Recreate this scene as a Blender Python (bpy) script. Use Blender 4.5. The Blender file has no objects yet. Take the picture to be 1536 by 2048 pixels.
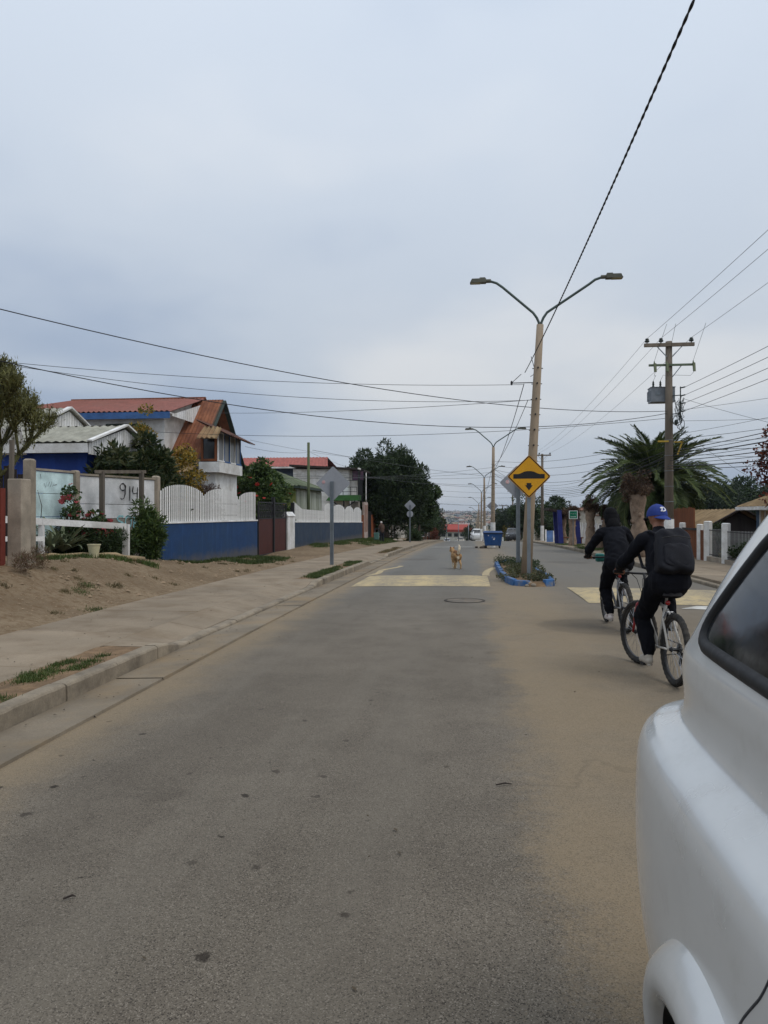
import bpy, bmesh, math, random
import numpy as np
from mathutils import Vector, Matrix, Euler
R = math.radians
random.seed(7)
S = bpy.context.scene
C = S.collection

# ---------------------------------------------------------------- camera
F, HZ, CAMH = 1480.0, 1028.0, 1.62
YAW = math.atan(173 / F); CA, SA = math.cos(YAW), math.sin(YAW)
cam = bpy.data.cameras.new('camera'); cam_o = bpy.data.objects.new('camera', cam); C.objects.link(cam_o)
cam.sensor_fit = 'VERTICAL'; cam.sensor_height = 36; cam.lens = 36 * F / 2048
cam.clip_start = 0.05; cam.clip_end = 12000
cam_o.location = (0, 0, CAMH); cam_o.rotation_euler = (R(90) + 4 / F, 0, YAW)
S.camera = cam_o

# ---------------------------------------------------------------- sky, sun, exposure
SUN_EL, SUN_AZ = 58, 115            # degrees; azimuth measured from +y towards +x
w = bpy.data.worlds.new('World'); S.world = w; w.use_nodes = True
nt = w.node_tree; nt.nodes.clear()
def N(tree, typ, **kw):
    n = tree.nodes.new(typ)
    for k, v in kw.items(): setattr(n, k, v)
    return n
wo = N(nt, 'ShaderNodeOutputWorld')
sky = N(nt, 'ShaderNodeTexSky', sky_type='NISHITA', sun_disc=False, sun_elevation=R(SUN_EL), sun_rotation=R(SUN_AZ), air_density=1.2, dust_density=3.0)
bgs = N(nt, 'ShaderNodeBackground'); bgs.inputs[1].default_value = 0.07
nt.links.new(sky.outputs[0], bgs.inputs[0])
tc = N(nt, 'ShaderNodeTexCoord'); sp = N(nt, 'ShaderNodeSeparateXYZ'); nt.links.new(tc.outputs['Generated'], sp.inputs[0])
def wmath(op, a, b=None, clamp=False):
    n = N(nt, 'ShaderNodeMath', operation=op, use_clamp=clamp)
    for i, q in enumerate((a, b)):
        if q is None: continue
        if isinstance(q, (int, float)): n.inputs[i].default_value = q
        else: nt.links.new(q, n.inputs[i])
    return n.outputs[0]
zz = wmath('ADD', wmath('MAXIMUM', sp.outputs[2], 0.0), 0.22)
cb = N(nt, 'ShaderNodeCombineXYZ')
nt.links.new(wmath('DIVIDE', sp.outputs[0], zz), cb.inputs[0]); nt.links.new(wmath('DIVIDE', sp.outputs[1], zz), cb.inputs[1])
cb.inputs[2].default_value = 25.17
def wnoise(scale, detail, rough):
    n = N(nt, 'ShaderNodeTexNoise'); n.inputs['Scale'].default_value = scale; n.inputs['Detail'].default_value = detail
    n.inputs['Roughness'].default_value = rough; nt.links.new(cb.outputs[0], n.inputs['Vector']); return n.outputs[0]
cl = wmath('ADD', wmath('MULTIPLY', wnoise(0.5, 2.0, 0.45), 0.8), wmath('MULTIPLY', wnoise(1.7, 3.0, 0.5), 0.2))
ramp = N(nt, 'ShaderNodeValToRGB'); nt.links.new(cl, ramp.inputs[0])
ramp.color_ramp.interpolation = 'EASE'
e = ramp.color_ramp.elements
e[0].position = 0.37; e[0].color = (0.385, 0.465, 0.60, 1)
e[1].position = 0.62; e[1].color = (0.73, 0.755, 0.785, 1)
m_ = e.new(0.48); m_.color = (0.55, 0.615, 0.705, 1)
# thin bluish-grey band close to the horizon, brighter towards the zenith: the usual overcast luminance
elr = N(nt, 'ShaderNodeMapRange'); elr.interpolation_type = 'SMOOTHSTEP'
elr.inputs['From Min'].default_value = 0.0; elr.inputs['From Max'].default_value = 0.75; elr.inputs['To Min'].default_value = 0.80; elr.inputs['To Max'].default_value = 1.18
nt.links.new(sp.outputs[2], elr.inputs[0])
mulc = N(nt, 'ShaderNodeVectorMath', operation='SCALE'); nt.links.new(ramp.outputs[0], mulc.inputs[0]); nt.links.new(elr.outputs[0], mulc.inputs[3])
bgc = N(nt, 'ShaderNodeBackground'); nt.links.new(mulc.outputs[0], bgc.inputs[0]); bgc.inputs[1].default_value = 1.0
mixw = N(nt, 'ShaderNodeMixShader'); mixw.inputs[0].default_value = 0.92
nt.links.new(bgs.outputs[0], mixw.inputs[1]); nt.links.new(bgc.outputs[0], mixw.inputs[2]); nt.links.new(mixw.outputs[0], wo.inputs[0])

sun = bpy.data.lights.new('sun', 'SUN'); sun.energy = 0.9; sun.angle = R(25); sun.color = (1.0, 0.96, 0.9)
sun_o = bpy.data.objects.new('sun', sun); C.objects.link(sun_o)
_d = Vector((math.sin(R(SUN_AZ)) * math.cos(R(SUN_EL)), math.cos(R(SUN_AZ)) * math.cos(R(SUN_EL)), math.sin(R(SUN_EL))))
sun_o.rotation_euler = _d.to_track_quat('Z', 'Y').to_euler(); sun_o.location = (30, 40, 80)
S.view_settings.view_transform = 'Standard'; S.view_settings.look = 'None'
S.view_settings.exposure = 0.22; S.view_settings.gamma = 1.0; S.view_settings.use_curve_mapping = False
S.cycles.max_bounces = 6; S.cycles.transparent_max_bounces = 6; S.cycles.caustics_reflective = False; S.cycles.caustics_refractive = False
S.cycles.volume_bounces = 0

# ---------------------------------------------------------------- helpers
def at(px, py, Y):
    X = (px - 768) / F * Y
    return Vector((CA * X - SA * Y, SA * X + CA * Y, CAMH - (py - HZ) / F * Y))
def atx(px, py, x):
    t = (px - 768) / F
    return at(px, py, x / (CA * t - SA))
def lin(c):
    c /= 255.0
    return c / 12.92 if c <= 0.04045 else ((c + 0.055) / 1.055) ** 2.4
def A(r, g, b, k=1.0):
    return tuple(min(0.9, lin(v) * k) for v in (r, g, b))

def wm(o):
    m = o.matrix_parent_inverse @ o.matrix_basis if o.parent else o.matrix_basis
    return wm(o.parent) @ m if o.parent else m.copy()
def adopt(o, parent, world=True):
    if parent is None: return o
    o.parent = parent
    o.matrix_parent_inverse = wm(parent).inverted() if world else Matrix.Identity(4)
    return o
def tag(o, label=None, cat=None, group=None, kind=None):
    if label: o['label'] = label
    if cat: o['category'] = cat
    if group: o['group'] = group
    if kind: o['kind'] = kind
    return o
def T(name, label, cat, loc=(0, 0, 0), rz=0, group=None):
    o = bpy.data.objects.new(name, None); C.objects.link(o); o.empty_display_size = 0.2
    o.location = loc; o.rotation_euler = (0, 0, rz)
    return tag(o, label, cat, group)
def copy_tree(o, parent=None):
    c = o.copy(); C.objects.link(c)
    if parent is not None: c.parent = parent
    for ch in list(o.children): copy_tree(ch, c)
    return c
def link_mesh(name, me, parent=None, world=True, loc=None, rot=None):
    o = bpy.data.objects.new(name, me); C.objects.link(o)
    if loc is not None: o.location = loc
    if rot is not None: o.rotation_euler = rot
    return adopt(o, parent, world)

class MB:
    def __init__(s): s.v = []; s.f = []; s.m = []
    def add(s, vs, fs, mi=0):
        n = len(s.v); s.v += [tuple(v) for v in vs]
        s.f += [tuple(i + n for i in f) for f in fs]; s.m += [mi] * len(fs); return s
    def box(s, x0, x1, y0, y1, z0, z1, mi=0):
        return s.add([(x0,y0,z0),(x1,y0,z0),(x1,y1,z0),(x0,y1,z0),(x0,y0,z1),(x1,y0,z1),(x1,y1,z1),(x0,y1,z1)],
                     [(3,2,1,0),(4,5,6,7),(0,1,5,4),(1,2,6,5),(2,3,7,6),(3,0,4,7)], mi)
    def bar(s, p, q, wd, th, up=(0,0,1), mi=0):
        p, q = Vector(p), Vector(q); d = (q - p).normalized(); u = Vector(up)
        sd = d.cross(u)
        if sd.length < 1e-4: sd = d.cross(Vector((1,0,0)))
        sd.normalize(); u = sd.cross(d)
        a, b = sd * wd / 2, u * th / 2
        return s.add([p-a-b,p+a-b,p+a+b,p-a+b,q-a-b,q+a-b,q+a+b,q-a+b], [(3,2,1,0),(4,5,6,7),(0,1,5,4),(1,2,6,5),(2,3,7,6),(3,0,4,7)], mi)
    def tube(s, pts, r, n=8, caps=True, mi=0):
        pts = [Vector(p) for p in pts]; k = len(pts)
        rs = r if isinstance(r, (list, tuple)) else [r] * k
        vs = []; prev = None
        for i, p in enumerate(pts):
            d = (pts[min(i+1,k-1)] - pts[max(i-1,0)]).normalized()
            if prev is None:
                a = d.cross(Vector((0,0,1)))
                if a.length < 0.05: a = d.cross(Vector((1,0,0)))
            else: a = prev - d * prev.dot(d)
            a.normalize(); prev = a; b = d.cross(a)
            for j in range(n):
                t = 2*math.pi*j/n; vs.append(p + (a*math.cos(t) + b*math.sin(t)) * rs[i])
        fs = [(i*n+j, i*n+(j+1)%n, (i+1)*n+(j+1)%n, (i+1)*n+j) for i in range(k-1) for j in range(n)]
        if caps: fs += [tuple(range(n-1,-1,-1)), tuple((k-1)*n+j for j in range(n))]
        return s.add(vs, fs, mi)
    def lathe(s, prof, n=16, c=(0,0,0), axis='z', mi=0, caps=True):
        vs = []
        for r, h in prof:
            for j in range(n):
                t = 2*math.pi*j/n; a, b = r*math.cos(t), r*math.sin(t)
                p = (a,b,h) if axis == 'z' else ((h,a,b) if axis == 'x' else (b,h,a))
                vs.append((p[0]+c[0], p[1]+c[1], p[2]+c[2]))
        k = len(prof)
        fs = [(i*n+j, i*n+(j+1)%n, (i+1)*n+(j+1)%n, (i+1)*n+j) for i in range(k-1) for j in range(n)]
        if caps: fs += [tuple(range(n-1,-1,-1)), tuple((k-1)*n+j for j in range(n))]
        return s.add(vs, fs, mi)
    def prism(s, poly, d, mi=0):
        a = [Vector(p) for p in poly]; d = Vector(d); n = len(a)
        return s.add(a + [p + d for p in a], [tuple(range(n-1,-1,-1)), tuple(range(n,2*n))] + [(i,(i+1)%n,n+(i+1)%n,n+i) for i in range(n)], mi)
    def ball(s, c, r, n=10, mi=0):
        r = r if isinstance(r, (tuple, list)) else (r,r,r); k = max(4, n//2+1); vs = []
        for i in range(k+1):
            ph = math.pi*i/k - math.pi/2; cp = max(1e-4, math.cos(ph))
            for j in range(n):
                t = 2*math.pi*j/n; vs.append((c[0]+r[0]*cp*math.cos(t), c[1]+r[1]*cp*math.sin(t), c[2]+r[2]*math.sin(ph)))
        return s.add(vs, [(i*n+j, i*n+(j+1)%n, (i+1)*n+(j+1)%n, (i+1)*n+j) for i in range(k) for j in range(n)], mi)
    def mesh(s, name, mats, smooth=False, fix=True):
        me = bpy.data.meshes.new(name); me.from_pydata(s.v, [], s.f)
        for m in (mats if isinstance(mats, (list, tuple)) else [mats]): me.materials.append(m)
        me.polygons.foreach_set('material_index', s.m)
        if fix:
            bm = bmesh.new(); bm.from_mesh(me); bmesh.ops.recalc_face_normals(bm, faces=bm.faces); bm.to_mesh(me); bm.free()
        if smooth: me.polygons.foreach_set('use_smooth', [True]*len(me.polygons))
        me.update(); return me
    def build(s, name, mats, parent=None, world=True, smooth=False, loc=None, rot=None, bevel=0, auto=None):
        o = link_mesh(name, s.mesh(name, mats, smooth or auto is not None), parent, world, loc, rot)
        if auto is not None: o.data.set_sharp_from_angle(angle=R(auto))
        if bevel:
            b = o.modifiers.new('bevel', 'BEVEL'); b.width = bevel; b.segments = 2; b.limit_method = 'ANGLE'; b.angle_limit = R(40)
        return o
def struct(name, mb, mats, label=None, **kw):
    o = mb.build(name, mats, **kw); o['kind'] = 'structure'
    if label: o['label'] = label
    return o

def np_mesh(name, V, Q, mats, mi=None, smooth=False):
    me = bpy.data.meshes.new(name); n = len(V); k = len(Q)
    me.vertices.add(n); me.vertices.foreach_set('co', np.asarray(V, np.float32).ravel())
    w_ = Q.shape[1]
    me.loops.add(k*w_); me.loops.foreach_set('vertex_index', Q.ravel().astype(np.int32))
    me.polygons.add(k); me.polygons.foreach_set('loop_start', np.arange(0, k*w_, w_, dtype=np.int32))
    if mi is not None: me.polygons.foreach_set('material_index', np.asarray(mi, np.int32))
    for m in (mats if isinstance(mats, (list, tuple)) else [mats]): me.materials.append(m)
    if smooth: me.polygons.foreach_set('use_smooth', np.ones(k, bool))
    me.update(calc_edges=True); me.validate(); return me

# ---------------------------------------------------------------- materials
def new_mat(name):
    m = bpy.data.materials.new(name); m.use_nodes = True; t = m.node_tree; t.nodes.clear()
    o = N(t, 'ShaderNodeOutputMaterial'); b = N(t, 'ShaderNodeBsdfPrincipled'); t.links.new(b.outputs[0], o.inputs[0])
    return m, t, b
class G:      # node helper bound to one tree
    def __init__(s, t): s.t = t
    def put(s, q, sock):
        if isinstance(q, (int, float)): sock.default_value = q
        elif isinstance(q, tuple): sock.default_value = (*q, 1) if len(q) == 3 and sock.type == 'RGBA' else q
        else: s.t.links.new(q, sock)
    def math(s, op, a, b=0.0, clamp=False):
        n = N(s.t, 'ShaderNodeMath', operation=op, use_clamp=clamp); s.put(a, n.inputs[0]); s.put(b, n.inputs[1]); return n.outputs[0]
    def mix(s, f, a, b, mode='MIX'):
        n = N(s.t, 'ShaderNodeMix', data_type='RGBA', blend_type=mode); s.put(f, n.inputs[0]); s.put(a, n.inputs[6]); s.put(b, n.inputs[7]); return n.outputs[2]
    def noise(s, scale, detail=3, rough=0.55, vec=None, dist=0.0):
        n = N(s.t, 'ShaderNodeTexNoise'); n.inputs['Scale'].default_value = scale; n.inputs['Detail'].default_value = detail
        n.inputs['Roughness'].default_value = rough; n.inputs['Distortion'].default_value = dist
        if vec is not None: s.t.links.new(vec, n.inputs['Vector'])
        return n.outputs[0]
    def voro(s, scale, vec=None, feature='F1', out=0, rnd=1.0):
        n = N(s.t, 'ShaderNodeTexVoronoi', feature=feature); n.inputs['Scale'].default_value = scale; n.inputs['Randomness'].default_value = rnd
        if vec is not None: s.t.links.new(vec, n.inputs['Vector'])
        return n.outputs[out]
    def ss(s, v, a, b, lo=0.0, hi=1.0):
        n = N(s.t, 'ShaderNodeMapRange', interpolation_type='SMOOTHSTEP'); s.put(v, n.inputs[0])
        for i, q in enumerate((a, b, lo, hi)): s.put(q, n.inputs[i+1])
        return n.outputs[0]
    def coord(s, which='Object', scale=None, rot=None):
        o = N(s.t, 'ShaderNodeTexCoord').outputs[which]
        if scale is None and rot is None: return o
        m = N(s.t, 'ShaderNodeMapping'); s.t.links.new(o, m.inputs[0])
        if scale: m.inputs['Scale'].default_value = scale
        if rot: m.inputs['Rotation'].default_value = rot
        return m.outputs[0]
    def sep(s, v):
        n = N(s.t, 'ShaderNodeSeparateXYZ'); s.t.links.new(v, n.inputs[0]); return n.outputs
    def bump(s, h, strength=0.3, dist=0.01):
        n = N(s.t, 'ShaderNodeBump'); n.inputs['Strength'].default_value = strength; n.inputs['Distance'].default_value = dist
        s.t.links.new(h, n.inputs['Height']); return n.outputs[0]
    def pos(s): return N(s.t, 'ShaderNodeNewGeometry').outputs['Position']
    def objrnd(s): return N(s.t, 'ShaderNodeObjectInfo').outputs['Random']
    def isl(s): return N(s.t, 'ShaderNodeNewGeometry').outputs['Random Per Island']
MATS = {}
def mat(name, col, rough=0.8, col2=None, var=0.22, scale=2.5, fine=45.0, bump=0.25, bd=0.004, metal=0.0, spec=0.35, rnd=0.12, dirt=None, dscale=1.3, damt=0.5, stretch=None, coat=0.0, foot=None):
    if name in MATS: return MATS[name]
    m, t, b = new_mat(name); g = G(t)
    v = g.coord('Object', scale=stretch) if stretch else g.coord('Object')
    c1 = tuple(x*(1-var) for x in col); c2 = col2 if col2 else tuple(min(0.92, x*(1+var)) for x in col)
    f = g.ss(g.noise(scale, 5, 0.6, v), 0.3, 0.7)
    cc = g.mix(f, c1, c2)
    fn = g.noise(fine, 3, 0.6, v)
    cc = g.mix(g.math('MULTIPLY', g.ss(fn, 0.35, 0.75), 0.35), cc, tuple(x*0.6 for x in col))
    if dirt:
        dm = g.math('MULTIPLY', g.ss(g.noise(dscale, 6, 0.65, v), 0.42, 0.72), damt); cc = g.mix(dm, cc, dirt)
    if foot:     # dust splashed up from the ground, with a ragged upper edge, and thin run marks from the top
        pp_ = g.pos(); pz = g.math('ADD', g.sep(pp_)[2], g.math('MULTIPLY', g.math('SUBTRACT', g.noise(3.5, 6, 0.7, pp_), 0.5), 0.55))
        cc = g.mix(g.ss(pz, foot[1], foot[0], 0.0, 0.75), cc, foot[2])
        run = g.ss(g.noise(1.0, 4, 0.6, g.coord('Object', scale=(9, 9, 0.25))), 0.56, 0.74); cc = g.mix(g.math('MULTIPLY', run, 0.4), cc, tuple(x*1.9+0.02 for x in col))
    if rnd:
        h = N(t, 'ShaderNodeHueSaturation'); g.put(cc, h.inputs['Color']); g.put(g.math('ADD', g.math('MULTIPLY', g.objrnd(), 2*rnd), 1-rnd), h.inputs['Value']); cc = h.outputs[0]
    g.put(cc, b.inputs['Base Color'])
    g.put(g.math('ADD', g.math('MULTIPLY', fn, 0.25), rough-0.12, True), b.inputs['Roughness'])
    b.inputs['Metallic'].default_value = metal; b.inputs['Specular IOR Level'].default_value = spec
    if coat: b.inputs['Coat Weight'].default_value = coat; b.inputs['Coat Roughness'].default_value = 0.08
    if bump: g.put(g.bump(g.math('ADD', g.math('MULTIPLY', fn, 0.6), g.noise(fine*0.25, 4, 0.6, v)), bump, bd), b.inputs['Normal'])
    MATS[name] = m; return m
def leaf_mat(name, col, col2, rough=0.55, trans=0.25, rnd=0.15):
    if name in MATS: return MATS[name]
    m, t, b = new_mat(name); g = G(t)
    cc = g.mix(g.isl(), col, col2)
    v = g.coord('Object'); cc = g.mix(g.math('MULTIPLY', g.ss(g.noise(1.1, 3, 0.5, v), 0.35, 0.65), 0.45), cc, tuple(x*0.55 for x in col))
    h = N(t, 'ShaderNodeHueSaturation'); g.put(cc, h.inputs['Color']); g.put(g.math('ADD', g.math('MULTIPLY', g.objrnd(), 2*rnd), 1-rnd), h.inputs['Value']); cc = h.outputs[0]
    g.put(cc, b.inputs['Base Color']); b.inputs['Roughness'].default_value = rough; b.inputs['Specular IOR Level'].default_value = 0.3
    tr = N(t, 'ShaderNodeBsdfTranslucent'); g.put(cc, tr.inputs[0]); mx = N(t, 'ShaderNodeMixShader'); mx.inputs[0].default_value = trans
    out = [n for n in t.nodes if n.type == 'OUTPUT_MATERIAL'][0]
    t.links.new(b.outputs[0], mx.inputs[1]); t.links.new(tr.outputs[0], mx.inputs[2]); t.links.new(mx.outputs[0], out.inputs[0])
    MATS[name] = m; return m

WHITE = mat('white_painted_wood', A(204,202,196,1.4), 0.65, dirt=A(138,130,116), damt=0.4, scale=1.2, fine=30)
WHITEWALL = mat('white_wall', A(208,205,198,1.3), 0.85, dirt=A(164,156,142), damt=0.35, dscale=0.8)
CONC = mat('concrete_post', A(140,130,116,1.25), 0.9, dirt=A(95,86,74), damt=0.45, bump=0.4)
BLACKM = mat('black_metal', (0.016,0.016,0.018), 0.5, rnd=0.05)
GALV = mat('galvanised_steel', A(132,140,146,0.9), 0.45, metal=0.55, var=0.15, bump=0.08)
WOODG = mat('weathered_wood', A(104,96,86,1.0), 0.9, stretch=(1,1,0.12), scale=6, fine=60, bump=0.5)
WOODB = mat('brown_wood', A(112,66,40,1.2), 0.8, stretch=(1,1,0.12), scale=5, fine=50, bump=0.4)
WOODD = mat('dark_wood', A(52,44,40,1.0), 0.9, stretch=(1,1,0.12), scale=5, fine=50, bump=0.4)
BLUEW = mat('blue_wall_paint', (0.0095,0.047,0.140), 0.75, dirt=(0.018,0.05,0.105), damt=0.55, dscale=1.0, var=0.15, foot=(0.10,0.50,(0.11,0.10,0.085)))
BLUEW2 = mat('faded_blue_wall_paint', (0.022,0.043,0.08), 0.8, dirt=(0.06,0.07,0.085), damt=0.5, dscale=0.9, var=0.15, foot=(-0.15,0.22,(0.11,0.10,0.085)))
GLASS = mat('dark_window_glass', (0.02,0.024,0.028), 0.12, spec=0.6, bump=0.03, var=0.3, rnd=0.0)
CURT = mat('curtained_glass', A(120,120,118,1.0), 0.35, spec=0.5, stretch=(6,6,0.3), scale=2, bump=0.05)
# ---------------------------------------------------------------- the street's profile and the ground
def s(y):
    if y < 10: return 0.0
    d = min(y, 92) - 10; z = -0.006*d - 0.00018*d*d
    if y > 92:
        a = min(y, 130) - 92; z -= 0.0355*a + 0.00019*a*a
    if y > 130: z -= 0.05 * (min(y, 330) - 130)
    if y > 330:
        a = min(y, 800) - 330; z -= 0.05*a - 0.05*a*a/(2*470)*1.3
    if y > 800:
        a = min(y, 4200) - 800; z += 0.0105*a
    return z
def lerp_tab(tab, y):
    if y <= tab[0][0]: return tab[0][1]
    for (a, p), (b, q) in zip(tab, tab[1:]):
        if y <= b: return p + (q-p)*(y-a)/(b-a)
    return tab[-1][1]
RISE = [(-30,.6),(0,.65),(14.5,.68),(17,.52),(20,.22),(24,.1),(29,.02),(36,.2),(58,.28),(90,.25),(140,0)]
def sm(t): t = max(0.0, min(1.0, t)); return t*t*(3-2*t)
def gz(x, y):
    z = s(y)
    if x < -5.6:
        z += 0.08 + lerp_tab(RISE, y) * sm((-5.75-x)/2.3)
        if y < 140: z += 0.012*math.sin(x*3.1+y*1.7)*sm((-5.9-x)*2) + 0.015*math.sin(y*0.9-x*1.3)*sm((-5.9-x)*2)
    elif x < 5.8: z -= 0.08
    else: z += 0.10 + 0.06*sm((x-8)/3)
    if y > 40: z += 6.5*sm((x-22)/90)*sm((y-40)/110)*(1-sm((y-230)/120))   # wooded rise on the right
    return z
xs = [-5000,-2500,-1200,-600,-300,-150,-90,-60,-45,-35,-28,-23,-19,-16,-14,-12.5,-11.2,-10.2,-9.4] + [-9+0.25*i for i in range(14)] + [-5.55,-5.3,-4,-2,0,2,4,5.5,5.75,5.9,6.4,7,7.6,8.2,8.8,9.6,11,13,16,20,25,31,38,47,58,72,90,120,170,260,420,800,1600,3000,5000]
ys = [-80,-50,-30,-20,-14] + [-10+1*i for i in range(20)] + [10+0.5*i for i in range(52)] + [36+2*i for i in range(48)] + [135,142,150,160,172,185,200,220,245,275,310,350,400,470,560,680,800,1000,1300,1700,2200,2800,3500,4200,5200,7000]
def hill(x, y):
    h = gz(x, y)
    if y > 900: h += (4*math.sin(x*0.0021+1.0) + 2.5*math.sin(x*0.0063+y*0.001) + 1.2*math.sin(x*0.017)) * min(1, (y-900)/1500)
    if y > 4300: h -= (y-4300)*0.02
    return h
V = np.array([(x, y, hill(x, y)) for y in ys for x in xs]); nx = len(xs)
Q = np.array([(j*nx+i, j*nx+i+1, (j+1)*nx+i+1, (j+1)*nx+i) for j in range(len(ys)-1) for i in range(nx-1)])
# ground material: dry tan dirt by the street, scrub and settled land farther out
gm, t, b = new_mat('dirt_ground'); g = G(t); p = g.pos(); q = g.sep(p)
n1 = g.ss(g.noise(0.55, 6, 0.62, p), 0.3, 0.7); n2 = g.noise(9, 6, 0.68, p); n3 = g.noise(60, 3, 0.6, p)
near = g.mix(n1, A(114,98,78,1.0), A(140,123,100,1.0))
near = g.mix(g.ss(n2, 0.4, 0.72), near, A(104,84,62)); near = g.mix(g.math('MULTIPLY', g.ss(n3, 0.5, 0.75), 0.5), near, A(88,74,58))
near = g.mix(g.math('MULTIPLY', g.ss(g.voro(26, p), 0.0, 0.14, 1, 0), 0.5), near, A(176,160,138))
far = g.mix(g.ss(g.noise(0.02, 5, 0.7, p), 0.38, 0.62), A(70,78,52), A(150,136,112)); far = g.mix(g.ss(g.noise(0.006, 4, 0.6, p), 0.45, 0.6), far, A(62,74,50))
col = g.mix(g.ss(q[1], 95, 170), near, far); col = g.mix(g.math('MULTIPLY', g.ss(q[0], 20, 34), g.ss(q[1], 30, 70)), col, A(60,66,40))
g.put(col, b.inputs['Base Color']); b.inputs['Roughness'].default_value = 0.95; b.inputs['Specular IOR Level'].default_value = 0.15
g.put(g.bump(g.math('ADD', g.math('MULTIPLY', n2, 1.0), g.math('MULTIPLY', n3, 0.35)), 0.55, 0.05), b.inputs['Normal'])
ground = link_mesh('ground', np_mesh('ground', V, Q, gm, smooth=True)); tag(ground, kind='structure')

# ---------------------------------------------------------------- asphalt
am, t, b = new_mat('worn_asphalt'); g = G(t); p = g.pos(); q = g.sep(p)
warp = g.noise(0.8, 5, 0.65, p); w2 = g.noise(0.16, 4, 0.6, p)
base = g.mix(g.ss(w2, 0.35, 0.65), A(108,100,88), A(124,115,102)); base = g.mix(g.math('MULTIPLY', g.ss(g.noise(1.9, 5, 0.7, p), 0.35, 0.7), 0.45), base, A(88,80,70))
base = g.mix(g.ss(q[1], 8, 24), base, A(110,108,103,1.0))
# aggregate: light and dark chips
chip = g.voro(210, p, out=1); cr = g.sep(chip)
chips = g.math('MULTIPLY', g.ss(q[1], 14, 3), 1.0)
base = g.mix(g.math('MULTIPLY', g.ss(cr[0], 0.60, 0.95), g.math('MULTIPLY', chips, 0.75)), base, A(46,41,36))
base = g.mix(g.math('MULTIPLY', g.ss(cr[1], 0.80, 0.97), g.math('MULTIPLY', chips, 0.5)), base, A(160,150,136))
# longitudinal wheel-track tone and transverse streaks
st = g.noise(1.0, 4, 0.6, g.coord('Object', scale=(1.6, 0.10, 1)))
base = g.mix(g.math('MULTIPLY', g.ss(st, 0.46, 0.7), 0.30), base, A(124,117,105))
# blown sand in the middle and along the gutter, an even film on the side the traffic does not sweep
xw = g.math('ADD', q[0], g.math('MULTIPLY', g.math('SUBTRACT', warp, 0.5), 1.1))
xw = g.math('ADD', xw, g.math('MULTIPLY', g.math('SUBTRACT', g.noise(7, 4, 0.7, p), 0.5), 0.35))
xw = g.math('ADD', xw, g.math('MULTIPLY', g.math('SUBTRACT', g.noise(70, 3, 0.7, p), 0.5), 0.55))
band = g.math('MULTIPLY', g.ss(xw, 0.18, 0.56), g.ss(xw, 2.3, 1.1, 0.22, 1.0))
band = g.math('MULTIPLY', band, g.ss(g.noise(0.45, 5, 0.65, p), 0.25, 0.55, 0.45, 1.0))
band = g.math('MULTIPLY', band, g.ss(q[1], 8, 26, 0.80, 0.6))
rightside = g.math('MULTIPLY', g.math('MULTIPLY', g.ss(xw, 1.0, 2.0), g.ss(q[1], 16, 11)), 0.34)
gut = g.math('MULTIPLY', g.ss(xw, -2.3, -3.05), 0.85)
dust = g.math('MAXIMUM', g.math('MAXIMUM', band, gut), rightside)
dust = g.math('MULTIPLY', dust, g.ss(cr[0], 0.35, 1.0, 1.0, 0.62))
dcol = g.mix(g.noise(30, 3, 0.6, p), A(134,117,92), A(148,131,106))
col = g.mix(dust, base, dcol)
# small oil and water drops on the near left lane
vd = N(t, 'ShaderNodeTexVoronoi', feature='F1', voronoi_dimensions='2D'); vd.inputs['Scale'].default_value = 2.6
wv = N(t, 'ShaderNodeVectorMath', operation='ADD'); sc = N(t, 'ShaderNodeVectorMath', operation='SCALE'); sc.inputs[3].default_value = 0.10
nv = N(t, 'ShaderNodeTexNoise'); nv.inputs['Scale'].default_value = 17; nv.inputs['Detail'].default_value = 5; nv.inputs['Roughness'].default_value = .7; t.links.new(p, nv.inputs['Vector']); t.links.new(nv.outputs[1], sc.inputs[0]); t.links.new(p, wv.inputs[0]); t.links.new(sc.outputs[0], wv.inputs[1]); t.links.new(wv.outputs[0], vd.inputs['Vector'])
rc = g.sep(vd.outputs[1]); rad = g.math('MULTIPLY', g.math('ADD', rc[1], 0.3), 0.06)
spot = g.math('MULTIPLY', g.ss(g.math('SUBTRACT', vd.outputs[0], rad), 0.016, -0.02), g.math('GREATER_THAN', rc[0], 0.60))
spot = g.math('MULTIPLY', spot, g.math('MULTIPLY', g.ss(q[0], -0.1, -0.7), g.ss(q[1], 8.5, 4.5)))
spot = g.math('MULTIPLY', spot, g.math('ADD', g.math('MULTIPLY', rc[2], 0.5), 0.42))
col = g.mix(spot, col, A(38,31,25))
blot = g.math('MULTIPLY', g.ss(g.noise(0.9, 3, 0.5, p), 0.64, 0.74), 0.4)
col = g.mix(g.math('MULTIPLY', blot, g.math('SUBTRACT', 1.0, dust)), col, A(70,62,54))
# wheel paths, slightly polished and darker, and irregular tar patches
wp = g.math('MAXIMUM', g.ss(g.math('ABSOLUTE', g.math('ADD', xw, 1.95)), 0.5, 0.1), g.ss(g.math('ABSOLUTE', g.math('ADD', xw, 0.35)), 0.5, 0.1))
col = g.mix(g.math('MULTIPLY', g.math('MULTIPLY', wp, g.ss(g.noise(0.7, 4, 0.6, g.coord('Object', scale=(1,.25,1))), 0.35, 0.65)), 0.28), col, A(84,77,68))
tp_ = g.ss(g.voro(0.21, wv.outputs[0], out=0), 0.20, 0.17)
col = g.mix(g.math('MULTIPLY', tp_, 0.30), col, A(74,68,61))
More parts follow.
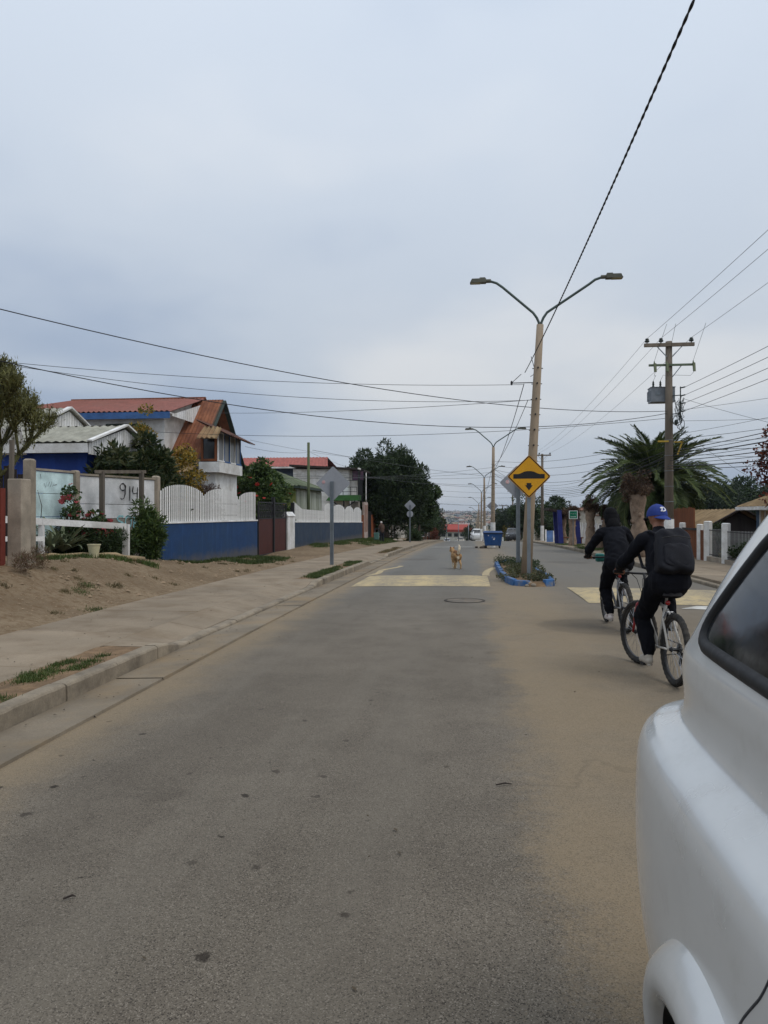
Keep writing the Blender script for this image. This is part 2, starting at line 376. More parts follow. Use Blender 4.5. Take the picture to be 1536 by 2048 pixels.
# a few hairline cracks
cw = N(t, 'ShaderNodeVectorMath', operation='MULTIPLY_ADD'); cn = N(t, 'ShaderNodeTexNoise'); cn.inputs['Scale'].default_value = 1.1; cn.inputs['Detail'].default_value = 6; t.links.new(p, cn.inputs['Vector']); t.links.new(cn.outputs[1], cw.inputs[0]); cw.inputs[1].default_value = (1.3,1.3,0); t.links.new(p, cw.inputs[2])
ck = g.voro(0.33, cw.outputs[0], feature='DISTANCE_TO_EDGE'); ckm = g.math('MULTIPLY', g.ss(ck, 0.007, 0.002), g.ss(g.noise(0.3, 2, 0.5, p), 0.46, 0.58))
col = g.mix(g.math('MULTIPLY', ckm, 0.16), col, A(58,52,46))
g.put(col, b.inputs['Base Color']); b.inputs['Roughness'].default_value = 0.88; b.inputs['Specular IOR Level'].default_value = 0.25
hgt = g.math('ADD', g.math('MULTIPLY', g.voro(210, p), 0.7), g.math('MULTIPLY', g.noise(160, 3, 0.6, p), 0.6))
g.put(g.bump(hgt, 0.7, 0.006), b.inputs['Normal'])
def strip(x_of, ylist, lift=0.0):
    m = MB(); n = len(x_of)
    vs = [(x, y, s(y) + dz + lift) for y in ylist for x, dz in x_of]
    return m.add(vs, [(j*n+i, j*n+i+1, (j+1)*n+i+1, (j+1)*n+i) for j in range(len(ylist)-1) for i in range(n-1)])
YR = [-40,-25,-15] + [-10+i for i in range(40)] + [30+2*i for i in range(55)] + [145,155,170,190,215,250,290,330,380,440]
def camber(x): return 0.05*(1-((x-1.1)/4.6)**2) - 0.03
struct('road', strip([(x, camber(x)) for x in (-3.02,-2.4,-1.6,-0.8,0,0.6,1.2,1.8,2.6,3.4,4.2,5.0,5.58)], YR), am, smooth=True)
def rz_(x, y): return s(y) + camber(x)

# ---------------------------------------------------------------- gutter, kerb, pavement
CONCG = mat('gutter_concrete', A(124,113,97,1.0), 0.94, var=0.22, scale=1.2, dirt=A(136,117,90), damt=0.95, dscale=0.8, bump=0.5, bd=0.006, fine=60, rnd=0.04)
KERB = mat('kerb_concrete', A(142,130,112,1.0), 0.92, var=0.16, dirt=A(84,76,66), damt=0.7, dscale=2.2, bump=0.5, bd=0.006, rnd=0.1)
SLAB = mat('pavement_concrete', A(140,126,107,1.0), 0.93, var=0.13, scale=0.9, dirt=A(114,98,78), damt=0.75, dscale=1.6, bump=0.45, bd=0.004, fine=70, rnd=0.07)
gutter = T('gutter', None, None); del_ = gutter; tag(gutter, kind='structure')
y = 1.0
while y < 95:
    L = 3.0; m = MB(); d = random.uniform(-0.004, 0.004)
    m.add([(-3.5,y,s(y)-.012+d),(-3.012,y,s(y)+.006+d),(-3.012,y+L-.015,s(y+L)+.006+d),(-3.5,y+L-.015,s(y+L)-.012+d)], [(0,1,2,3)])
    m.add([(-3.012,y,s(y)+.006+d),(-3.012,y+L-.015,s(y+L)+.006+d),(-3.0,y+L-.015,s(y+L)-.05),(-3.0,y,s(y)-.05)], [(0,1,2,3)])
    m.build('gutter_slab', CONCG, gutter); y += L
def kerb_h(y):   # raised kerb with two dropped crossings
    h = 0.135
    for a, b_ in ((8.9, 16.2), (26.2, 31.0)):
        if a-0.9 < y < b_+0.9:
            h = min(h, 0.03 + 0.105*sm(max(a-y, y-b_)/0.9))
    return h
kerb = T('kerb', None, None); tag(kerb, kind='structure')
y = -0.55
while y < 96:
    L = 0.95 if y < 40 else 1.9; m = MB(); nk = 8 if y < 14 else 3; yy = [y+.006+(L-.012)*q_/nk for q_ in range(nk+1)]; vs = []; jx = random.uniform(-.006,.006); jz = random.uniform(-.004,.004)
    for a in yy:
        z0 = s(a); h = kerb_h(a)+jz
        jj = random.uniform(-.006,.004); jk = random.uniform(-.007,.002)
        vs += [(-3.50+jx,a,z0-.05),(-3.505+jx+jj,a,z0+h-.024+jk),(-3.517+jx+jj,a,z0+h-.008+jk),(-3.54+jx,a,z0+h),(-3.66+jx,a,z0+h-.004),(-3.66+jx,a,z0-.05)]
    m.add(vs, [(k*6+i,k*6+i+1,(k+1)*6+i+1,(k+1)*6+i) for k in range(nk) for i in range(5)] + [(5,4,3,2,1,0),tuple(nk*6+q_ for q_ in range(6))])
    m.build('kerb_stone', KERB, kerb, smooth=False); y += L
STRIPS = [(2.0, 8.0), (17.4, 25.2), (32.0, 40.5)]
pave = T('pavement', None, None); tag(pave, kind='structure')
def slab(x0, x1, y0, y1, z0, z1, parent, material):
    m = MB(); j = random.uniform(-.004,.004); k = random.uniform(-.004,.004)
    c = [(x0,y0,s(y0)+z0+j),(x1,y0,s(y0)+z1+j),(x1,y1,s(y1)+z1+k),(x0,y1,s(y1)+z0+k)]; b_ = .008
    top = [(x0+b_,y0+b_,c[0][2]),(x1-b_,y0+b_,c[1][2]),(x1-b_,y1-b_,c[2][2]),(x0+b_,y1-b_,c[3][2])]
    mid = [(p_[0],p_[1],p_[2]-.008) for p_ in c]; bot = [(p_[0],p_[1],p_[2]-.1) for p_ in c]
    m.add(top+mid+bot, [(0,1,2,3)] + [(i,4+i,4+(i+1)%4,(i+1)%4) for i in range(4)] + [(4+i,8+i,8+(i+1)%4,4+(i+1)%4) for i in range(4)])
    m.build('paving_slab', material, parent)
y = 0.5
while y < 94:
    slab(-5.75, -4.17, y+.004, y+2.096, .125, .122, pave, SLAB); y += 2.1
edges = [0.0] + [q_ for ab in STRIPS for q_ in ab] + [94.0]
for a, b_ in zip(edges[::2], edges[1::2]):
    k = max(1, round((b_-a)/2.0))
    for i in range(k):
        y0, y1 = a+(b_-a)*i/k, a+(b_-a)*(i+1)/k; ha, hb = min(.122, kerb_h(y0)-.002), min(.122, kerb_h(y1)-.002); m = MB()
        n = 6; vs = []
        for j in range(n+1):
            yy = y0+.004+(y1-y0-.008)*j/n; h = min(.121, kerb_h(yy)-.003); vs += [(-4.16,yy,s(yy)+.02),(-4.16,yy,s(yy)+.121),(-3.667,yy,s(yy)+h),(-3.667,yy,s(yy)-.02)]
        m.add(vs, [(j*4+i2,j*4+i2+1,(j+1)*4+i2+1,(j+1)*4+i2) for j in range(n) for i2 in range(3)]+[(3,2,1,0),(n*4,n*4+1,n*4+2,n*4+3)]); m.build('paving_slab', SLAB, pave)
soil = mat('strip_soil', A(128,104,78,1.0), 0.97, var=0.3, scale=5, fine=40, bump=0.9, bd=0.02, dirt=A(90,72,52), damt=0.6, dscale=4)
for a, b_ in STRIPS:
    n = int((b_-a)/0.2); m = MB(); vs = []
    for i in range(n+1):
        yy = a+(b_-a)*i/n
        for j, x in enumerate((-4.2,-4.05,-3.9,-3.78,-3.655)): vs.append((x, yy, s(yy)+.112+random.uniform(-.012,.012)))
    m.add(vs, [(i*5+j,i*5+j+1,(i+1)*5+j+1,(i+1)*5+j) for i in range(n) for j in range(4)])
    struct('soil_strip', m, soil, smooth=True)
# right-hand kerb and pavement
rk = T('kerb', None, None); tag(rk, kind='structure'); y = 3.0
while y < 96:
    L = 1.0 if y < 45 else 2.0; m = MB(); vs = []
    for a in (y+.005, y+L-.005):
        h = .12 if a > 22 else .05; z0 = s(a)
        vs += [(5.60,a,z0-.06),(5.605,a,z0+h-.02),(5.625,a,z0+h),(5.75,a,z0+h),(5.75,a,z0-.06)]
    m.add(vs, [(i,i+1,5+i+1,5+i) for i in range(4)]+[(4,3,2,1,0),(5,6,7,8,9)]); m.build('kerb_stone', KERB, rk); y += L
rp = T('pavement', None, None); tag(rp, kind='structure'); y = 4.0
while y < 92:
    slab(5.76, 7.0, y+.004, y+2.0, .112, .115, rp, SLAB); slab(7.01, 8.25, y+.004, y+2.0, .115, .125, rp, SLAB); y += 2.01

# ---------------------------------------------------------------- speed humps with worn yellow paint, manhole
ym, t, b = new_mat('worn_yellow_paint'); g = G(t); p = g.pos(); q = g.sep(p)
pn = g.noise(3.2, 6, 0.7, p); pn2 = g.noise(26, 4, 0.7, p)
wear = g.ss(g.math('ADD', g.math('MULTIPLY', pn, 0.7), g.math('MULTIPLY', pn2, 0.35)), 0.44, 0.64)
cc = g.mix(g.noise(1.2, 4, 0.6, p), A(192,172,126,1.0), A(176,156,118,1.0)); tw = g.ss(g.math('ABSOLUTE', g.math('SUBTRACT', g.math('ABSOLUTE', g.math('SUBTRACT', g.math('PINGPONG', g.math('ADD', q[0], 1.2+0.2*0), 2.6), 0.0)), 0.75)), 0.5, 0.1)
cc = g.mix(g.math('MULTIPLY', g.math('MULTIPLY', tw, g.ss(pn2, 0.3, 0.6)), 0.55), cc, A(120,113,102))
cc = g.mix(g.math('MULTIPLY', wear, 0.75), cc, A(128,120,106))
g.put(cc, b.inputs['Base Color']); b.inputs['Roughness'].default_value = 0.8; g.put(g.bump(pn2, 0.3, 0.004), b.inputs['Normal'])
wmx = mat('worn_white_paint', A(205,203,196,1.05), 0.8, dirt=A(128,120,106), damt=0.6, dscale=3)
def hump(name, x0, x1, y0, y1, h, label, skew=0.0, xl=None):
    m = MB(); prof = [(0,0.001),(0.06,0.018),(0.22,h*.8),(0.34,h),(0.66,h),(0.8,h*.75),(0.95,0.015),(1,0.001)]; vs = []; n = 13
    for tt, dz in prof:
        for i in range(n):
            x = x0+(x1-x0)*i/(n-1); yy = y0+(y1-y0)*tt + skew*(x-x0)
            ed = min(1, min(i, n-1-i)/1.2 + .08); vs.append((x, yy, rz_(x, yy)+.004+dz*ed))
    m.add(vs, [(k*n+i,k*n+i+1,(k+1)*n+i+1,(k+1)*n+i) for k in range(len(prof)-1) for i in range(n-1)])
    return struct(name, m, ym, label, smooth=True)
h1 = hump('speed_hump', -2.75, 0.45, 17.0, 20.2, .085, 'worn yellow painted speed hump across the left lane, before the dog')
h2 = hump('speed_hump', 2.15, 5.55, 13.9, 17.0, .085, 'worn yellow painted speed hump across the right lane, beside the cyclists')
m = MB()
for i in range(10):
    a, b_ = i/10, (i+1)/10
    xx = lambda k: -2.95+.5*k+0.1*math.sin(k*9); yy = lambda k: 20.4+4.6*k
    m.add([(xx(a),yy(a),rz_(xx(a),yy(a))+.006),(xx(a)+.17,yy(a),rz_(xx(a),yy(a))+.006),(xx(b_)+.17,yy(b_),rz_(xx(b_),yy(b_))+.006),(xx(b_),yy(b_),rz_(xx(b_),yy(b_))+.006)], [(0,1,2,3)])
struct('road_marking', m, ym, 'worn cream line running on from the left speed hump along the gutter')
m = MB()
for i in range(10):
    a, b_ = i/10, (i+1)/10
    xx = lambda k: .32+.42*k*k-.05*k; yy = lambda k: 20.3+3.7*k
    m.add([(xx(a),yy(a),rz_(xx(a),yy(a))+.006),(xx(a)+.2,yy(a),rz_(xx(a),yy(a))+.006),(xx(b_)+.2,yy(b_),rz_(xx(b_),yy(b_))+.006),(xx(b_),yy(b_),rz_(xx(b_),yy(b_))+.006)], [(0,1,2,3)])
struct('road_marking', m, ym, 'curved worn cream line between the left speed hump and the planted island')
m = MB(); m.add([(3.6,13.25,rz_(3.6,13.25)+.007),(5.5,13.2,rz_(5.5,13.2)+.007),(5.5,13.85,rz_(5.5,13.9)+.007),(4.0,13.75,rz_(4,13.75)+.007)], [(0,1,2,3)])
struct('road_marking', m, wmx, 'worn white wedge in front of the right speed hump')
m = MB(); m.add([(-2.6,46,rz_(-2.6,46)+.007),(0.2,46,rz_(.2,46)+.007),(0.1,47.6,rz_(.1,47.6)+.007),(-2.2,47.6,rz_(-2.2,47.6)+.007)], [(0,1,2,3)])
struct('road_marking', m, mat('faint_paint', A(150,147,140), .85, dirt=A(112,110,106), damt=.9, dscale=2), 'pale worn marking across the left lane beyond the dog')
IRON = mat('cast_iron', A(104,97,88,1.0), 0.85, dirt=A(140,122,96), damt=0.6, dscale=6)
mh = T('manhole_cover', 'round iron manhole cover set flush in the left lane', 'manhole cover', (-.11, 14.0, rz_(-.11,14.0)+.002))
m = MB(); m.lathe([(.385,0),(.385,.008),(.345,.009),(.34,.001)], 32); m.build('ring', mat('dark_ring', A(66,60,54), .9), mh, world=False)
m = MB(); m.lathe([(.335,0),(.335,.007),(.05,.008)], 32)
m.box(-.05,.05,-.30,-.26,.0075,.010); m.box(-.05,.05,.26,.30,.0075,.010)
m.build('lid', IRON, mh, world=False)
# fallen twigs and leaf litter on the road
for i, (px, py, L, a) in enumerate([(1008,1578,.10,.3),(185,1430,.09,2.6),(1275,1543,.05,1.4),(140,1800,.05,.6)]):
    pt = at(px, py, CAMH*F/(py-HZ)); m = MB(); d = Vector((math.cos(a), math.sin(a), 0))*L/2
    m.tube([pt-d+Vector((0,0,.012+camber(pt.x))), pt+Vector((0.006,0.01,.016+camber(pt.x))), pt+d+Vector((0,0,.010+camber(pt.x)))], [.004,.005,.002], 5)
    tag(m.build('twig', WOODD), ['thin dry twig on the sandy strip beside the white car','long dry twig lying in the left gutter','tiny dark twig beside the bumper of the white car','short twig among the dark drops on the left lane'][i], 'twig')
# ---------------------------------------------------------------- foliage helpers
def leaf_quads(P, rng, size, aspect=0.45, up=0.25, droop=0.0, Nrm=None):
    n = len(P); d = rng.normal(size=(n,3)); 
    if Nrm is not None: d += Nrm*0.9
    d[:,2] += up - droop; d /= np.linalg.norm(d, axis=1, keepdims=True)
    r = rng.normal(size=(n,3)); sdir = np.cross(d, r); sdir /= np.linalg.norm(sdir, axis=1, keepdims=True); nn = np.cross(sdir, d)
    L = size*rng.uniform(0.6, 1.25, (n,1)); W = L*aspect
    a = P; c = P + d*L; m_ = P + d*L*0.45 + nn*L*0.07
    V = np.stack([a, m_ + sdir*W/2, c, m_ - sdir*W/2], 1).reshape(-1,3)
    Q = np.arange(4*n).reshape(-1,4); return V, Q
def clump_points(rng, centers, radii, per):
    P = []; Nn = []
    for c, r in zip(centers, radii):
        d = rng.normal(size=(per,3)); d /= np.linalg.norm(d, axis=1, keepdims=True)
        rr = rng.uniform(0.45, 1.0, (per,1))**0.6
        P.append(np.array(c) + d*rr*np.array(r)); Nn.append(d)
    return np.concatenate(P), np.concatenate(Nn)
def crown_mesh(name, c, rad, nclump, clump_r, per, size, mats, seed, aspect=0.45, up=0.25, flat=0.0, shell=0.45, split=None, jag=0.0):
    rng = np.random.default_rng(seed); cs = []; rs = []
    while len(cs) < nclump:
        d = rng.normal(size=3); d /= np.linalg.norm(d); rr = rng.uniform(shell, 1.0)
        p = np.array(c) + d*rr*np.array(rad)
        if p[2] < c[2] - rad[2]*(1-flat): continue
        cs.append(p); q_ = clump_r*rng.uniform(0.6, 1.35); rs.append((q_, q_, q_*(0.75+jag*rng.uniform(0,1.6))))
    P, Nn = clump_points(rng, cs, rs, per); V, Q = leaf_quads(P, rng, size, aspect, up, 0, Nn)
    mi = None
    if isinstance(mats, (list, tuple)) and len(mats) > 1:
        mi = (rng.uniform(size=len(Q)) > (split or 0.9)).astype(np.int32)
    return np_mesh(name, V, Q, mats, mi)
def trunk_mb(h, r0, r1, lean=(0,0), seed=0, n=8, limbs=0, limb_len=1.0, limb_from=0.5):
    rd = random.Random(seed); m = MB(); pts = []; k = 6
    for i in range(k+1):
        t_ = i/k; pts.append((lean[0]*t_+rd.uniform(-.03,.03)*h*.3*(t_>0), lean[1]*t_+rd.uniform(-.03,.03)*h*.3*(t_>0), h*t_))
    rs = [r0*(1.25 if i == 0 else 1)*(1-i/k)+r1*(i/k) for i in range(k+1)]; m.tube(pts, rs, n)
    for j in range(limbs):
        t_ = limb_from+(1-limb_from)*rd.random(); b0 = Vector((lean[0]*t_, lean[1]*t_, h*t_)); a = rd.uniform(0, 6.28); e_ = rd.uniform(.4,1.1)
        d = Vector((math.cos(a)*math.cos(e_), math.sin(a)*math.cos(e_), math.sin(e_)))*limb_len*rd.uniform(.6,1.2)
        m.tube([b0, b0+d*.5+Vector((0,0,.05)), b0+d], [r1*.75, r1*.5, r1*.15], 6)
    return m
BARK = mat('tree_bark', A(96,84,72,1.1), 0.95, var=0.3, stretch=(1,1,0.3), scale=6, fine=30, bump=0.9, bd=0.02)
L_DARK = leaf_mat('dark_leaf', (0.021,0.038,0.014), (0.056,0.084,0.028))
L_MID = leaf_mat('mid_leaf', (0.028,0.058,0.016), (0.075,0.12,0.035))
L_LIGHT = leaf_mat('light_leaf', (0.06,0.10,0.022), (0.14,0.19,0.05))
L_OLIVE = leaf_mat('olive_leaf', (0.055,0.066,0.022), (0.13,0.135,0.05))
L_GOLD = leaf_mat('golden_leaf', (0.30,0.18,0.02), (0.42,0.30,0.05))
L_RED = leaf_mat('russet_leaf', (0.10,0.022,0.012), (0.26,0.065,0.025))
L_DRY = leaf_mat('dry_leaf', (0.10,0.06,0.035), (0.20,0.13,0.08))
L_FAR = leaf_mat('far_leaf', (0.022,0.036,0.020), (0.05,0.068,0.034))
FL_PINK = leaf_mat('pink_petal', (0.55,0.06,0.08), (0.68,0.16,0.17), trans=0.3)
FL_RED = leaf_mat('red_petal', (0.50,0.03,0.03), (0.62,0.08,0.06), trans=0.3)
AGAVE = leaf_mat('agave_leaf', (0.09,0.12,0.07), (0.24,0.27,0.16), trans=0.1)
def bush(name, label, cat, pos, rad, nclump, clump_r, per, size, mats, seed, group=None, aspect=0.45, up=0.25, flat=0.2, stem=True, shell=0.35, split=None, flowers=None):
    z = gz(pos[0], pos[1]) if len(pos) == 2 else pos[2]; o = T(name, label, cat, (pos[0], pos[1], z), group=group)
    cz = rad[2]*(1-flat)+0.03
    link_mesh('foliage', crown_mesh(name+'_foliage', (0,0,cz), rad, nclump, clump_r, per, size, mats, seed, aspect, up, flat, shell, split), o, False)
    if stem:
        m = MB(); rd = random.Random(seed)
        for i in range(5):
            a = rd.uniform(0,6.28); q_ = rd.uniform(.2,.6); m.tube([(rad[0]*.1*math.cos(a),rad[1]*.1*math.sin(a),-.05),(rad[0]*q_*.5*math.cos(a),rad[1]*q_*.5*math.sin(a),cz*.6),(rad[0]*q_*math.cos(a),rad[1]*q_*math.sin(a),cz*1.2)], [.03,.022,.01], 6)
        m.build('stem', BARK, o, False)
    if flowers:
        fm, cnt, fs_ = flowers; rng = np.random.default_rng(seed+5); rd = random.Random(seed+9); proto = None
        for i in range(cnt):
            d = rng.normal(size=3); d[2] = abs(d[2])*.6; d[1] -= .5; d /= np.linalg.norm(d); c = np.array((0,0,cz))+d*np.array(rad)*rng.uniform(.85,1.05)
            if proto is None:
                m = MB()
                for k in range(7):
                    a = 6.28*k/7; u = Vector((math.cos(a), math.sin(a), .35)); v = Vector((-math.sin(a), math.cos(a), 0))*.5
                    m.add([(0,0,0), u*.55+v*.7, u*1.0, u*.55-v*.7], [(0,1,2,3)])
                proto = m.mesh('flower', fm, fix=False)
            f_ = link_mesh('flower', proto, o, False, loc=c, rot=(rd.uniform(-1.2,.2), rd.uniform(-.6,.6), rd.uniform(0,6))); f_.scale = (fs_*rd.uniform(.7,1.3),)*3
    return o
def tree(name, label, pos, h, crown_rad, nclump, clump_r, per, size, mats, seed, trunk_h=None, r0=.18, group=None, cat='tree', aspect=.5, shell=.4, lean=(0,0), flat=.15, jag=0.0, up=.25, split=None):
    o = T(name, label, cat, (pos[0], pos[1], gz(pos[0],pos[1]) if len(pos)==2 else pos[2]), group=group)
    th = trunk_h or h - crown_rad[2]*1.2
    trunk_mb(th+crown_rad[2]*.5, r0, r0*.45, lean, seed, limbs=6, limb_len=max(crown_rad)*.6, limb_from=.55).build('trunk', BARK, o, False, smooth=True, loc=(0,0,-.1))
    link_mesh('crown', crown_mesh(name+'_crown', (lean[0],lean[1],h-crown_rad[2]), crown_rad, nclump, clump_r, per, size, mats, seed, aspect, up, flat, shell, split, jag), o, False)
    return o

# ---------------------------------------------------------------- corrugated roofs, boards, windows
def corr(mb, a, b_, c, d, waves, amp=0.03, rows=3, under=0.05, mi=0):
    """roof sheet: a-b is the eave, d-c the ridge (same direction); waves run up the slope"""
    a, b_, c, d = map(Vector, (a, b_, c, d)); nrm = (b_-a).cross(d-a).normalized()
    if nrm.z < 0: nrm = -nrm
    k = int(waves*4); vs = []
    for j in range(rows+1):
        for i in range(k+1):
            u, v = i/k, j/rows; p_ = (a*(1-u)+b_*u)*(1-v) + (d*(1-u)+c*u)*v
            vs.append(p_ + nrm*(amp*math.sin(2*math.pi*u*waves)))
    mb.add(vs, [(j*(k+1)+i, j*(k+1)+i+1, (j+1)*(k+1)+i+1, (j+1)*(k+1)+i) for j in range(rows) for i in range(k)], mi)
    o = nrm*under; mb.add([a-o,b_-o,c-o,d-o], [(0,3,2,1)], mi); return mb
def roof_part(name, quads, material, parent, amp=.03, pitch=.22, under=.05):
    m = MB()
    for a, b_, c, d in quads: corr(m, a, b_, c, d, max(3, (Vector(b_)-Vector(a)).length/pitch), amp, 3, under)
    return m.build(name, material, parent, auto=60)
def boards_on(parent, name, material, poly, origin, u, v, bw, gap=.02, th=.025, slant=0.0):
    """vertical (or slanted) boards that fill a polygon in the plane (origin, u, v); each board an object"""
    u, v = Vector(u).normalized(), Vector(v).normalized(); nrm = u.cross(v); O = Vector(origin)
    us = [p_[0] for p_ in poly]; x = min(us) - slant*3
    def span(xc):
        ts = []
        for (x0,y0),(x1,y1) in zip(poly, poly[1:]+poly[:1]):
            # intersect the line X = xc + slant*Y
            f0, f1 = x0-slant*y0-xc, x1-slant*y1-xc
            if (f0 < 0) != (f1 < 0): t_ = f0/(f0-f1); ts.append(y0+(y1-y0)*t_)
        return (min(ts), max(ts)) if len(ts) >= 2 else None
    while x < max(us)+3*abs(slant):
        sp_ = span(x+bw/2)
        if sp_ and sp_[1]-sp_[0] > .06:
            m = MB(); y0, y1 = sp_; a0, a1 = span(x+.004) or sp_, span(x+bw-.004) or sp_
            P = [(x+slant*a0[0],a0[0]),(x+bw+slant*a1[0],a1[0]),(x+bw+slant*a1[1],a1[1]),(x+slant*a0[1],a0[1])]
            m.prism([O+u*p_[0]+v*p_[1] for p_ in P], nrm*th); m.build(name, material, parent)
        x += bw+gap
def window(parent, c, u, wd, ht, frame_m, pane_m, nrm, fr=.07, mull=1, name='window', depth=.05):
    c, u, nrm = Vector(c), Vector(u).normalized(), Vector(nrm).normalized(); z = Vector((0,0,1))
    m = MB(); a = c-u*wd/2-z*ht/2; 
    def rect(x0,x1,y0,y1,d0,d1): m.prism([c+u*x0+z*y0+nrm*d0, c+u*x1+z*y0+nrm*d0, c+u*x1+z*y1+nrm*d0, c+u*x0+z*y1+nrm*d0], nrm*(d1-d0))
    W, H = wd/2, ht/2
    rect(-W,W,H-fr,H,.0,depth); rect(-W,W,-H,-H+fr,.0,depth+.03); rect(-W,-W+fr,-H+fr,H-fr,.0,depth); rect(W-fr,W,-H+fr,H-fr,.0,depth)
    for i in range(mull):
        xx = -W+wd*(i+1)/(mull+1); rect(xx-fr*.35, xx+fr*.35, -H+fr, H-fr, .0, depth*.8)
    o = m.build(name, frame_m, parent)
    m = MB(); p0 = c-nrm*0; m.prism([c+u*(-W+fr)+z*(-H+fr)+nrm*.004, c+u*(W-fr)+z*(-H+fr)+nrm*.004, c+u*(W-fr)+z*(H-fr)+nrm*.004, c+u*(-W+fr)+z*(H-fr)+nrm*.004], nrm*.012)
    m.build('pane', pane_m, o); return o

REDROOF = mat('red_roof_paint', A(130,80,70,1.0), 0.75, dirt=A(116,82,72), damt=0.5, dscale=0.7, var=.15, bump=.1)
RUST = mat('rusty_roof', A(124,76,54,1.0), 0.85, col2=A(146,94,66), dirt=A(100,60,46), damt=0.6, dscale=1.2, stretch=(1,1,.4))
GREYROOF = mat('grey_roof', A(150,148,134,1.0), 0.7, dirt=A(116,112,98), damt=.5)
GREENROOF = mat('green_roof', A(96,106,80,1.0), 0.85, dirt=A(120,118,104), damt=.5)
REDROOF2 = mat('coral_roof', A(160,88,78,1.0), 0.7, dirt=A(138,80,72), damt=.4)
TANROOF = mat('tan_roof', A(140,118,86,1.05), 0.9, dirt=A(110,88,60), damt=.6, dscale=1.5)
BLUEB = mat('royal_blue_boards', (0.012,0.055,0.30), 0.6, var=.12)
BLUETRIM = mat('blue_trim', A(58,92,138,1.2), 0.7)
DGREEN = mat('dark_green_trim', (0.03,0.045,0.035), 0.6)
OLIVE = mat('olive_wall', A(110,116,62,1.3), 0.85, dirt=A(80,80,50), damt=.5)
MAROON = mat('maroon_metal', (0.075,0.018,0.014), 0.55, var=.15)
LBLUE = mat('pale_blue_panel', A(178,200,200,1.35), 0.85, dirt=A(150,160,156), damt=.45)
GREYPAN = mat('raw_grey_panel', A(122,116,108,1.3), 0.92, dirt=A(92,86,78), damt=.5)
BRICKRED = mat('red_gate_paint', A(122,58,48,1.0), 0.75, dirt=A(92,50,42), damt=.4, stretch=(1,1,.2))

# ---------------------------------------------------------------- main house with the red roof
H = T('house', 'two-storey white house with red corrugated roof and steep rusty A-frame wing', 'house', (-15.5, 32.3, gz(-15.5,32.3)))
x0, x1, y0, y1, ze, zr_ = -19.6, -12.3, 28.7, 36.0, 5.76, 6.86
m = MB(); m.box(x0, x1, y0, y1, -.3, 5.68); m.prism([(x1-.001,y0,5.68),(x1-.001,y1,5.68),(x1-.001,32.3,6.70)], (-5.2,0,0)); m.build('wall', WHITEWALL, H)
ov = .4
roof_part('roof', [((x0-.4,y0-ov,ze-.02),(x1+ov,y0-ov,ze-.02),(x1+ov,32.3,zr_),(-18.2,32.3,zr_)), ((x1+ov,y1+ov,ze-.02),(x0-.4,y1+ov,ze-.02),(-18.2,32.3,zr_),(x1+ov,32.3,zr_)), ((x0-.4,y1+ov,ze-.02),(x0-.4,y0-ov,ze-.02),(-18.2,32.3,zr_),(-18.2,32.301,zr_))], REDROOF, H)
m = MB(); m.box(-18.3,x1+ov,32.22,32.38,zr_-.02,zr_+.05); m.build('ridge_cap', RUST, H)
m = MB(); m.box(x0-.3, x1+ov, y0-ov-.03, y0-ov+.005, ze-.32, ze-.06); m.build('fascia', BLUETRIM, H)
boards_on(H, 'soffit_board', WHITE, [(0,0),(4.4,0),(4.4,1.15)], (x1+ov-.02, y0-ov, ze-.2), (0,1,0), (0,0,1), .2, .03, .03, slant=.0)
m = MB(); m.box(x0-.3, x1+ov, y0-ov, y0, ze-.11, ze-.075); m.build('soffit', WHITE, H)
window(H, (-14.1, y0-.005, 4.62), (1,0,0), 1.35, 1.35, DGREEN, CURT, (0,-1,0), fr=.09, mull=1)
window(H, (-16.2, y0-.005, 4.62), (1,0,0), 1.35, 1.35, DGREEN, GLASS, (0,-1,0), fr=.09, mull=1)
window(H, (-18.2, y0-.005, 4.45), (1,0,0), 1.2, 1.3, DGREEN, CURT, (0,-1,0), fr=.09, mull=1)
window(H, (-13.9, y0-.005, 1.7), (1,0,0), 1.3, 1.2, DGREEN, CURT, (0,-1,0), fr=.09, mull=1)
# A-frame wing
ax, ay, az = -10.95, 31.95, 6.72; yn, yf, zl = 29.0, 34.9, 3.85; xb = -12.28
roof_part('wing_roof', [((xb-.6,yn,zl),(ax,yn,zl),(ax,ay,az),(xb-.6,ay,az)), ((ax,yf,zl),(xb-.6,yf,zl),(xb-.6,ay,az),(ax,ay,az))], RUST, H, amp=.02, pitch=.16)
m = MB(); m.prism([(-11.6,29.35,3.7),(-11.6,34.5,3.7),(-11.6,31.95,6.45)], (-.65,0,0)); m.box(-12.29,-11.6,29.3,34.6,-.3,3.7); m.build('wing_wall', WHITEWALL, H)
m = MB(); m.bar((ax+.02,yn,zl-.06),(ax+.02,ay,az-.06),.06,.2,(1,0,0)); m.bar((ax+.02,yf,zl-.06),(ax+.02,ay,az-.06),.06,.2,(1,0,0)); m.build('barge_board', DGREEN, H)
bx0, bx1, by0, by1 = -10.86, -10.0, 28.7, 31.7
m = MB(); m.box(-11.6,bx0,30.3,31.6,-.3,4.9); m.box(-11.6,bx0,29.35,30.3,-.3,3.95); m.build('bay_link', WHITEWALL, H)
m = MB(); m.box(bx0,bx1,by0,by1,3.3,3.72); m.box(bx0,bx1-.25,by0+.25,by1,-.3,3.3); m.build('bay_base', WHITEWALL, H)
m = MB(); m.box(bx0+.05,bx1-.1,by0+.1,by1-.1,3.72,5.0); m.build('bay_core', WOODD, H)
for i in range(4):
    yy = by0+.38+(by1-by0-.76)*i/3; window(H, (bx1-.1, yy, 4.34), (0,1,0), .68, 1.2, BLUETRIM if i % 2 else WHITE, CURT, (1,0,0), fr=.05, mull=0)
window(H, (-10.46, by0+.1, 4.25), (1,0,0), .66, 1.0, WOODB, GLASS, (0,-1,0), fr=.09, mull=0)
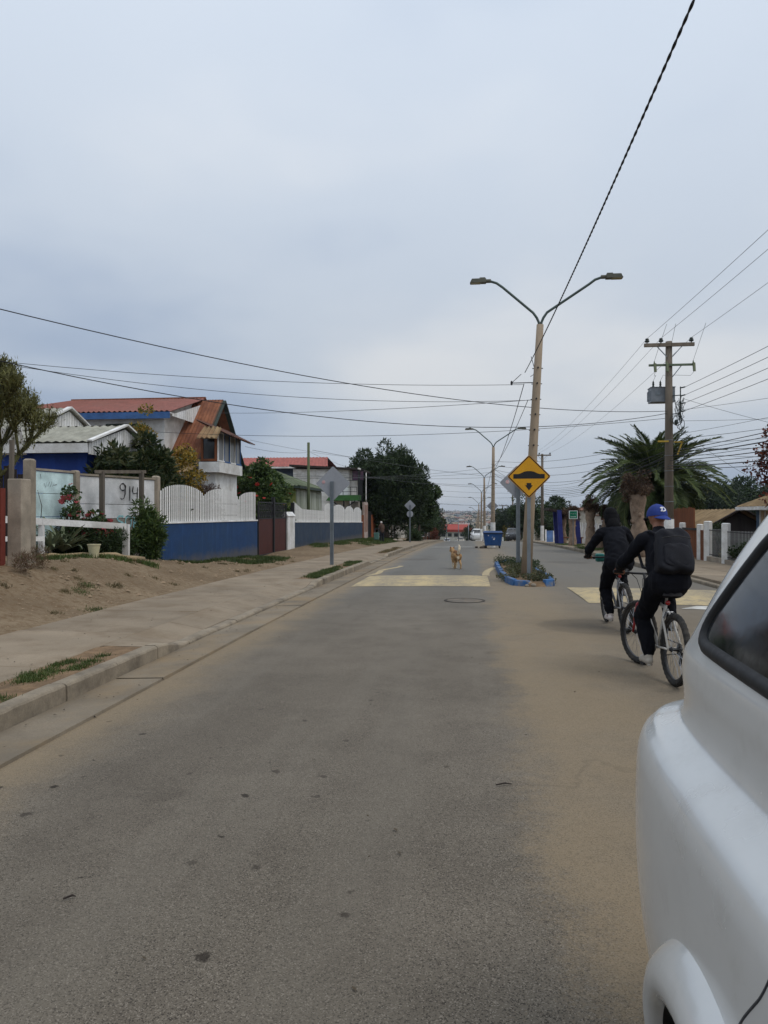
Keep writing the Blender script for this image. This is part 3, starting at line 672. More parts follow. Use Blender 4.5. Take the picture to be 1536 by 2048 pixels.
roof_part('bay_roof', [((bx1+.45,by0-.1,4.78),(bx1+.45,by1+.5,4.7),(bx0-.1,by1+.5,5.4),(bx0-.1,by0-.1,5.42))], mat('dark_rust', A(86,56,44,1.0), .85), H)
roof_part('awning', [((-10.75,by0-.6,4.62),(bx1+.1,by0-.6,4.62),(bx1+.1,by0-.05,5.1),(-10.6,by0-.05,5.15))], mat('tan_tin', A(150,128,96,1.05),.8,dirt=A(130,84,56),damt=.6), H, amp=.035, pitch=.2)
roof_part('porch_roof', [((-12.0,28.2,3.3),(-10.95,28.2,3.3),(-10.9,29.0,3.8),(-12.0,29.0,3.8))], mat('tan_tin', None), H, amp=.035, pitch=.2)

# ---------------------------------------------------------------- low royal-blue house
B = T('house', 'low royal blue board house with white slatted gables and grey tin roof', 'house', (-12, 21.2, gz(-12,21.2)))
roof_part('porch_roof', [((-13.2,18.85,3.58),(-10.2,18.85,3.58),(-10.2,21.0,4.25),(-13.2,21.0,4.25)), ((-10.2,23.1,3.6),(-13.2,23.1,3.6),(-13.2,21.0,4.25),(-10.2,21.0,4.25))], GREYROOF, B, amp=.02, pitch=.25)
m = MB(); m.box(-13.1,-10.25,18.86,18.9,3.28,3.53); m.build('fascia', WHITE, B)
boards_on(B, 'gable_board', WHITE, [(0,-.28),(4.15,-.28),(4.15,0.02),(2.1,.62),(0,.02)], (-10.25,18.92,3.52), (0,1,0), (0,0,1), .11, .025)
m = MB(); m.box(-13.0,-10.5,19.3,22.8,-.2,3.3); m.build('wall', BLUEB, B)
boards_on(B, 'wall_board', BLUEB, [(0,0),(2.4,0),(2.4,2.3),(0,2.3)], (-12.95,19.298,1.0), (1,0,0), (0,0,1), .2, .02, -.02)
m = MB(); m.bar((-10.18,18.85,3.6),(-10.18,21.0,4.27),.05,.14,(1,0,0)); m.bar((-10.18,23.1,3.62),(-10.18,21.0,4.27),.05,.14,(1,0,0)); m.build('barge_board', WHITE, B)
roof_part('roof', [((-20,20.4,4.1),(-12.9,20.4,4.1),(-12.9,22.6,5.05),(-20,22.6,5.05)), ((-12.9,24.9,4.15),(-20,24.9,4.15),(-20,22.6,5.05),(-12.9,22.6,5.05))], GREYROOF, B, amp=.02, pitch=.25)
m = MB(); m.bar((-12.88,20.4,4.12),(-12.88,22.6,5.07),.05,.16,(1,0,0)); m.bar((-12.88,24.9,4.17),(-12.88,22.6,5.07),.05,.16,(1,0,0)); m.build('barge_board', WHITE, B)
boards_on(B, 'gable_board', WHITE, [(0,-.6),(4.3,-.6),(4.3,0.02),(2.15,.9),(0,.02)], (-12.95,20.5,4.05), (0,1,0), (0,0,1), .13, .025)
m = MB(); m.box(-19.8,-13.0,20.7,24.6,-.2,4.05); m.build('wall', BLUEB, B)
boards_on(B, 'awning_board', WHITE, [(0,0),(1.5,0),(1.5,.75),(0,.75)], (-13.6,19.0,3.25), (1,0,0), (0,-.35,1), .1, .03)
window(B, (-11.5,19.29,2.3),(1,0,0),.5,.45,WOODB,GLASS,(0,-1,0),fr=.07,mull=0)
m = MB(); m.box(-14.0,-13.15,20.62,20.7,.3,2.55); d_ = m.build('door', mat('red_brown_door', A(112,58,36,1.3), .7), B)
m = MB(); m.box(-14.1,-14.0,20.6,20.71,.3,2.65); m.box(-13.15,-13.05,20.6,20.71,.3,2.65); m.box(-14.0,-13.15,20.6,20.71,2.55,2.65); m.build('door_frame', WHITE, d_)

# ---------------------------------------------------------------- concrete fence with the painted number
P0, P1, P2 = at(57,1120,16.3), at(150,1110,17.8), at(312,1122,20.4)
Wl = T('panel_fence', 'precast concrete fence painted pale blue and white with a hand-painted number', 'fence', (P1.x, P1.y, gz(P1.x,P1.y)))
def post(parent, p_, z1, wd=.17, material=CONC, name='post', bev=.01, z0=None):
    zb = gz(p_.x,p_.y)-.15 if z0 is None else z0; m = MB(); h = wd/2
    m.add([(p_.x-h,p_.y-h,zb),(p_.x+h,p_.y-h,zb),(p_.x+h,p_.y+h,zb),(p_.x-h,p_.y+h,zb),(p_.x-h,p_.y-h,z1-.03),(p_.x+h,p_.y-h,z1-.03),(p_.x+h,p_.y+h,z1-.03),(p_.x-h,p_.y+h,z1-.03),
           (p_.x-h*.7,p_.y-h*.7,z1),(p_.x+h*.7,p_.y-h*.7,z1),(p_.x+h*.7,p_.y+h*.7,z1),(p_.x-h*.7,p_.y+h*.7,z1)],
          [(3,2,1,0),(0,1,5,4),(1,2,6,5),(2,3,7,6),(3,0,4,7),(4,5,9,8),(5,6,10,9),(6,7,11,10),(7,4,8,11),(8,9,10,11)])
    return m.build(name, material, parent, bevel=bev)
post(Wl, P0, 2.6); post(Wl, P1, 2.67); post(Wl, P2, 2.67, .18)
def panel(a, b_, z0, z1, material, name='panel', label=None, inset=.09):
    d = (b_-a); d.z = 0; L = d.length; d.normalize(); nn = Vector((d.y,-d.x,0))*.045
    a2, b2 = a+d*inset, b_-d*inset; m = MB()
    m.prism([(a2.x-nn.x/2,a2.y-nn.y/2,z0),(b2.x-nn.x/2,b2.y-nn.y/2,z0),(b2.x-nn.x/2,b2.y-nn.y/2,z1),(a2.x-nn.x/2,a2.y-nn.y/2,z1)], nn)
    o = m.build(name, material, Wl, bevel=.008); 
    if label: o['label'] = label
    return o
WPAN = mat('white_panel', A(198,200,200,1.5), 0.88, dirt=A(140,136,130), damt=.45, dscale=1.5)
for z0, z1 in ((.5,1.02),(1.03,1.55),(1.56,2.08),(2.09,2.58)):
    panel(P0, P1, z0, z1, LBLUE)
for z0, z1, mm in ((.3,.88,GREYPAN),(.89,1.50,GREYPAN),(1.51,1.86,WPAN),(1.87,2.54,WPAN)):
    panel(P1, P2, z0, z1, mm)
for a, b_, z in ((P0,P1,2.6),(P1,P2,2.56)):
    m = MB(); m.bar((a.x,a.y,z+.02),(b_.x,b_.y,z+.02),.1,.05); m.build('coping', CONC, Wl)
INK = mat('black_spray_paint', (0.012,0.012,0.014), .7, bump=0); TEAL = mat('pale_teal_spray', A(130,180,184,1.2), .8, bump=0)
def ribbon(m, pts, wd, org, u, v, nrm, lift=.006):
    pts = [Vector(p_) for p_ in pts]; 
    k = len(pts); vs = []
    for i, p_ in enumerate(pts):
        d = (pts[min(i+1,k-1)]-pts[max(i-1,0)]).normalized(); n_ = Vector((-d.y,d.x))*wd/2*(0.75+.35*math.sin(i*1.7))
        for q_ in (p_+n_, p_-n_): vs.append(org+u*q_.x+v*q_.y+nrm*lift)
    m.add(vs, [(2*i,2*i+1,2*i+3,2*i+2) for i in range(k-1)])
def paint(parent, name, strokes, wd, org, u, v, nrm, material):
    m = MB()
    for st_ in strokes: ribbon(m, st_, wd, org, u, v, nrm)
    return m.build(name, material, parent)
def arc(cx, cy, rx, ry, a0, a1, n=14): return [(cx+rx*math.cos(R(a0+(a1-a0)*i/n)), cy+ry*math.sin(R(a0+(a1-a0)*i/n))) for i in range(n+1)]
du = (P2-P1); du.z = 0; du.normalize(); nf = Vector((du.y,-du.x,0)).normalized(); zv = Vector((0,0,1))
org = P1 + du*((231-150)/(312-150)*(P2-P1).length) + nf*.028; org.z = 1.99
nine = [arc(.12,.33,.10,.09,60,420) + [(.21,.3),(.20,.15),(.16,.04),(.08,.01),(.04,.04)]]
one = [[(.37,.36),(.375,.2),(.37,-.02)]]
four = [[(.50,.36),(.47,.24),(.50,.17),(.60,.18),(.66,.2)], [(.66,.34),(.65,.15),(.645,-.03)]]
paint(Wl, 'painted_number', nine+one+four, .035, org, du, zv, nf, INK)
o2 = org.copy(); o2.z = 1.20; o2 -= du*.1
paint(Wl, 'graffiti', [arc(.15,.3,.12,.07,40,270)+arc(.15,.12,.12,.09,90,-140), arc(.42,.22,.11,.15,0,360), [(.62,.02),(.62,.36),(.74,.36),(.78,.27),(.72,.2),(.64,.2),(.8,.02)]], .055, o2, du, zv, nf, TEAL)
dv = (P1-P0); dv.z = 0; dv.normalize(); nf2 = Vector((dv.y,-dv.x,0)).normalized(); o3 = P0+dv*.45+nf2*.028; o3.z = 2.22
paint(Wl, 'graffiti', [[(.0,.1),(.05,.0),(.08,.12),(.12,.02),(.18,.13)], [(.2,.02),(.25,.14),(.27,.02),(.34,.12)], [(.3,.06),(.42,.08)], [(-.1,.2),(-.12,.3)]], .012, o3, dv, zv, nf2, INK)
# wooden frame that stands before the white panels
fa, fb = at(204,1040,18.0), at(283,1040,19.3); fr = T('timber_goalpost', 'grey weathered wooden goalpost frame standing against the white fence panels', 'wooden frame', (fa.x,fa.y,gz(fa.x,fa.y)))
za, zb = at(204,943,18.0).z, at(283,943,19.3).z
for f_, zt in ((fa,za),(fb,zb)):
    m = MB(); m.box(f_.x-.05,f_.x+.05,f_.y-.05,f_.y+.05,gz(f_.x,f_.y)-.1,zt); m.build('post', WOODG, fr)
dd = (fb-fa).normalized(); m = MB(); m.bar((fa.x-dd.x*.2,fa.y-dd.y*.2-.06,za-.02),(fb.x+dd.x*.2,fb.y+dd.y*.2-.06,zb-.0),.03,.08); m.build('crossbar', WOODG, fr)
# low white rail
ra, rb = at(83,1060,15.6), at(252,1060,17.3); lr = T('rail_fence', 'low white wooden rail fence in front of the flower bed', 'fence', (ra.x,ra.y,gz(ra.x,ra.y)))
for f_, zt, wd in ((ra,1.52,.10),(rb,1.38,.15)):
    m = MB(); m.box(f_.x-wd/2,f_.x+wd/2,f_.y-.04,f_.y+.04,gz(f_.x,f_.y)-.15,zt); m.build('post', WHITE, lr)
dd = (rb-ra).normalized(); e0 = ra-dd*.9
m = MB(); m.bar((e0.x,e0.y-.06,1.52),(rb.x+dd.x*.06,rb.y-.065,1.33),.035,.14); m.build('top_rail', WHITE, lr)
m = MB(); m.bar((e0.x,e0.y-.06,1.12),(ra.x+.1,ra.y-.06,1.10),.035,.10); m.build('lower_rail', WHITE, lr)
la, lb = at(74,1096,14.9), at(287,1122,17.2); m = MB(); k = 10
m.tube([Vector((la.x+(lb.x-la.x)*i/k, la.y+(lb.y-la.y)*i/k+.05*math.sin(i*1.3), gz(la.x+(lb.x-la.x)*i/k, la.y+(lb.y-la.y)*i/k)+.05+.02*math.sin(i*2.1))) for i in range(k+1)], [.045,.05,.052,.055,.055,.06,.06,.065,.065,.07,.055], 9)
tag(m.build('log', mat('pale_log', A(150,130,100,1.0), .9, stretch=(.3,.3,1), bump=.6), smooth=True), 'long pale log edging the flower bed on the dirt', 'log')
bp = at(188,1102,15.75); bk = T('bucket', 'small cream plastic bucket under the white rail', 'bucket', (bp.x,bp.y,gz(bp.x,bp.y)))
PLAS = mat('cream_plastic', A(178,172,140,1.25), .5, dirt=A(130,116,86), damt=.5)
m = MB(); m.lathe([(.085,0),(.13,.27),(.142,.27),(.142,.29),(.122,.29),(.078,.02)], 20); m.build('body', PLAS, bk, False, auto=40)
m = MB(); m.tube([(.14*math.cos(a),.14*math.sin(a)*.95,.27-.06*math.sin(a)) for a in [math.pi*i/10 for i in range(11)]], .004, 5); m.build('handle', GALV, bk, False)
# red gate, concrete gate pillars
gp = at(38,1132,12.7); pl = T('gate_pillar', 'short thick concrete pillar beside the red board gate', 'pillar', (gp.x,gp.y,gz(gp.x,gp.y)))
m = MB(); zt = 2.22; m.box(gp.x-.125,gp.x+.135,gp.y-.14,gp.y+.14,gz(gp.x,gp.y)-.2,zt); m.build('shaft', CONC, pl, bevel=.015)
tp = at(59,1126,13.4); post(None, tp, 2.62, .16); o_ = bpy.context.scene.collection.objects[-1]; o_.name = 'concrete_post'; tag(o_, 'tall slim concrete post right behind the thick gate pillar', 'post')
gt = T('board_gate', 'red painted gate of upright boards at the left edge', 'gate', (gp.x-.25,gp.y-.1,gz(gp.x,gp.y)))
for i in range(16):
    x = gp.x-.17-.02*i*.5; yy = gp.y-.14-i*.135; h = 2.0+.1*math.sin(i*.6+.6); m = MB(); m.box(x-.015,x+.015,yy-.125,yy,gz(x,yy)-.02,h); m.build('board', BRICKRED, gt)
m = MB(); m.box(gp.x-.34,gp.x-.30,gp.y-2.3,gp.y-.16,1.0,1.1); m.box(gp.x-.36,gp.x-.32,gp.y-2.3,gp.y-.16,1.75,1.85); m.build('brace', WOODB, gt)
df = T('board_fence', 'dark old board fence behind the succulent tree', 'fence', (-10.0,13.6,gz(-10,13.6)))
for i in range(18):
    x = -12.0+i*.16; m = MB(); m.box(x,x+.145,14.5+.02*(i%3),14.53+.02*(i%3),gz(x,14.5)-.1,2.55+.12*math.sin(i*2.3)); m.build('board', WOODD, df)
m = MB(); q0, q1 = at(20,960,13.6), at(24,880,13.6); m.bar((q0.x,q0.y,gz(q0.x,q0.y)),q1,.08,.06); tag(m.build('wooden_stake', WOODG), 'grey leaning stake standing behind the gate pillar', 'stake')

# ---------------------------------------------------------------- white picket fence on the blue wall
def wall_fence(label, xf, ya, yb, ztop, arches, picket_w, gap, paint_m, ph):
    o = T('garden_wall', label, 'garden wall', (xf, ya, gz(xf,ya))); n = 12; m = MB(); vs = []
    for i in range(n+1):
        yy = ya+(yb-ya)*i/n; zt = ztop(yy); zb_ = gz(xf,yy)-.25; vs += [(xf-.075,yy,zb_),(xf+.075,yy,zb_),(xf+.075,yy,zt),(xf-.075,yy,zt)]
    m.add(vs, [(k*4+i,k*4+(i+1)%4,(k+1)*4+(i+1)%4,(k+1)*4+i) for k in range(n) for i in range(4)]+[(3,2,1,0),(n*4,n*4+1,n*4+2,n*4+3)]); m.build('wall', paint_m, o)
    m = MB(); m.bar((xf,ya,ztop(ya)+.028),(xf,yb,ztop(yb)+.028),.2,.05); m.build('coping', WHITE, o)
    for dz in (.18,.58):
        m = MB(); m.bar((xf-.03,ya+.03,ztop(ya)+.05+dz),(xf-.03,yb-.03,ztop(yb)+.05+dz),.03,.05); m.build('rail', WOODG, o)
    m = MB(); h = .5
    pm = MB(); pm.add([(-.005,-picket_w/2,0),(.005,-picket_w/2,0),(.005,picket_w/2,0),(-.005,picket_w/2,0),(-.005,-picket_w/2,1),(.005,-picket_w/2,1),(.005,picket_w/2,1),(-.005,picket_w/2,1)], [(3,2,1,0),(4,5,6,7),(0,1,5,4),(1,2,6,5),(2,3,7,6),(3,0,4,7)])
    me = pm.mesh('picket', WHITE); yy = ya+picket_w/2+.01; rd = random.Random(3)
    while yy < yb-picket_w/2:
        p_ = link_mesh('picket', me, o, True, loc=(xf+rd.uniform(-.003,.003), yy, ztop(yy)+.055), rot=(rd.uniform(-.006,.006),0,0)); p_.scale = (1,1,ph(yy)); yy += picket_w+gap
    return o
AR1 = [atx(px,1000,-8.5).y for px in (318,408,477,532)]
def ph1(y):
    for a, b_ in zip(AR1, AR1[1:]):
        if y <= b_: t_ = (y-a)/(b_-a); return .74+.34*math.sqrt(max(0,1-(2*t_-1)**2)) if 0 <= t_ else .8
    return .8
ya1, yb1 = atx(320,1047,-8.5).y, atx(511,1047,-8.5).y
wall_fence('royal blue garden wall topped by scalloped white pickets, left of the maroon gate', -8.5, ya1, yb1, lambda y: 1.35-.001*(y-ya1), AR1, .088, .062, BLUEW, ph1)
ya2, yb2 = atx(587,1047,-8.5).y, atx(723,1047,-8.5).y
AR2 = [atx(px,1000,-8.5).y for px in (648,665,690,707,723)]
def ph2(y):
    if y < AR2[0]:
        t_ = (y-ya2)/(AR2[0]-ya2); return .62 + .35*max(0, 1-t_*4)
    for a, b_ in zip(AR2, AR2[1:]):
        if y <= b_: t_ = (y-a)/(b_-a); return .72+.38*math.sqrt(max(0,1-(2*t_-1)**2))
    return .7
wall_fence('dull blue garden wall topped by white pickets, behind the near grey sign back', -8.5, ya2, yb2, lambda y: 1.21-.0115*(y-ya2), AR2, .13, .07, BLUEW2, ph2)
# maroon gate with black lattice
ga, gm_, gb = yb1+.1, atx(543,1000,-8.5).y, atx(569,1000,-8.5).y
MG = T('metal_gate', 'maroon slatted double gate with black wrought lattice above', 'gate', (-8.45,ga,gz(-8.45,ga)))
zg = gz(-8.45,ga)
for a, b_ in ((ga,gm_-.08),(gm_+.08,gb)):
    leaf_ = MB(); zb_ = zg+.02
    for yy in (a,b_-.05): leaf_.box(-8.45,-8.40,yy,yy+.05,zb_,2.12)
    for z in (zb_,1.42,2.07): leaf_.box(-8.448,-8.402,a+.05,b_-.05,z,z+.05)
    lf = leaf_.build('leaf_frame', BLACKM, MG); yy = a+.06; k = 0
    while yy < b_-.14:
        m = MB(); m.box(-8.44,-8.415,yy,yy+.085,zb_+.05,1.42); m.build('slat', MAROON, lf); yy += .105
    yy = a+.2
    while yy < b_-.15:
        m = MB()
        for cz in (1.62,1.9):
            m.tube([(-8.425,yy+.10*math.cos(t_),cz+.13*math.sin(t_)) for t_ in [6.2832*i/12 for i in range(13)]], .012, 5, caps=False)
        m.box(-8.432,-8.42,yy-.006,yy+.006,1.47,2.07); m.build('scroll', BLACKM, lf); yy += .26
m = MB(); m.box(-8.5,-8.36,gm_-.07,gm_+.07,zg-.1,2.35); m.build('gate_post', BLACKM, MG)
m = MB(); yy = (gb+ya2)/2; wd = (ya2-gb)*.42; zt = at(575,1027,34.5).z; m.box(-8.62,-8.35,gb+.06,ya2-.35,gz(-8.5,gb)-.1,zt-.12); m.prism([(-8.66,gb,zt-.12),(-8.31,gb,zt-.12),(-8.485,gb,zt+.08)], (0,ya2-.3-gb,0))
tag(m.build('gate_pillar', WHITE), 'white pillar with little pitched cap beside the maroon gate', 'pillar')
m = MB(); m.box(-8.58,-8.42,ya2-.26,ya2-.08,gz(-8.5,ya2)-.1,at(585,1005,35.6).z); tag(m.build('metal_post', BLACKM), 'black square post between the white pillar and the dull blue wall', 'post')

# ---------------------------------------------------------------- green house, red long roof, post
Gh = T('house', 'low olive green house with mossy green hip roof and streaked white side panels', 'house', (-12,44,gz(-12,44)))
hx0, hx1, hy0, hy1 = -17.5, -9.7, 40.4, 47.6
m = MB(); m.box(hx0,hx1,hy0,hy1,-.6,3.15); m.build('wall', OLIVE, Gh)
ez, rz2 = 3.2, 4.55; e_ = .35
c00,c10,c11,c01 = (hx0-e_,hy0-e_,ez),(hx1+e_,hy0-e_,ez),(hx1+e_,hy1+e_,ez),(hx0-e_,hy1+e_,ez); r0_, r1_ = (-15.0,44,rz2),(-12.6,44,rz2)
roof_part('roof', [(c00,c10,r1_,r0_),(c11,c01,r0_,r1_),(c10,c11,r1_,(r1_[0],44.001,rz2)),(c01,c00,r0_,(r0_[0],44.001,rz2))], GREENROOF, Gh, amp=.03)
m = MB(); m.box(hx1+e_-.03,hx1+e_+.02,hy0-e_,hy1+e_,ez-.16,ez-.02); m.box(hx0,hx1+e_-.04,hy0-e_-.02,hy0-e_+.02,ez-.16,ez-.02); m.build('fascia', DGREEN, Gh)
STREAK = mat('streaked_panel', A(186,188,176,1.2), .7, col2=A(100,108,84,1.1), stretch=(1,2.4,.18), scale=1.6, dirt=A(92,100,76), damt=.6, dscale=2)
for i in range(8):
    yy = hy0+.1+i*.88; m = MB(); m.box(hx1+.002,hx1+.05,yy,yy+.82,.2,3.02); m.build('side_panel', STREAK, Gh)
for i in range(3): window(Gh, (hx1-1.4-i*2.2,hy0-.004,1.9),(1,0,0),1.1,1.2,DGREEN,GLASS,(0,-1,0),mull=1)
LR = T('house', 'dark blue building under a long coral red roof behind the green post', 'house', (-17,72,gz(-17,72)))
xr = at(655,930,70).x; m = MB(); m.box(xr-9,xr-.4,69.6,75,-.9,6.05); m.build('wall', mat('slate_blue_wall', (0.03,0.042,0.065), .8), LR)
roof_part('roof', [((xr-9.3,69,6.15),(xr,69,6.15),(xr-.5,71.5,7.2),(xr-9.3,71.5,7.2)),((xr,75.5,6.15),(xr-9.3,75.5,6.15),(xr-9.3,71.5,7.2),(xr-.5,71.5,7.2))], REDROOF2, LR, amp=.03, pitch=.35)
m = MB(); m.box(xr-9.2,xr,68.98,69.02,5.98,6.13); m.build('fascia', WHITEWALL, LR)
gp_ = at(617,955,42); m = MB(); m.tube([(gp_.x,gp_.y,gz(gp_.x,gp_.y)-.2),(gp_.x,gp_.y,at(617,885,42).z)], [.09,.075], 10)
tag(m.build('wooden_pole', mat('mossy_wood', A(84,92,66,1.1), .95, stretch=(1,1,.15), bump=.6), smooth=True), 'mossy green wooden pole rising behind the green roof', 'pole')

# ---------------------------------------------------------------- white house with terrace, entrance
Th = T('house', 'white house with terrace railing, green canopy and black lattice beside the dark tree', 'house', (-11,60,gz(-11,60)))
tx, ty = -8.75, 58.6
def tz(py): return at(700,py,59.5).z
BOARDW = WHITEWALL
m = MB(); m.box(tx-5.5,tx-.9,ty,ty+6,-1,tz(938)); m.build('wall', WHITEWALL, Th)
for i in range(11):
    z = tz(1003)+i*.23; m = MB(); m.box(tx-3.6,tx-1.0,ty-.03,ty-.002,z,z+.215); m.build('weatherboard', WHITE, Th)
m = MB(); m.prism([(tx-5.7,ty-.5,tz(933)),(tx+.1,ty-.5,tz(941)),(tx+.1,ty-.5,tz(938)+.02),(tx-5.7,ty-.5,tz(929))],(0,6.9,0)); m.build('roof', WOODD, Th)
PINK = mat('pink_poster', A(150,110,130,1.2), .6, col2=A(70,50,80), scale=3.5, var=.5)
window(Th, ((at(714,951,58.6)).x, ty-.035, tz(951)), (1,0,0), .95, .85, BLACKM, PINK, (0,-1,0), fr=.05, mull=0)
m = MB()
for z in (tz(963),tz(976),tz(985)): m.box(tx-1.9,tx-.1,ty-1.22,ty-1.18,z,z+.04)
for x in (tx-1.9,tx-1.2,tx-.6,tx-.1): m.box(x-.02,x+.02,ty-1.215,ty-1.175,tz(992),tz(976))
m.build('railing', BLACKM, Th)
AST = mat('canopy_green', (0.02,0.07,0.015), .9, bump=.8)
m = MB(); m.prism([(tx-2.5,ty-1.6,tz(1002)),(tx+.05,ty-1.6,tz(1002)),(tx+.05,ty-1.3,tz(991)),(tx-2.2,ty-1.3,tz(991))],(0,1.5,0)); m.build('canopy', AST, Th)
m = MB(); pc = Vector((tx-1.1,ty-1.45,tz(1019)))
m.bar((pc.x,pc.y,tz(1075)),(pc.x,pc.y,tz(1002)),.1,.1,(0,1,0)); m.bar(pc,(pc.x-.9,pc.y,tz(1003)),.08,.08,(0,1,0)); m.bar(pc,(pc.x+.9,pc.y,tz(1003)),.08,.08,(0,1,0)); m.build('canopy_bracket', BLACKM, Th)
m = MB(); m.box(tx-.6,tx,ty-1.0,ty-.4,-1,tz(1003)); m.build('pier', GREYPAN, Th)
for i in range(13):
    yy = ty-1.3+i*.19; m = MB(); m.box(tx-.02,tx+.02,yy,yy+.06,tz(1003),tz(945)); m.build('lattice_bar', BLACKM, Th)
m = MB()
for z in (tz(945),tz(992)): m.box(tx-.03,tx+.03,ty-1.3,ty+1.2,z,z+.06)
m.build('lattice_rail', BLACKM, Th)
for px, off in ((733,0),(756,1.0)):
    m = MB(); b0 = atx(px,1078,tx+.12); xx, yy = b0.x, b0.y
    m.tube([(xx,yy,gz(xx,yy)),(xx,yy,tz(1004)),(xx,yy-.3,tz(998)),(xx,yy-.3,tz(955)),(xx-.05,yy+.1,tz(942))], .045, 8); m.build('downpipe', WHITE, Th)
m = MB(); m.box(tx,tx+.1,ty-1.4,ty+1.4,tz(941),tz(938)); m.build('gutter', WHITE, Th)
# entrance posts and boards along the fence line
ye = yb2+.15
m = MB(); m.box(-8.62,-8.38,ye,ye+.35,gz(-8.5,ye)-.2,tz(1030)); tag(m.build('gate_post', mat('rust_brown_post', A(120,72,48,1.3), .8)), 'rust brown wooden post ending the dull blue wall', 'post')
ep = T('screen_wall', 'grey entrance wall with upright brown slots beside the downpipe', 'screen wall', (-8.5,ye+1,gz(-8.5,ye+1)))
m = MB(); m.box(-8.58,-8.42,ye+.9,ye+2.9,gz(-8.5,ye+1)-.2,tz(1003)-.05); m.build('wall', mat('pinkish_render', A(158,142,134,1.3), .85), ep)
for i in range(4): 
    m = MB(); yy = ye+1.1+i*.45; m.box(-8.43,-8.40,yy,yy+.12,gz(-8.5,ye)+.5,tz(1010)); m.build('slot', WOODB, ep)
m = MB(); yy = ye+3.1; m.box(-8.54,-8.46,yy,yy+2.2,gz(-8.5,yy),tz(1022)); tag(m.build('metal_door', BLACKM), 'black metal door in the entrance between downpipes', 'door')
od = T('board_gate', 'orange brown board gate behind the standing old person', 'gate', (-8.5,ye+5.6,gz(-8.5,ye+5.6)))
for i in range(14):
    yy = ye+5.5+i*.3; m = MB(); m.box(-8.52,-8.47,yy,yy+.28,gz(-8.5,yy),at(765,1030,66).z+.03*(i%2)); m.build('board', mat('orange_wood', A(140,80,48,1.3), .75, stretch=(1,1,.2)), od)
pf = T('picket_fence', 'old white picket fence under the dark tree', 'fence', (-8.3,ye+11,gz(-8.3,ye+11)))
for i in range(16):
    yy = ye+10.2+i*.32; m = MB(); m.box(-8.32,-8.29,yy,yy+.16,gz(-8.3,yy),gz(-8.3,yy)+1.25+.1*math.sin(i*5)); m.build('picket', WHITE, pf)
for px, py in ((783,990),(789,993)):
    b0 = atx(px,1060,-8.2); m = MB(); m.tube([(b0.x,b0.y,gz(b0.x,b0.y)-.1),(b0.x,b0.y,at(px,py,b0.y/CA+.1).z)], [.09,.08], 8)
    tag(m.build('wooden_pole', WOODG, smooth=True), 'bare grey pole under the dark tree, %s of two side by side' % ('left' if px == 783 else 'right'), 'pole')
# ---------------------------------------------------------------- left-hand vegetation
# succulent tree of finger-like branches
def succulent():
    c = at(30,1000,15.6); o = T('succulent_tree', 'big candelabra succulent tree of pale green finger branches at the left edge', 'tree', (c.x-.75,c.y,gz(c.x,c.y)))
    base = Vector((0,0,0)); rd = random.Random(21); tm = MB(); fm = MB()
    tm.tube([(0,0,-.2),(.05,0,.8),(.0,.05,1.5)], [.16,.14,.12], 8)
    def grow(p_, d, L, r, lev):
        q_ = p_+d*L; up_ = (d+Vector((0,0,.35))).normalized(); e_ = q_+up_*L*.55
        (tm if lev < 1 else fm).tube([p_, q_, e_], [r, r*.92, r*.8], 6)
        if lev >= 4 or (lev == 3 and rd.random() < .25):
            for k in range(3):
                v = (up_+Vector((rd.uniform(-.5,.5),rd.uniform(-.5,.5),rd.uniform(.0,.5)))).normalized(); fm.tube([e_, e_+v*.14, e_+v*.24], [.018,.022,.010], 5)
            return
        for k in range(rd.choice((2,3,3))):
            a = rd.uniform(0,6.28); v = (up_+Vector((math.cos(a),math.sin(a),rd.uniform(-.1,.35)))*.85).normalized(); grow(e_, v, L*rd.uniform(.68,.85), max(.022,r*.68), lev+1)
    for k in range(6):
        a = k*1.05+rd.uniform(-.3,.3); grow(Vector((0,0,1.1+.12*k)), Vector((math.cos(a),math.sin(a),.75)).normalized(), .55, .075, 0)
    tm.build('trunk', BARK, o, False, smooth=True)
    fm.build('branches', mat('succulent_skin', A(74,72,46,1.1), .8, col2=A(104,102,62,1.1), var=.3, scale=3), o, False, smooth=True)
    cs = []; rng = np.random.default_rng(4); tips = np.array([v for v in fm.v[::6]])
    tips = tips[tips[:,2] > 1.2]; P = tips[rng.integers(0,len(tips),30000)] + rng.normal(scale=.06,size=(30000,3))
    V_, Q_ = leaf_quads(P, rng, .10, .24, .9); link_mesh('leaves', np_mesh('succulent_leaves', V_, Q_, leaf_mat('succulent_leaf', (0.10,0.108,0.03), (0.25,0.24,0.08), trans=.15)), o, False)
    o.scale = (.72,.8,1.0)
succulent()
bush('shrub', 'tall dark olive shrub behind the white number panel, crowned beside the golden shrub', 'shrub', (-9.65,21.4), (.6,1.25,2.08), 90, .36, 230, .25, [L_DARK,L_OLIVE], 11, split=.6, aspect=.3)
bush('shrub', 'broad dark olive shrub before the blue porch, left of the taller olive shrub', 'shrub', (-9.85,19.75), (.5,.7,1.85), 60, .34, 220, .25, [L_DARK,L_OLIVE], 111, split=.6, aspect=.3)
c = at(366,930,26.6); bush('shrub', 'loose golden yellow shrub in front of the rusty wing roof', 'shrub', (c.x,c.y), (.62,.6,2.4), 70, .32, 130, .11, [L_GOLD,L_OLIVE], 12, split=.72, aspect=.6)
c = at(290,890,26); bush('shrub', 'thin yellow sprigs reaching up before the upstairs window', 'shrub', (c.x,c.y), (.4,.4,2.75), 36, .28, 100, .11, [L_GOLD,L_LIGHT], 13, split=.7, aspect=.6, shell=.6, flat=.0)
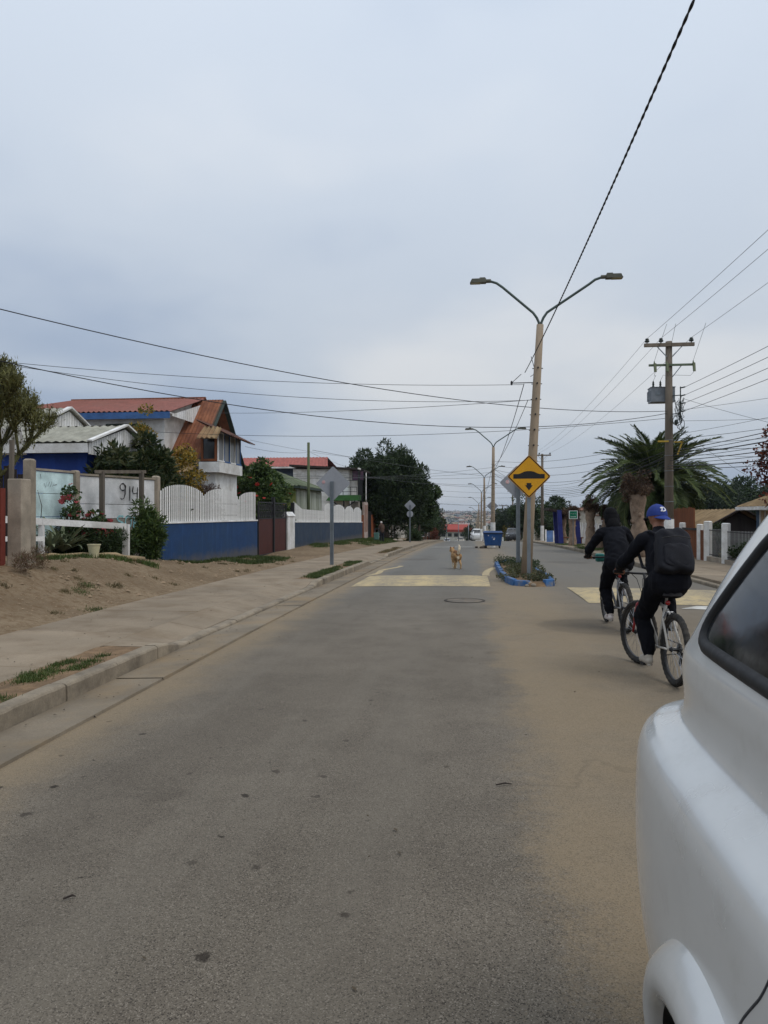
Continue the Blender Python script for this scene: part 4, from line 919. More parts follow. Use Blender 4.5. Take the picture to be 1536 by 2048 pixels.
c = at(402,980,26.6); bush('shrub', 'bare reddish brown twiggy shrub behind the first picket arch', 'shrub', (c.x,c.y), (.75,.7,1.6), 60, .35, 200, .13, [L_DRY,leaf_mat('maroon_twig',(.05,.022,.018),(.10,.05,.035))], 14, split=.4, aspect=.14, up=.8)
c = at(512,970,36.2); bush('shrub', 'round flowering hibiscus shrub with coral blooms above the picket fence', 'shrub', (c.x,c.y), (1.65,2.1,2.3), 150, .45, 190, .17, [L_MID,L_LIGHT], 15, split=.7, aspect=.6, flowers=(FL_RED,34,.11))
# flower bed before the number wall
c = at(296,1060,18.8); bush('shrub', 'feathery green shrub spilling beside the blue wall corner', 'shrub', (c.x,c.y), (.34,.4,.82), 44, .18, 150, .15, [L_MID,L_LIGHT], 16, split=.5, aspect=.22, up=.1)
c = at(228,1065,18.2); bush('shrub', 'low green shrub between the red geraniums and the feathery shrub', 'shrub', (c.x,c.y), (.5,.35,.36), 34, .16, 130, .11, [L_MID,L_DARK], 17, split=.6, aspect=.3)
c = at(172,1060,17.35); bush('geranium', 'bushy geranium with clusters of coral red flowers behind the white rail', 'flower bush', (c.x,c.y), (.72,.35,.6), 40, .2, 110, .085, [L_MID,L_LIGHT], 18, split=.8, aspect=.9, flowers=(FL_PINK,64,.075))
c = at(130,1030,16.9); bush('geranium', 'small geranium with pink flowers in front of the pale blue panel', 'flower bush', (c.x,c.y+.2), (.2,.2,.88), 12, .18, 60, .07, [L_MID,L_DARK], 19, aspect=.9, flat=.0, flowers=(FL_PINK,10,.075))
c = at(160,1080,17.1); bush('shrub', 'dark leafy ground shrub below the low white rail', 'shrub', (c.x,c.y), (1.2,.3,.42), 40, .2, 90, .1, [L_DARK,L_MID], 20, aspect=.3)
def agave(px, py, Y, n, L, label, seed):
    c = at(px,py,Y); o = T('agave', label, 'agave', (c.x,c.y,gz(c.x,c.y)+.12)); rd = random.Random(seed)
    for i in range(n):
        m = MB(); vs = []; k = 7; l = L*rd.uniform(.75,1.1); bend = rd.uniform(.5,1.3)
        for j in range(k):
            t_ = j/(k-1); wd = .052*(1-t_)**.6*(.6+t_*.8)+.002; x = l*t_*math.cos(.3+bend*t_*.5); z = l*(math.sin(1.05)*t_-bend*.62*t_*t_)
            vs += [(x,-wd,z+.012),(x,0,z),(x,wd,z+.012)]
        m.add(vs, [(a*3+b_,a*3+b_+1,(a+1)*3+b_+1,(a+1)*3+b_) for a in range(k-1) for b_ in range(2)])
        m.build('leaf', AGAVE, o, False, smooth=True, rot=(0,rd.uniform(-.5,.25),6.283*i/n*2.4+rd.uniform(-.2,.2)))
agave(126,1062,16.55,44,1.0,'large striped agave rosette behind the low white rail',3)
agave(100,1080,16.1,28,.7,'smaller agave rosette drooping under the low white rail',5)
# sticks, weeds
c = at(88,1030,16.0); m = MB(); m.tube([(c.x,c.y,gz(c.x,c.y)),(c.x-.1,c.y,gz(c.x,c.y)+.5),(c.x-.05,c.y,gz(c.x,c.y)+1.1),(c.x-.15,c.y,gz(c.x,c.y)+1.45)], [.012,.01,.008,.004], 5); tag(m.build('bare_stem', WOODD), 'thin bare dark stem in front of the pale blue panel', 'stem')
# dry weeds at the pillar's foot
for i, (px, py, Y, lab) in enumerate([(48,1128,12.3,'dry brown weed clump at the foot of the gate pillar'),(73,1122,13.0,'dry weed tuft on the dirt just right of the concrete post')]):
    c = at(px,py,Y); bush('weed', lab, 'weed', (c.x,c.y), (.2,.16,.2), 12, .1, 60, .09, [L_DRY,L_OLIVE], 40+i, aspect=.1, up=.9, stem=False)
# big dark tree and its neighbour
tree('macrocarpa_tree', 'big dense dark cypress tree towering beyond the white terrace house', (-7.7,67.0), 8.2, (3.7,3.4,3.8), 190, .85, 330, .34, [L_DARK,leaf_mat('deep_leaf',(.014,.028,.012),(.03,.05,.02))], 31, r0=.35, aspect=.34, shell=.35, jag=.7, up=.8, flat=.0, trunk_h=2.5)
tree('leafy_tree', 'lighter green round-leaved tree leaning out from the dark cypress', (-4.9,71.0), 6.3, (1.9,1.8,2.3), 70, .5, 150, .24, [L_MID,L_LIGHT], 32, r0=.14, aspect=.8, shell=.35)
c = atx(845,1083,-4.4); bush('hedge', 'clipped round dark hedge on the verge beside the far sign', 'hedge', (-4.9,c.y-4), (.85,.85,.78), 44, .26, 120, .09, [L_DARK,L_MID], 33, split=.75, aspect=.7)
agave(793,1075,68,18,1.0,'pale agave in the grass under the dark cypress',8)
for i,(px,py,Y,r) in enumerate([(800,1078,64,.22),(790,1080,64,.16)]):
    c = at(px,py,Y); m = MB(); m.ball((c.x,c.y,gz(c.x,c.y)+r*.35), (r*1.4,r,r*.7), 9); tag(m.build('stone', mat('pale_stone', A(170,160,144,1.1), .9), smooth=True), ['larger','smaller'][i]+' pale stone on the grass under the dark cypress', 'stone')
# garden flowers on the second wall
for i,(px,Y,lab) in enumerate([(655,41.5,'sparse dry flower bush leaning over the dull blue wall, left of the sign post'),(682,46.5,'flower bush with red blooms over the dull blue wall, right of the sign post')]):
    c = at(px,1040,Y); bush('flower_bush', lab, 'flower bush', (-8.85,c.y,1.0-.0115*(c.y-ya2)), (.25,.95,.35), 18, .2, 40, .07, [L_DRY,L_OLIVE], 50+i, flowers=(FL_RED,10,.06), stem=True)

# ---------------------------------------------------------------- grass (uncountable)
GRASSM = leaf_mat('grass_blade', (0.045,0.075,0.016), (0.10,0.13,0.035), trans=.15)
GRASSD = leaf_mat('dry_grass_blade', (0.13,0.105,0.05), (0.21,0.165,0.085), trans=.15)
def grass(name, label, spots, h, per_m2, seed, material, zf=None):
    rng = np.random.default_rng(seed); P = []
    for cx, cy, rx, ry in spots:
        n = max(8, int(per_m2*rx*ry*3.14)); u = rng.normal(scale=.5, size=(n,2)); P.append(np.stack([cx+u[:,0]*rx, cy+u[:,1]*ry], 1))
    P = np.concatenate(P); P3 = np.array([(x,y,(zf or gz)(x,y)-.01) for x, y in P]); n = len(P3)
    d = rng.normal(size=(n,3))*.55; d[:,2] = 1; d /= np.linalg.norm(d,axis=1,keepdims=True); L = h*rng.uniform(.4,1.2,(n,1)); a = rng.uniform(0,6.28,n)
    sd = np.stack([np.cos(a),np.sin(a),np.zeros(n)],1)*h*.09
    V_ = np.stack([P3-sd, P3+sd, P3+d*L*.6+sd*.7, P3+d*L],1).reshape(-1,3)
    o = link_mesh(name, np_mesh(name, V_, np.arange(4*n).reshape(-1,4), material)); return tag(o, label, 'grass', kind='stuff')
zst = lambda x, y: s(y)+.115
def W(px, py, z=.12): 
    Y = (CAMH-z)*F/(py-HZ); return at(px,py,Y)
sp_ = []
for px, py in ((60,1355),(85,1350),(115,1343),(140,1322),(185,1322),(150,1335),(120,1328),(205,1312),(40,1362),(170,1330),(100,1338),(5,1398),(55,1348),(75,1360)):
    c = W(px,py); sp_.append((c.x,c.y,.09,.12))
grass('grass', 'short green grass tufts in the soil strip by the near kerb', sp_, .05, 5200, 1, GRASSM, zst)
sp_ = [(random.uniform(-4.05,-3.72), random.uniform(17.8,24.8), .12, .35) for _ in range(26)]+[(-3.85,19.5,.2,.8),(-3.9,20.6,.2,.7)]
grass('grass', 'green grass in the soil strip round the near sign post', sp_, .09, 1400, 2, GRASSM, zst)
sp_ = [(random.uniform(-4.05,-3.72), random.uniform(32.5,40), .12, .4) for _ in range(22)]
grass('grass', 'dry green grass in the soil strip before the far sign', sp_, .09, 900, 3, GRASSD, zst)
sp_ = [(-8.25+random.uniform(-.15,.25), ya1+(yb1-ya1)*random.random(), .12, .3) for _ in range(34)] + [(-7.2+random.uniform(-.4,.4),23+random.random()*5,.3,.5) for _ in range(14)]
grass('grass', 'weeds and grass along the foot of the royal blue wall', sp_, .13, 900, 4, GRASSM)
sp_ = [(W(px,py,.45).x, W(px,py,.45).y, .16, .22) for px, py in ((160,1165),(190,1175),(215,1180),(240,1187),(262,1190),(175,1160),(230,1183),(110,1146),(205,1178))]
grass('grass', 'olive grass tufts on the dirt slope below the flower bed', sp_, .06, 2400, 5, GRASSM)
sp_ = [(la.x+(lb.x-la.x)*k/24+random.uniform(-.1,.3), la.y+(lb.y-la.y)*k/24+random.uniform(-.25,.1), .2, .15) for k in range(25)]
grass('grass', 'green ground cover creeping over the pale log', sp_, .12, 1300, 6, GRASSM)
sp_ = [(random.uniform(-8.2,-6.3), random.uniform(46,72), .5, .9) for _ in range(80)]+[(random.uniform(-8.2,-7.3), random.uniform(36,48), .3, .8) for _ in range(20)]
grass('grass', 'rough green verge in front of the dull blue wall and white house', sp_, .14, 230, 7, GRASSM)
sp_ = [(random.uniform(5.9,7.4), random.uniform(38,52), .35, .8) for _ in range(30)]+[(random.uniform(6.0,7.0), random.uniform(30,37), .2, .5) for _ in range(10)]
grass('grass', 'mown green verge under the pollarded trees on the right', sp_, .1, 400, 8, GRASSM, lambda x,y: s(y)+.115)
sp_ = [(random.uniform(-8.1,-5.9), random.uniform(8,28), .08, .10) for _ in range(46)]
grass('grass', 'sparse dry weeds dotted over the dirt verge', sp_, .08, 2200, 9, GRASSD)
# pebbles and clods on the dirt slope: real geometry, uncountable
rng = np.random.default_rng(77); n = 5200; px_ = rng.uniform(-8.3,-5.7,n); py_ = rng.uniform(6,30,n); sz = rng.uniform(.006,.024,n)*(1+(rng.uniform(size=n)>.96)*1.6)
oct_ = np.array([(1,0,0),(0,1,0),(-1,0,0),(0,-1,0),(0,0,.7),(0,0,-.4)]); of = np.array([(0,1,4),(1,2,4),(2,3,4),(3,0,4)])
Vp = []; 
for i in range(n):
    a = rng.uniform(0,6.28); ca, sa_ = math.cos(a), math.sin(a); Rm = np.array([[ca,-sa_,0],[sa_,ca,0],[0,0,1]])
    Vp.append((oct_*rng.uniform(.7,1.3,(6,3)))@Rm.T*sz[i]+np.array((px_[i],py_[i],gz(px_[i],py_[i])+sz[i]*.2)))
Vp = np.concatenate(Vp); Fp = np.concatenate([of+6*i for i in range(n)])
tag(link_mesh('pebbles', np_mesh('pebbles', Vp, Fp, mat('pebble', A(140,120,96,1.0), .95, rnd=0))), 'loose pebbles and clods on the dirt verge', 'pebbles', kind='stuff')

# fallen leaves and bits on the pavement, gutter and road
rng = np.random.default_rng(88); n = 700; lx = np.concatenate([rng.uniform(-5.7,-3.7,260), -3.4+rng.exponential(.12,200), rng.uniform(-3,2.2,240)]); ly = rng.uniform(2,26,n)
lz = np.array([(s(b_)+.13 if a < -3.66 else (s(b_)+.004 if a < -3.0 else rz_(a,b_)+.006)) for a, b_ in zip(lx, ly)])
V_, Q_ = leaf_quads(np.stack([lx,ly,lz],1), rng, .035, .5, 0.0); V_[:,2] = np.repeat(lz,4)+np.abs(V_[:,2]-np.repeat(lz,4))*.25
tag(link_mesh('leaf_litter', np_mesh('leaf_litter', V_, Q_, leaf_mat('litter_leaf', (.06,.042,.026), (.13,.095,.055)))), 'scattered dry leaf bits on pavement, gutter and road', 'leaf litter', kind='stuff')

# ---------------------------------------------------------------- right-hand side
rf = 8.4
def rpost(px, z0py, toppy, wdpx, label):
    c = atx(px, z0py, rf); Y = (c.y+SA*0)/CA; Y = c.y*CA - c.x*SA
    w_ = wdpx/F*Y/2; zt = CAMH-(toppy-HZ)/F*Y; m = MB()
    m.add([], []); post_ = T('gate_post', label, 'post', (c.x,c.y,gz(c.x,c.y)))
    zb_ = gz(c.x,c.y)-.1; pr = []
    m.tube([(c.x,c.y,zb_),(c.x,c.y,zt-.06)], w_*1.25, 4); m.build('shaft', WHITEWALL, post_, bevel=.02)
    m = MB(); m.tube([(c.x,c.y,zt-.058),(c.x,c.y,zt-.03),(c.x,c.y,zt)], [w_*1.3,w_*1.28,w_*.9], 4); m.build('cap', WHITEWALL, post_, bevel=.015)
    return c
rp1 = rpost(1365,1103,1045,11,'white masonry post just right of the utility pole')
rp2 = rpost(1400,1110,1048,11,'slim white masonry post right of the brown driveway gate')
rp3 = rpost(1416,1112,1042,14,'tall white masonry post with round top, next to the slim one')
rp4 = rpost(1452,1116,1046,15,'white masonry post standing before the clipped dark hedge')
rp5 = rpost(1527,1126,1054,18,'white masonry post nearest to the white car')
gr = T('board_gate', 'brown board driveway gate between the two white posts', 'gate', (rf,rp2.y,gz(rf,rp2.y)))
a, b_ = rp2.y+.12, rp1.y-.12; k = int((b_-a)/.16)
for i in range(k):
    yy = a+(b_-a)*i/k; m = MB(); m.box(rf-.02,rf+.02,yy,yy+(b_-a)/k-.012,gz(rf,yy)+.06,gz(rf,yy)+1.12); m.build('board', WOODB, gr)
m = MB(); m.box(rf-.05,rf-.02,a,b_,gz(rf,a)+1.08,gz(rf,a)+1.16); m.build('top_bar', BLACKM, gr)
def bars(label, ya, yb, z1, low, step=.12):
    o = T('bar_fence', label, 'fence', (rf,ya,gz(rf,ya))); n = int((yb-ya)/step)
    me = MB().tube([(0,0,0),(0,0,1)], .009, 5).mesh('bar', mat('pale_metal', A(150,150,148,1.1), .5))
    for i in range(n):
        yy = ya+(i+.5)*(yb-ya)/n; q_ = link_mesh('bar', me, o, True, loc=(rf,yy,gz(rf,yy)+low)); q_.scale = (1,1,z1-low)
    for z in (low+.06, z1-.08):
        m = MB(); m.box(rf-.012,rf+.012,ya,yb,gz(rf,ya)+z,gz(rf,ya)+z+.025); m.build('rail', BLACKM, o)
    m = MB(); m.box(rf-.09,rf+.09,ya,yb,gz(rf,ya)-.1,gz(rf,ya)+low); m.build('plinth', CONC, o)
bars('thin metal bar fence between the round-topped post and the hedge post', rp4.y+.12, rp3.y-.12, 1.15, .16)
bars('thin metal bar fence over the clipped dark hedge', rp5.y+.15, rp4.y-.12, 1.1, .12)
mbx = MB(); mbx.box(rf-.03,rf+.03,rp3.y+.13,rp2.y-.13,gz(rf,rp2.y),gz(rf,rp2.y)+1.1); tag(mbx.build('wicket_gate', WOODB), 'narrow brown wicket filling between the two closest white posts', 'gate')
yc = (rp4.y+rp5.y)/2; L = (rp4.y-rp5.y)/2-.15
bush('hedge', 'clipped dark hedge between the white posts near the car', 'hedge', (rf+.3,yc), (.36,L,.42), 110, .18, 150, .075, [L_DARK,L_MID], 61, aspect=.6, split=.8)
bush('flower_bush', 'low flower bed with yellow and orange blooms behind the metal bars', 'flower bush', (rf+.5,(rp3.y+rp4.y)/2), (.35,.6,.35), 24, .16, 70, .06, [L_MID,L_GOLD], 62, split=.75)
# tan-roofed shed behind the gate
Sh = T('shed', 'dark shed under a sagging tan roof behind the driveway gate', 'house', (12,33,gz(12,33)))
a0, a1, a2 = at(1350,1052,31), at(1462,1030,27), at(1492,1050,30)
m = MB(); m.box(9.3,11.4,30.2,37,-.3,1.15); m.prism([(9.31,30.2,1.15),(11.39,30.2,1.15),(10.35,30.2,1.7)],(0,6.8,0)); m.build('wall', mat('dark_board_wall', A(60,54,52,1.2), .9, stretch=(3,3,.3)), Sh)
rzz = 1.82
def sag(x): return 0
roof_part('roof', [((9.0,37.4,1.08),(9.0,29.8,1.08),(10.35,29.8,rzz),(10.35,37.4,rzz)),((11.7,29.8,1.08),(11.7,37.4,1.08),(10.35,37.4,rzz),(10.35,29.8,rzz))], TANROOF, Sh, amp=.02, pitch=.5, under=.06)
m = MB(); m.bar((9.0,29.78,1.08),(10.35,29.78,rzz+.03),.05,.12,(0,1,0)); m.bar((11.7,29.78,1.08),(10.35,29.78,rzz+.03),.05,.12,(0,1,0)); m.build('barge_board', WOODD, Sh)
Hr = T('house', 'grey blue house with tan hip roof at the right edge behind the bars', 'house', (13.6,24,gz(13.6,24)))
GB = mat('grey_blue_wall', A(72,92,112,1.2), .8); 
m = MB(); m.box(10.25,17,21.5,28.1,-.3,1.95); m.build('wall', GB, Hr)
roof_part('roof', [((9.75,28.7,1.88),(9.75,20.9,1.88),(12.8,23.2,3.3),(12.8,26.4,3.3)),((9.75,20.9,1.88),(17.6,20.9,1.88),(15,23.2,3.3),(12.8,23.2,3.3)),((17.6,28.7,1.88),(9.75,28.7,1.88),(12.8,26.4,3.3),(15,26.4,3.3))], TANROOF, Hr, amp=.03, pitch=.35)
m = MB(); m.box(9.72,9.80,20.9,28.7,1.76,1.88); m.box(9.82,17.6,20.86,20.92,1.76,1.88); m.build('fascia', WHITEWALL, Hr)
for yy in (22.8,25.0,27.2): window(Hr, (10.248,yy,1.1), (0,-1,0), .95, 1.4, WHITE, mat('beige_blind', A(168,146,118,1.1), .7), (-1,0,0), mull=1)
for xx in (11.6,13.6,15.6): window(Hr, (xx,21.498,1.1), (1,0,0), 1.2, 1.3, WHITE, mat('beige_blind', None), (0,-1,0), mull=1)
tree('russet_tree', 'autumn tree with russet red leaves at the right edge', (9.95,25.0), 4.7, (1.0,1.0,1.45), 50, .32, 60, .12, [L_RED,leaf_mat('dark_russet',(.045,.02,.014),(.10,.04,.02))], 63, r0=.1, aspect=.7, split=.7, shell=.3)
# brown plank fence behind the far cyclist
bf = T('plank_fence', 'tall brown plank fence behind the pollarded trunks', 'fence', (8.8,32,gz(8.8,32)))
for i in range(40):
    yy = 30.5+i*.28; m = MB(); m.box(8.78,8.82,yy,yy+.265,gz(8.8,yy)-.05,gz(8.8,yy)+1.95+.02*(i%3)); m.build('plank', WOODB, bf)
# palm
def palm():
    pc = at(1306,1060,37.5); o = T('palm_tree', 'large spreading date palm with arching dark fronds behind the utility pole', 'palm tree', (pc.x,pc.y,gz(pc.x,pc.y)))
    m = MB(); prof = []; th = 3.3
    for i in range(24):
        t_ = i/23; prof.append((.34+.05*(i%2)+.12*max(0,t_-.75)*4*.6, th*t_-.1))
    m.lathe(prof, 14); m.build('trunk', BARK, o, False)
    FR = leaf_mat('palm_leaf', (0.045,0.075,0.022), (0.125,0.16,0.05), trans=.22, rnd=.3); RA = mat('palm_rachis', A(110,118,62,1.1), .6, rnd=.2)
    protos = []
    for k, (bend, L) in enumerate([(.75,3.75),(1.15,3.75),(1.5,3.5),(1.9,3.2)]):
        rd = random.Random(90+k); mb = MB(); pts = []; n = 40; p_ = Vector((0,0,0)); ang = .0
        for i in range(n+1):
            pts.append(p_.copy()); a = -bend*(i/n)**1.3*1.25; p_ = p_+Vector((math.cos(a),0,math.sin(a)))*L/n
        mb.tube(pts[::2], [.035*(1-i/21)+.006 for i in range(len(pts[::2]))], 4, mi=1)
        for i in range(3, n+1):
            t_ = i/n
            for q_ in (0,.34,.67):
                b0 = pts[i]*(1-q_)+pts[i-1]*q_; d = (pts[i]-pts[i-1]).normalized(); nrm = d.cross(Vector((0,1,0)))
                if nrm.z < 0: nrm = -nrm
                for sg in (-1,1):
                    l = .66*math.sin(min(1,t_*1.05+.12)*3.0)**.6*rd.uniform(.85,1.1) if t_ < .97 else .25
                    v = (d*.75+Vector((0,sg,0))*.75+nrm*rd.uniform(.05,.55)).normalized(); tip = b0+v*l+Vector((0,0,-.16*l)); w_ = d*.032
                    mb.add([b0-w_, b0+v*l*.5+w_*1.1, tip, b0+v*l*.5-w_*1.1], [(0,1,2,3)], 0)
        protos.append(mb.mesh('frond', [FR, RA], fix=False))
    rd = random.Random(8); NF = 150
    for i in range(NF):
        t_ = i/NF; a = i*2.39996; el = R(86-132*t_**.85); k = min(3, int(t_*4))
        e_ = link_mesh('frond', protos[k], o, False, loc=(.22*math.cos(a),.22*math.sin(a),th+.25-.45*t_), rot=(rd.uniform(-.35,.35), -el, a+rd.uniform(-.1,.1)))
        sc_ = rd.uniform(.84,1.04)*(1 if t_ > .15 else .85); e_.scale = (sc_,)*3
    dry = protos[3].copy(); dry.materials[0] = leaf_mat('dead_frond', (.09,.06,.03), (.18,.12,.06)); dry.materials[1] = BARK
    for i in range(16):
        a = i*2.1; e_ = link_mesh('dead_frond', dry, o, False, loc=(.3*math.cos(a),.3*math.sin(a),th-.3), rot=(rd.uniform(-.4,.4), R(rd.uniform(35,65)), a)); e_.scale = (rd.uniform(.45,.7),)*3
palm()
# pollarded street trees
def pollard(px, x, label, h, r, seed, lean=(0,0), Y=None):
    if Y is None: c = atx(px,1080,x)
    else: c = at(px,1080,Y)
    o = T('pollarded_tree', label, 'tree', (c.x,c.y,gz(c.x,c.y)), group='pollarded street trees'); rd = random.Random(seed); m = MB(); k = 9; pts = []; rs = []
    for i in range(k+1):
        t_ = i/k; pts.append((lean[0]*t_+rd.uniform(-.03,.03), lean[1]*t_+rd.uniform(-.03,.03), h*t_-.1)); rs.append(r*(1.3-.45*t_ if t_ < .5 else .8+.75*(t_-.5))*rd.uniform(.92,1.08))
    m.tube(pts, rs, 12)
    for j in range(5):
        a = j*1.26+rd.uniform(-.3,.3); p0 = Vector((lean[0],lean[1],h-.25)); d = Vector((math.cos(a),math.sin(a),.7))*r*1.5; m.tube([p0,p0+d*.6,p0+d], [r*.5,r*.42,r*.36], 8)
    for j in range(10):
        a, z = rd.uniform(0,6.28), rd.uniform(.2,.9)*h; m.ball((lean[0]*z/h+r*.95*math.cos(a), lean[1]*z/h+r*.95*math.sin(a), z), (r*.22,r*.22,r*.3), 6)
    m.build('trunk', mat('pollard_bark', A(142,122,104,1.1), .95, var=.3, scale=4, fine=24, bump=.9, bd=.02), o, False, smooth=True)
    link_mesh('crown', crown_mesh('pollard_crown', (lean[0],lean[1],h+.1), (r*2.1,r*2.1,r*2.3), 34, r*.75, 120, .11, [L_DRY,leaf_mat('brown_leaf',(.05,.028,.02),(.12,.07,.045))], seed, .35, .5, .3, .4, .5), o, False)
pollard(1282, 6.75, 'thick pollarded trunk topped with dry brown shoots, nearest the utility pole', 2.65, .29, 71, (-.15,0))
pollard(1181, 6.5, 'pollarded trunk with brown head left of the plank fence', 2.2, .24, 72)
pollard(1197, 6.9, 'leaning pollarded trunk beside the plank fence', 1.9, .16, 73, (.45,0))
pollard(1145, 6.4, 'short pollarded trunk holding up the green sign', 1.9, .2, 74)
pollard(1127, 6.9, 'pollarded trunk half hidden behind the blue shelter post', 2.0, .18, 75)
# blue bus shelter
bs = T('bus_shelter', 'bus shelter of tall blue posts under a dark flat roof', 'shelter', (6.6,53,gz(6.6,53)))
BP = mat('shelter_blue', (0.022,0.030,0.17), .55, rnd=.03)
sh0 = at(1118,1090,52); 
for px, Y, w_ in ((1113,54,.34),(1121,51,.30),(1155,52.5,.38)):
    c = at(px,1090,Y); m = MB(); m.bar((c.x+.06,c.y,gz(c.x,c.y)-.1),(c.x-.10,c.y,at(px,1020,Y).z),w_,.22,(0,1,0)); m.build('post', BP, bs)
c0, c1 = at(1098,1016,51), at(1160,1026,51); m = MB(); m.prism([c0, c1, c1+Vector((0,0,-.14)), c0+Vector((0,0,-.14))], (0,4.0,0)); m.build('roof', WOODD, bs)
m = MB(); c = at(1138,1080,54); m.box(c.x-1.0,c.x+1.0,c.y-.2,c.y+.2,gz(c.x,c.y)+.4,gz(c.x,c.y)+.47); m.box(c.x-.9,c.x-.8,c.y-.15,c.y+.15,gz(c.x,c.y)-.05,gz(c.x,c.y)+.4); m.box(c.x+.8,c.x+.9,c.y-.15,c.y+.15,gz(c.x,c.y)-.05,gz(c.x,c.y)+.4); m.build('bench', WOODB, bs)
# green shop sign
sgn = T('shop_sign', 'small green lit-style shop sign with white frame over the short pollarded trunk', 'sign', at(1146,1030,46.5))
c = at(1146.5,1029.5,46.2); hw = .26; m = MB(); m.box(c.x-hw,c.x+hw,c.y-.05,c.y+.05,c.z-hw,c.z+hw); m.build('box', mat('sign_white', (.75,.78,.76), .5), sgn)
m = MB(); m.box(c.x-hw+.035,c.x+hw-.035,c.y-.056,c.y-.05,c.z-hw+.035,c.z+hw-.035); m.build('panel', mat('sign_green', (.005,.16,.085), .5), sgn)
m = MB()
for k in range(6): m.bar((c.x-.17+k*.06,c.y-.06,c.z+.05+.02*math.sin(k*2)),(c.x-.12+k*.06,c.y-.06,c.z+.07+.03*math.cos(k*3)),.006,.03,(0,1,0))
for k in range(5): m.box(c.x-.16+k*.065,c.x-.12+k*.065,c.y-.062,c.y-.057,c.z-.15,c.z-.11)
m.build('lettering', mat('sign_white', None), sgn)
m = MB(); m.bar((c.x,c.y+.06,c.z+hw-.02),(c.x,c.y+.06,gz(c.x,c.y)),.05,.05,(0,1,0)); m.build('stand', GALV, sgn)
# fences and small houses behind the shelter
wf = T('picket_fence', 'uneven white picket fence behind the shelter', 'fence', (8.3,56,gz(8.3,56)))
for i in range(26):
    yy = 50+i*.42; m = MB(); m.bar((8.3,yy,gz(8.3,yy)-.05),(8.3+random.uniform(-.04,.04),yy+random.uniform(-.05,.05),gz(8.3,yy)+1.55+random.uniform(-.15,.15)),.03,.22,(0,1,0)); m.build('picket', WHITE, wf)
bpn = T('panel_gate', 'small blue and white panel gate beside the second utility pole', 'gate', (8.0,66,gz(8,66)))
m = MB(); c0, c1 = at(1092,1084,62), at(1107,1084,62); m.box(c0.x,c1.x,c0.y-.03,c0.y+.03,gz(c0.x,c0.y),gz(c0.x,c0.y)+.95); m.build('panel', mat('light_blue_panel', A(92,122,170,1.2), .7), bpn)
m = MB(); m.box(c0.x-.08,c0.x+.04,c0.y-.07,c0.y-.032,gz(c0.x,c0.y)-.05,gz(c0.x,c0.y)+1.05); m.box(c1.x-.05,c1.x+.05,c0.y-.07,c0.y-.032,gz(c1.x,c0.y)-.05,gz(c1.x,c0.y)+.95); m.build('post', WHITE, bpn)
wh = T('house', 'small whitewashed house with brown beam behind the pollarded trunks', 'house', (10.5,50,gz(10.5,50)))
m = MB(); m.box(8.9,13,46.5,52,-.5,1.55); m.build('wall', WHITEWALL, wh); roof_part('roof', [((8.5,52.4,1.5),(8.5,46.0,1.5),(10.9,46.0,2.5),(10.9,52.4,2.5)),((13.3,46.0,1.5),(13.3,52.4,1.5),(10.9,52.4,2.5),(10.9,46.0,2.5))], mat('brown_roof', A(92,70,56,1.0), .9), wh)
m = MB(); m.box(8.86,8.898,46.5,52,1.2,1.38); m.build('beam', WOODB, wh)
for yy in (47.5,49.3,51): window(wh, (8.898,yy,.75), (0,-1,0), .8, .7, WHITE, GLASS, (-1,0,0), mull=1)
bush('shrub', 'light green rounded shrub showing above the plank fence', 'shrub', (9.9,41), (1.6,1.2,1.4), 40, .4, 90, .14, [L_MID,L_LIGHT], 64, aspect=.6)
bush('shrub', 'dark shrub beside the utility pole, behind the first white post', 'shrub', (9.1,28.6), (.45,.5,.85), 22, .24, 80, .09, [L_DARK,L_OLIVE], 65, aspect=.5)
for i,(px,Y,h,w_) in enumerate([(1074,72,2.6,1.2),(1087,74,3.6,1.8),(1099,76,4.2,2.0),(1108,70,3.2,1.6)]):
    c = at(px,1060,Y); tree('dark_tree', 'dark bushy tree beside the second utility pole, %s from the left' % ('first','second','third','fourth')[i], (c.x+1.2,c.y+4), h, (w_,w_,h*.5), 34, .55, 80, .24, [L_DARK,L_MID], 80+i, r0=.12, shell=.3)
c = at(1012,1080,85); bush('shrub', 'golden green upright shrub right of the blue dumpster', 'shrub', (6.3,125), (1.0,1.0,1.75), 40, .32, 80, .16, [L_GOLD,L_OLIVE], 66, split=.4, aspect=.2, up=.9)
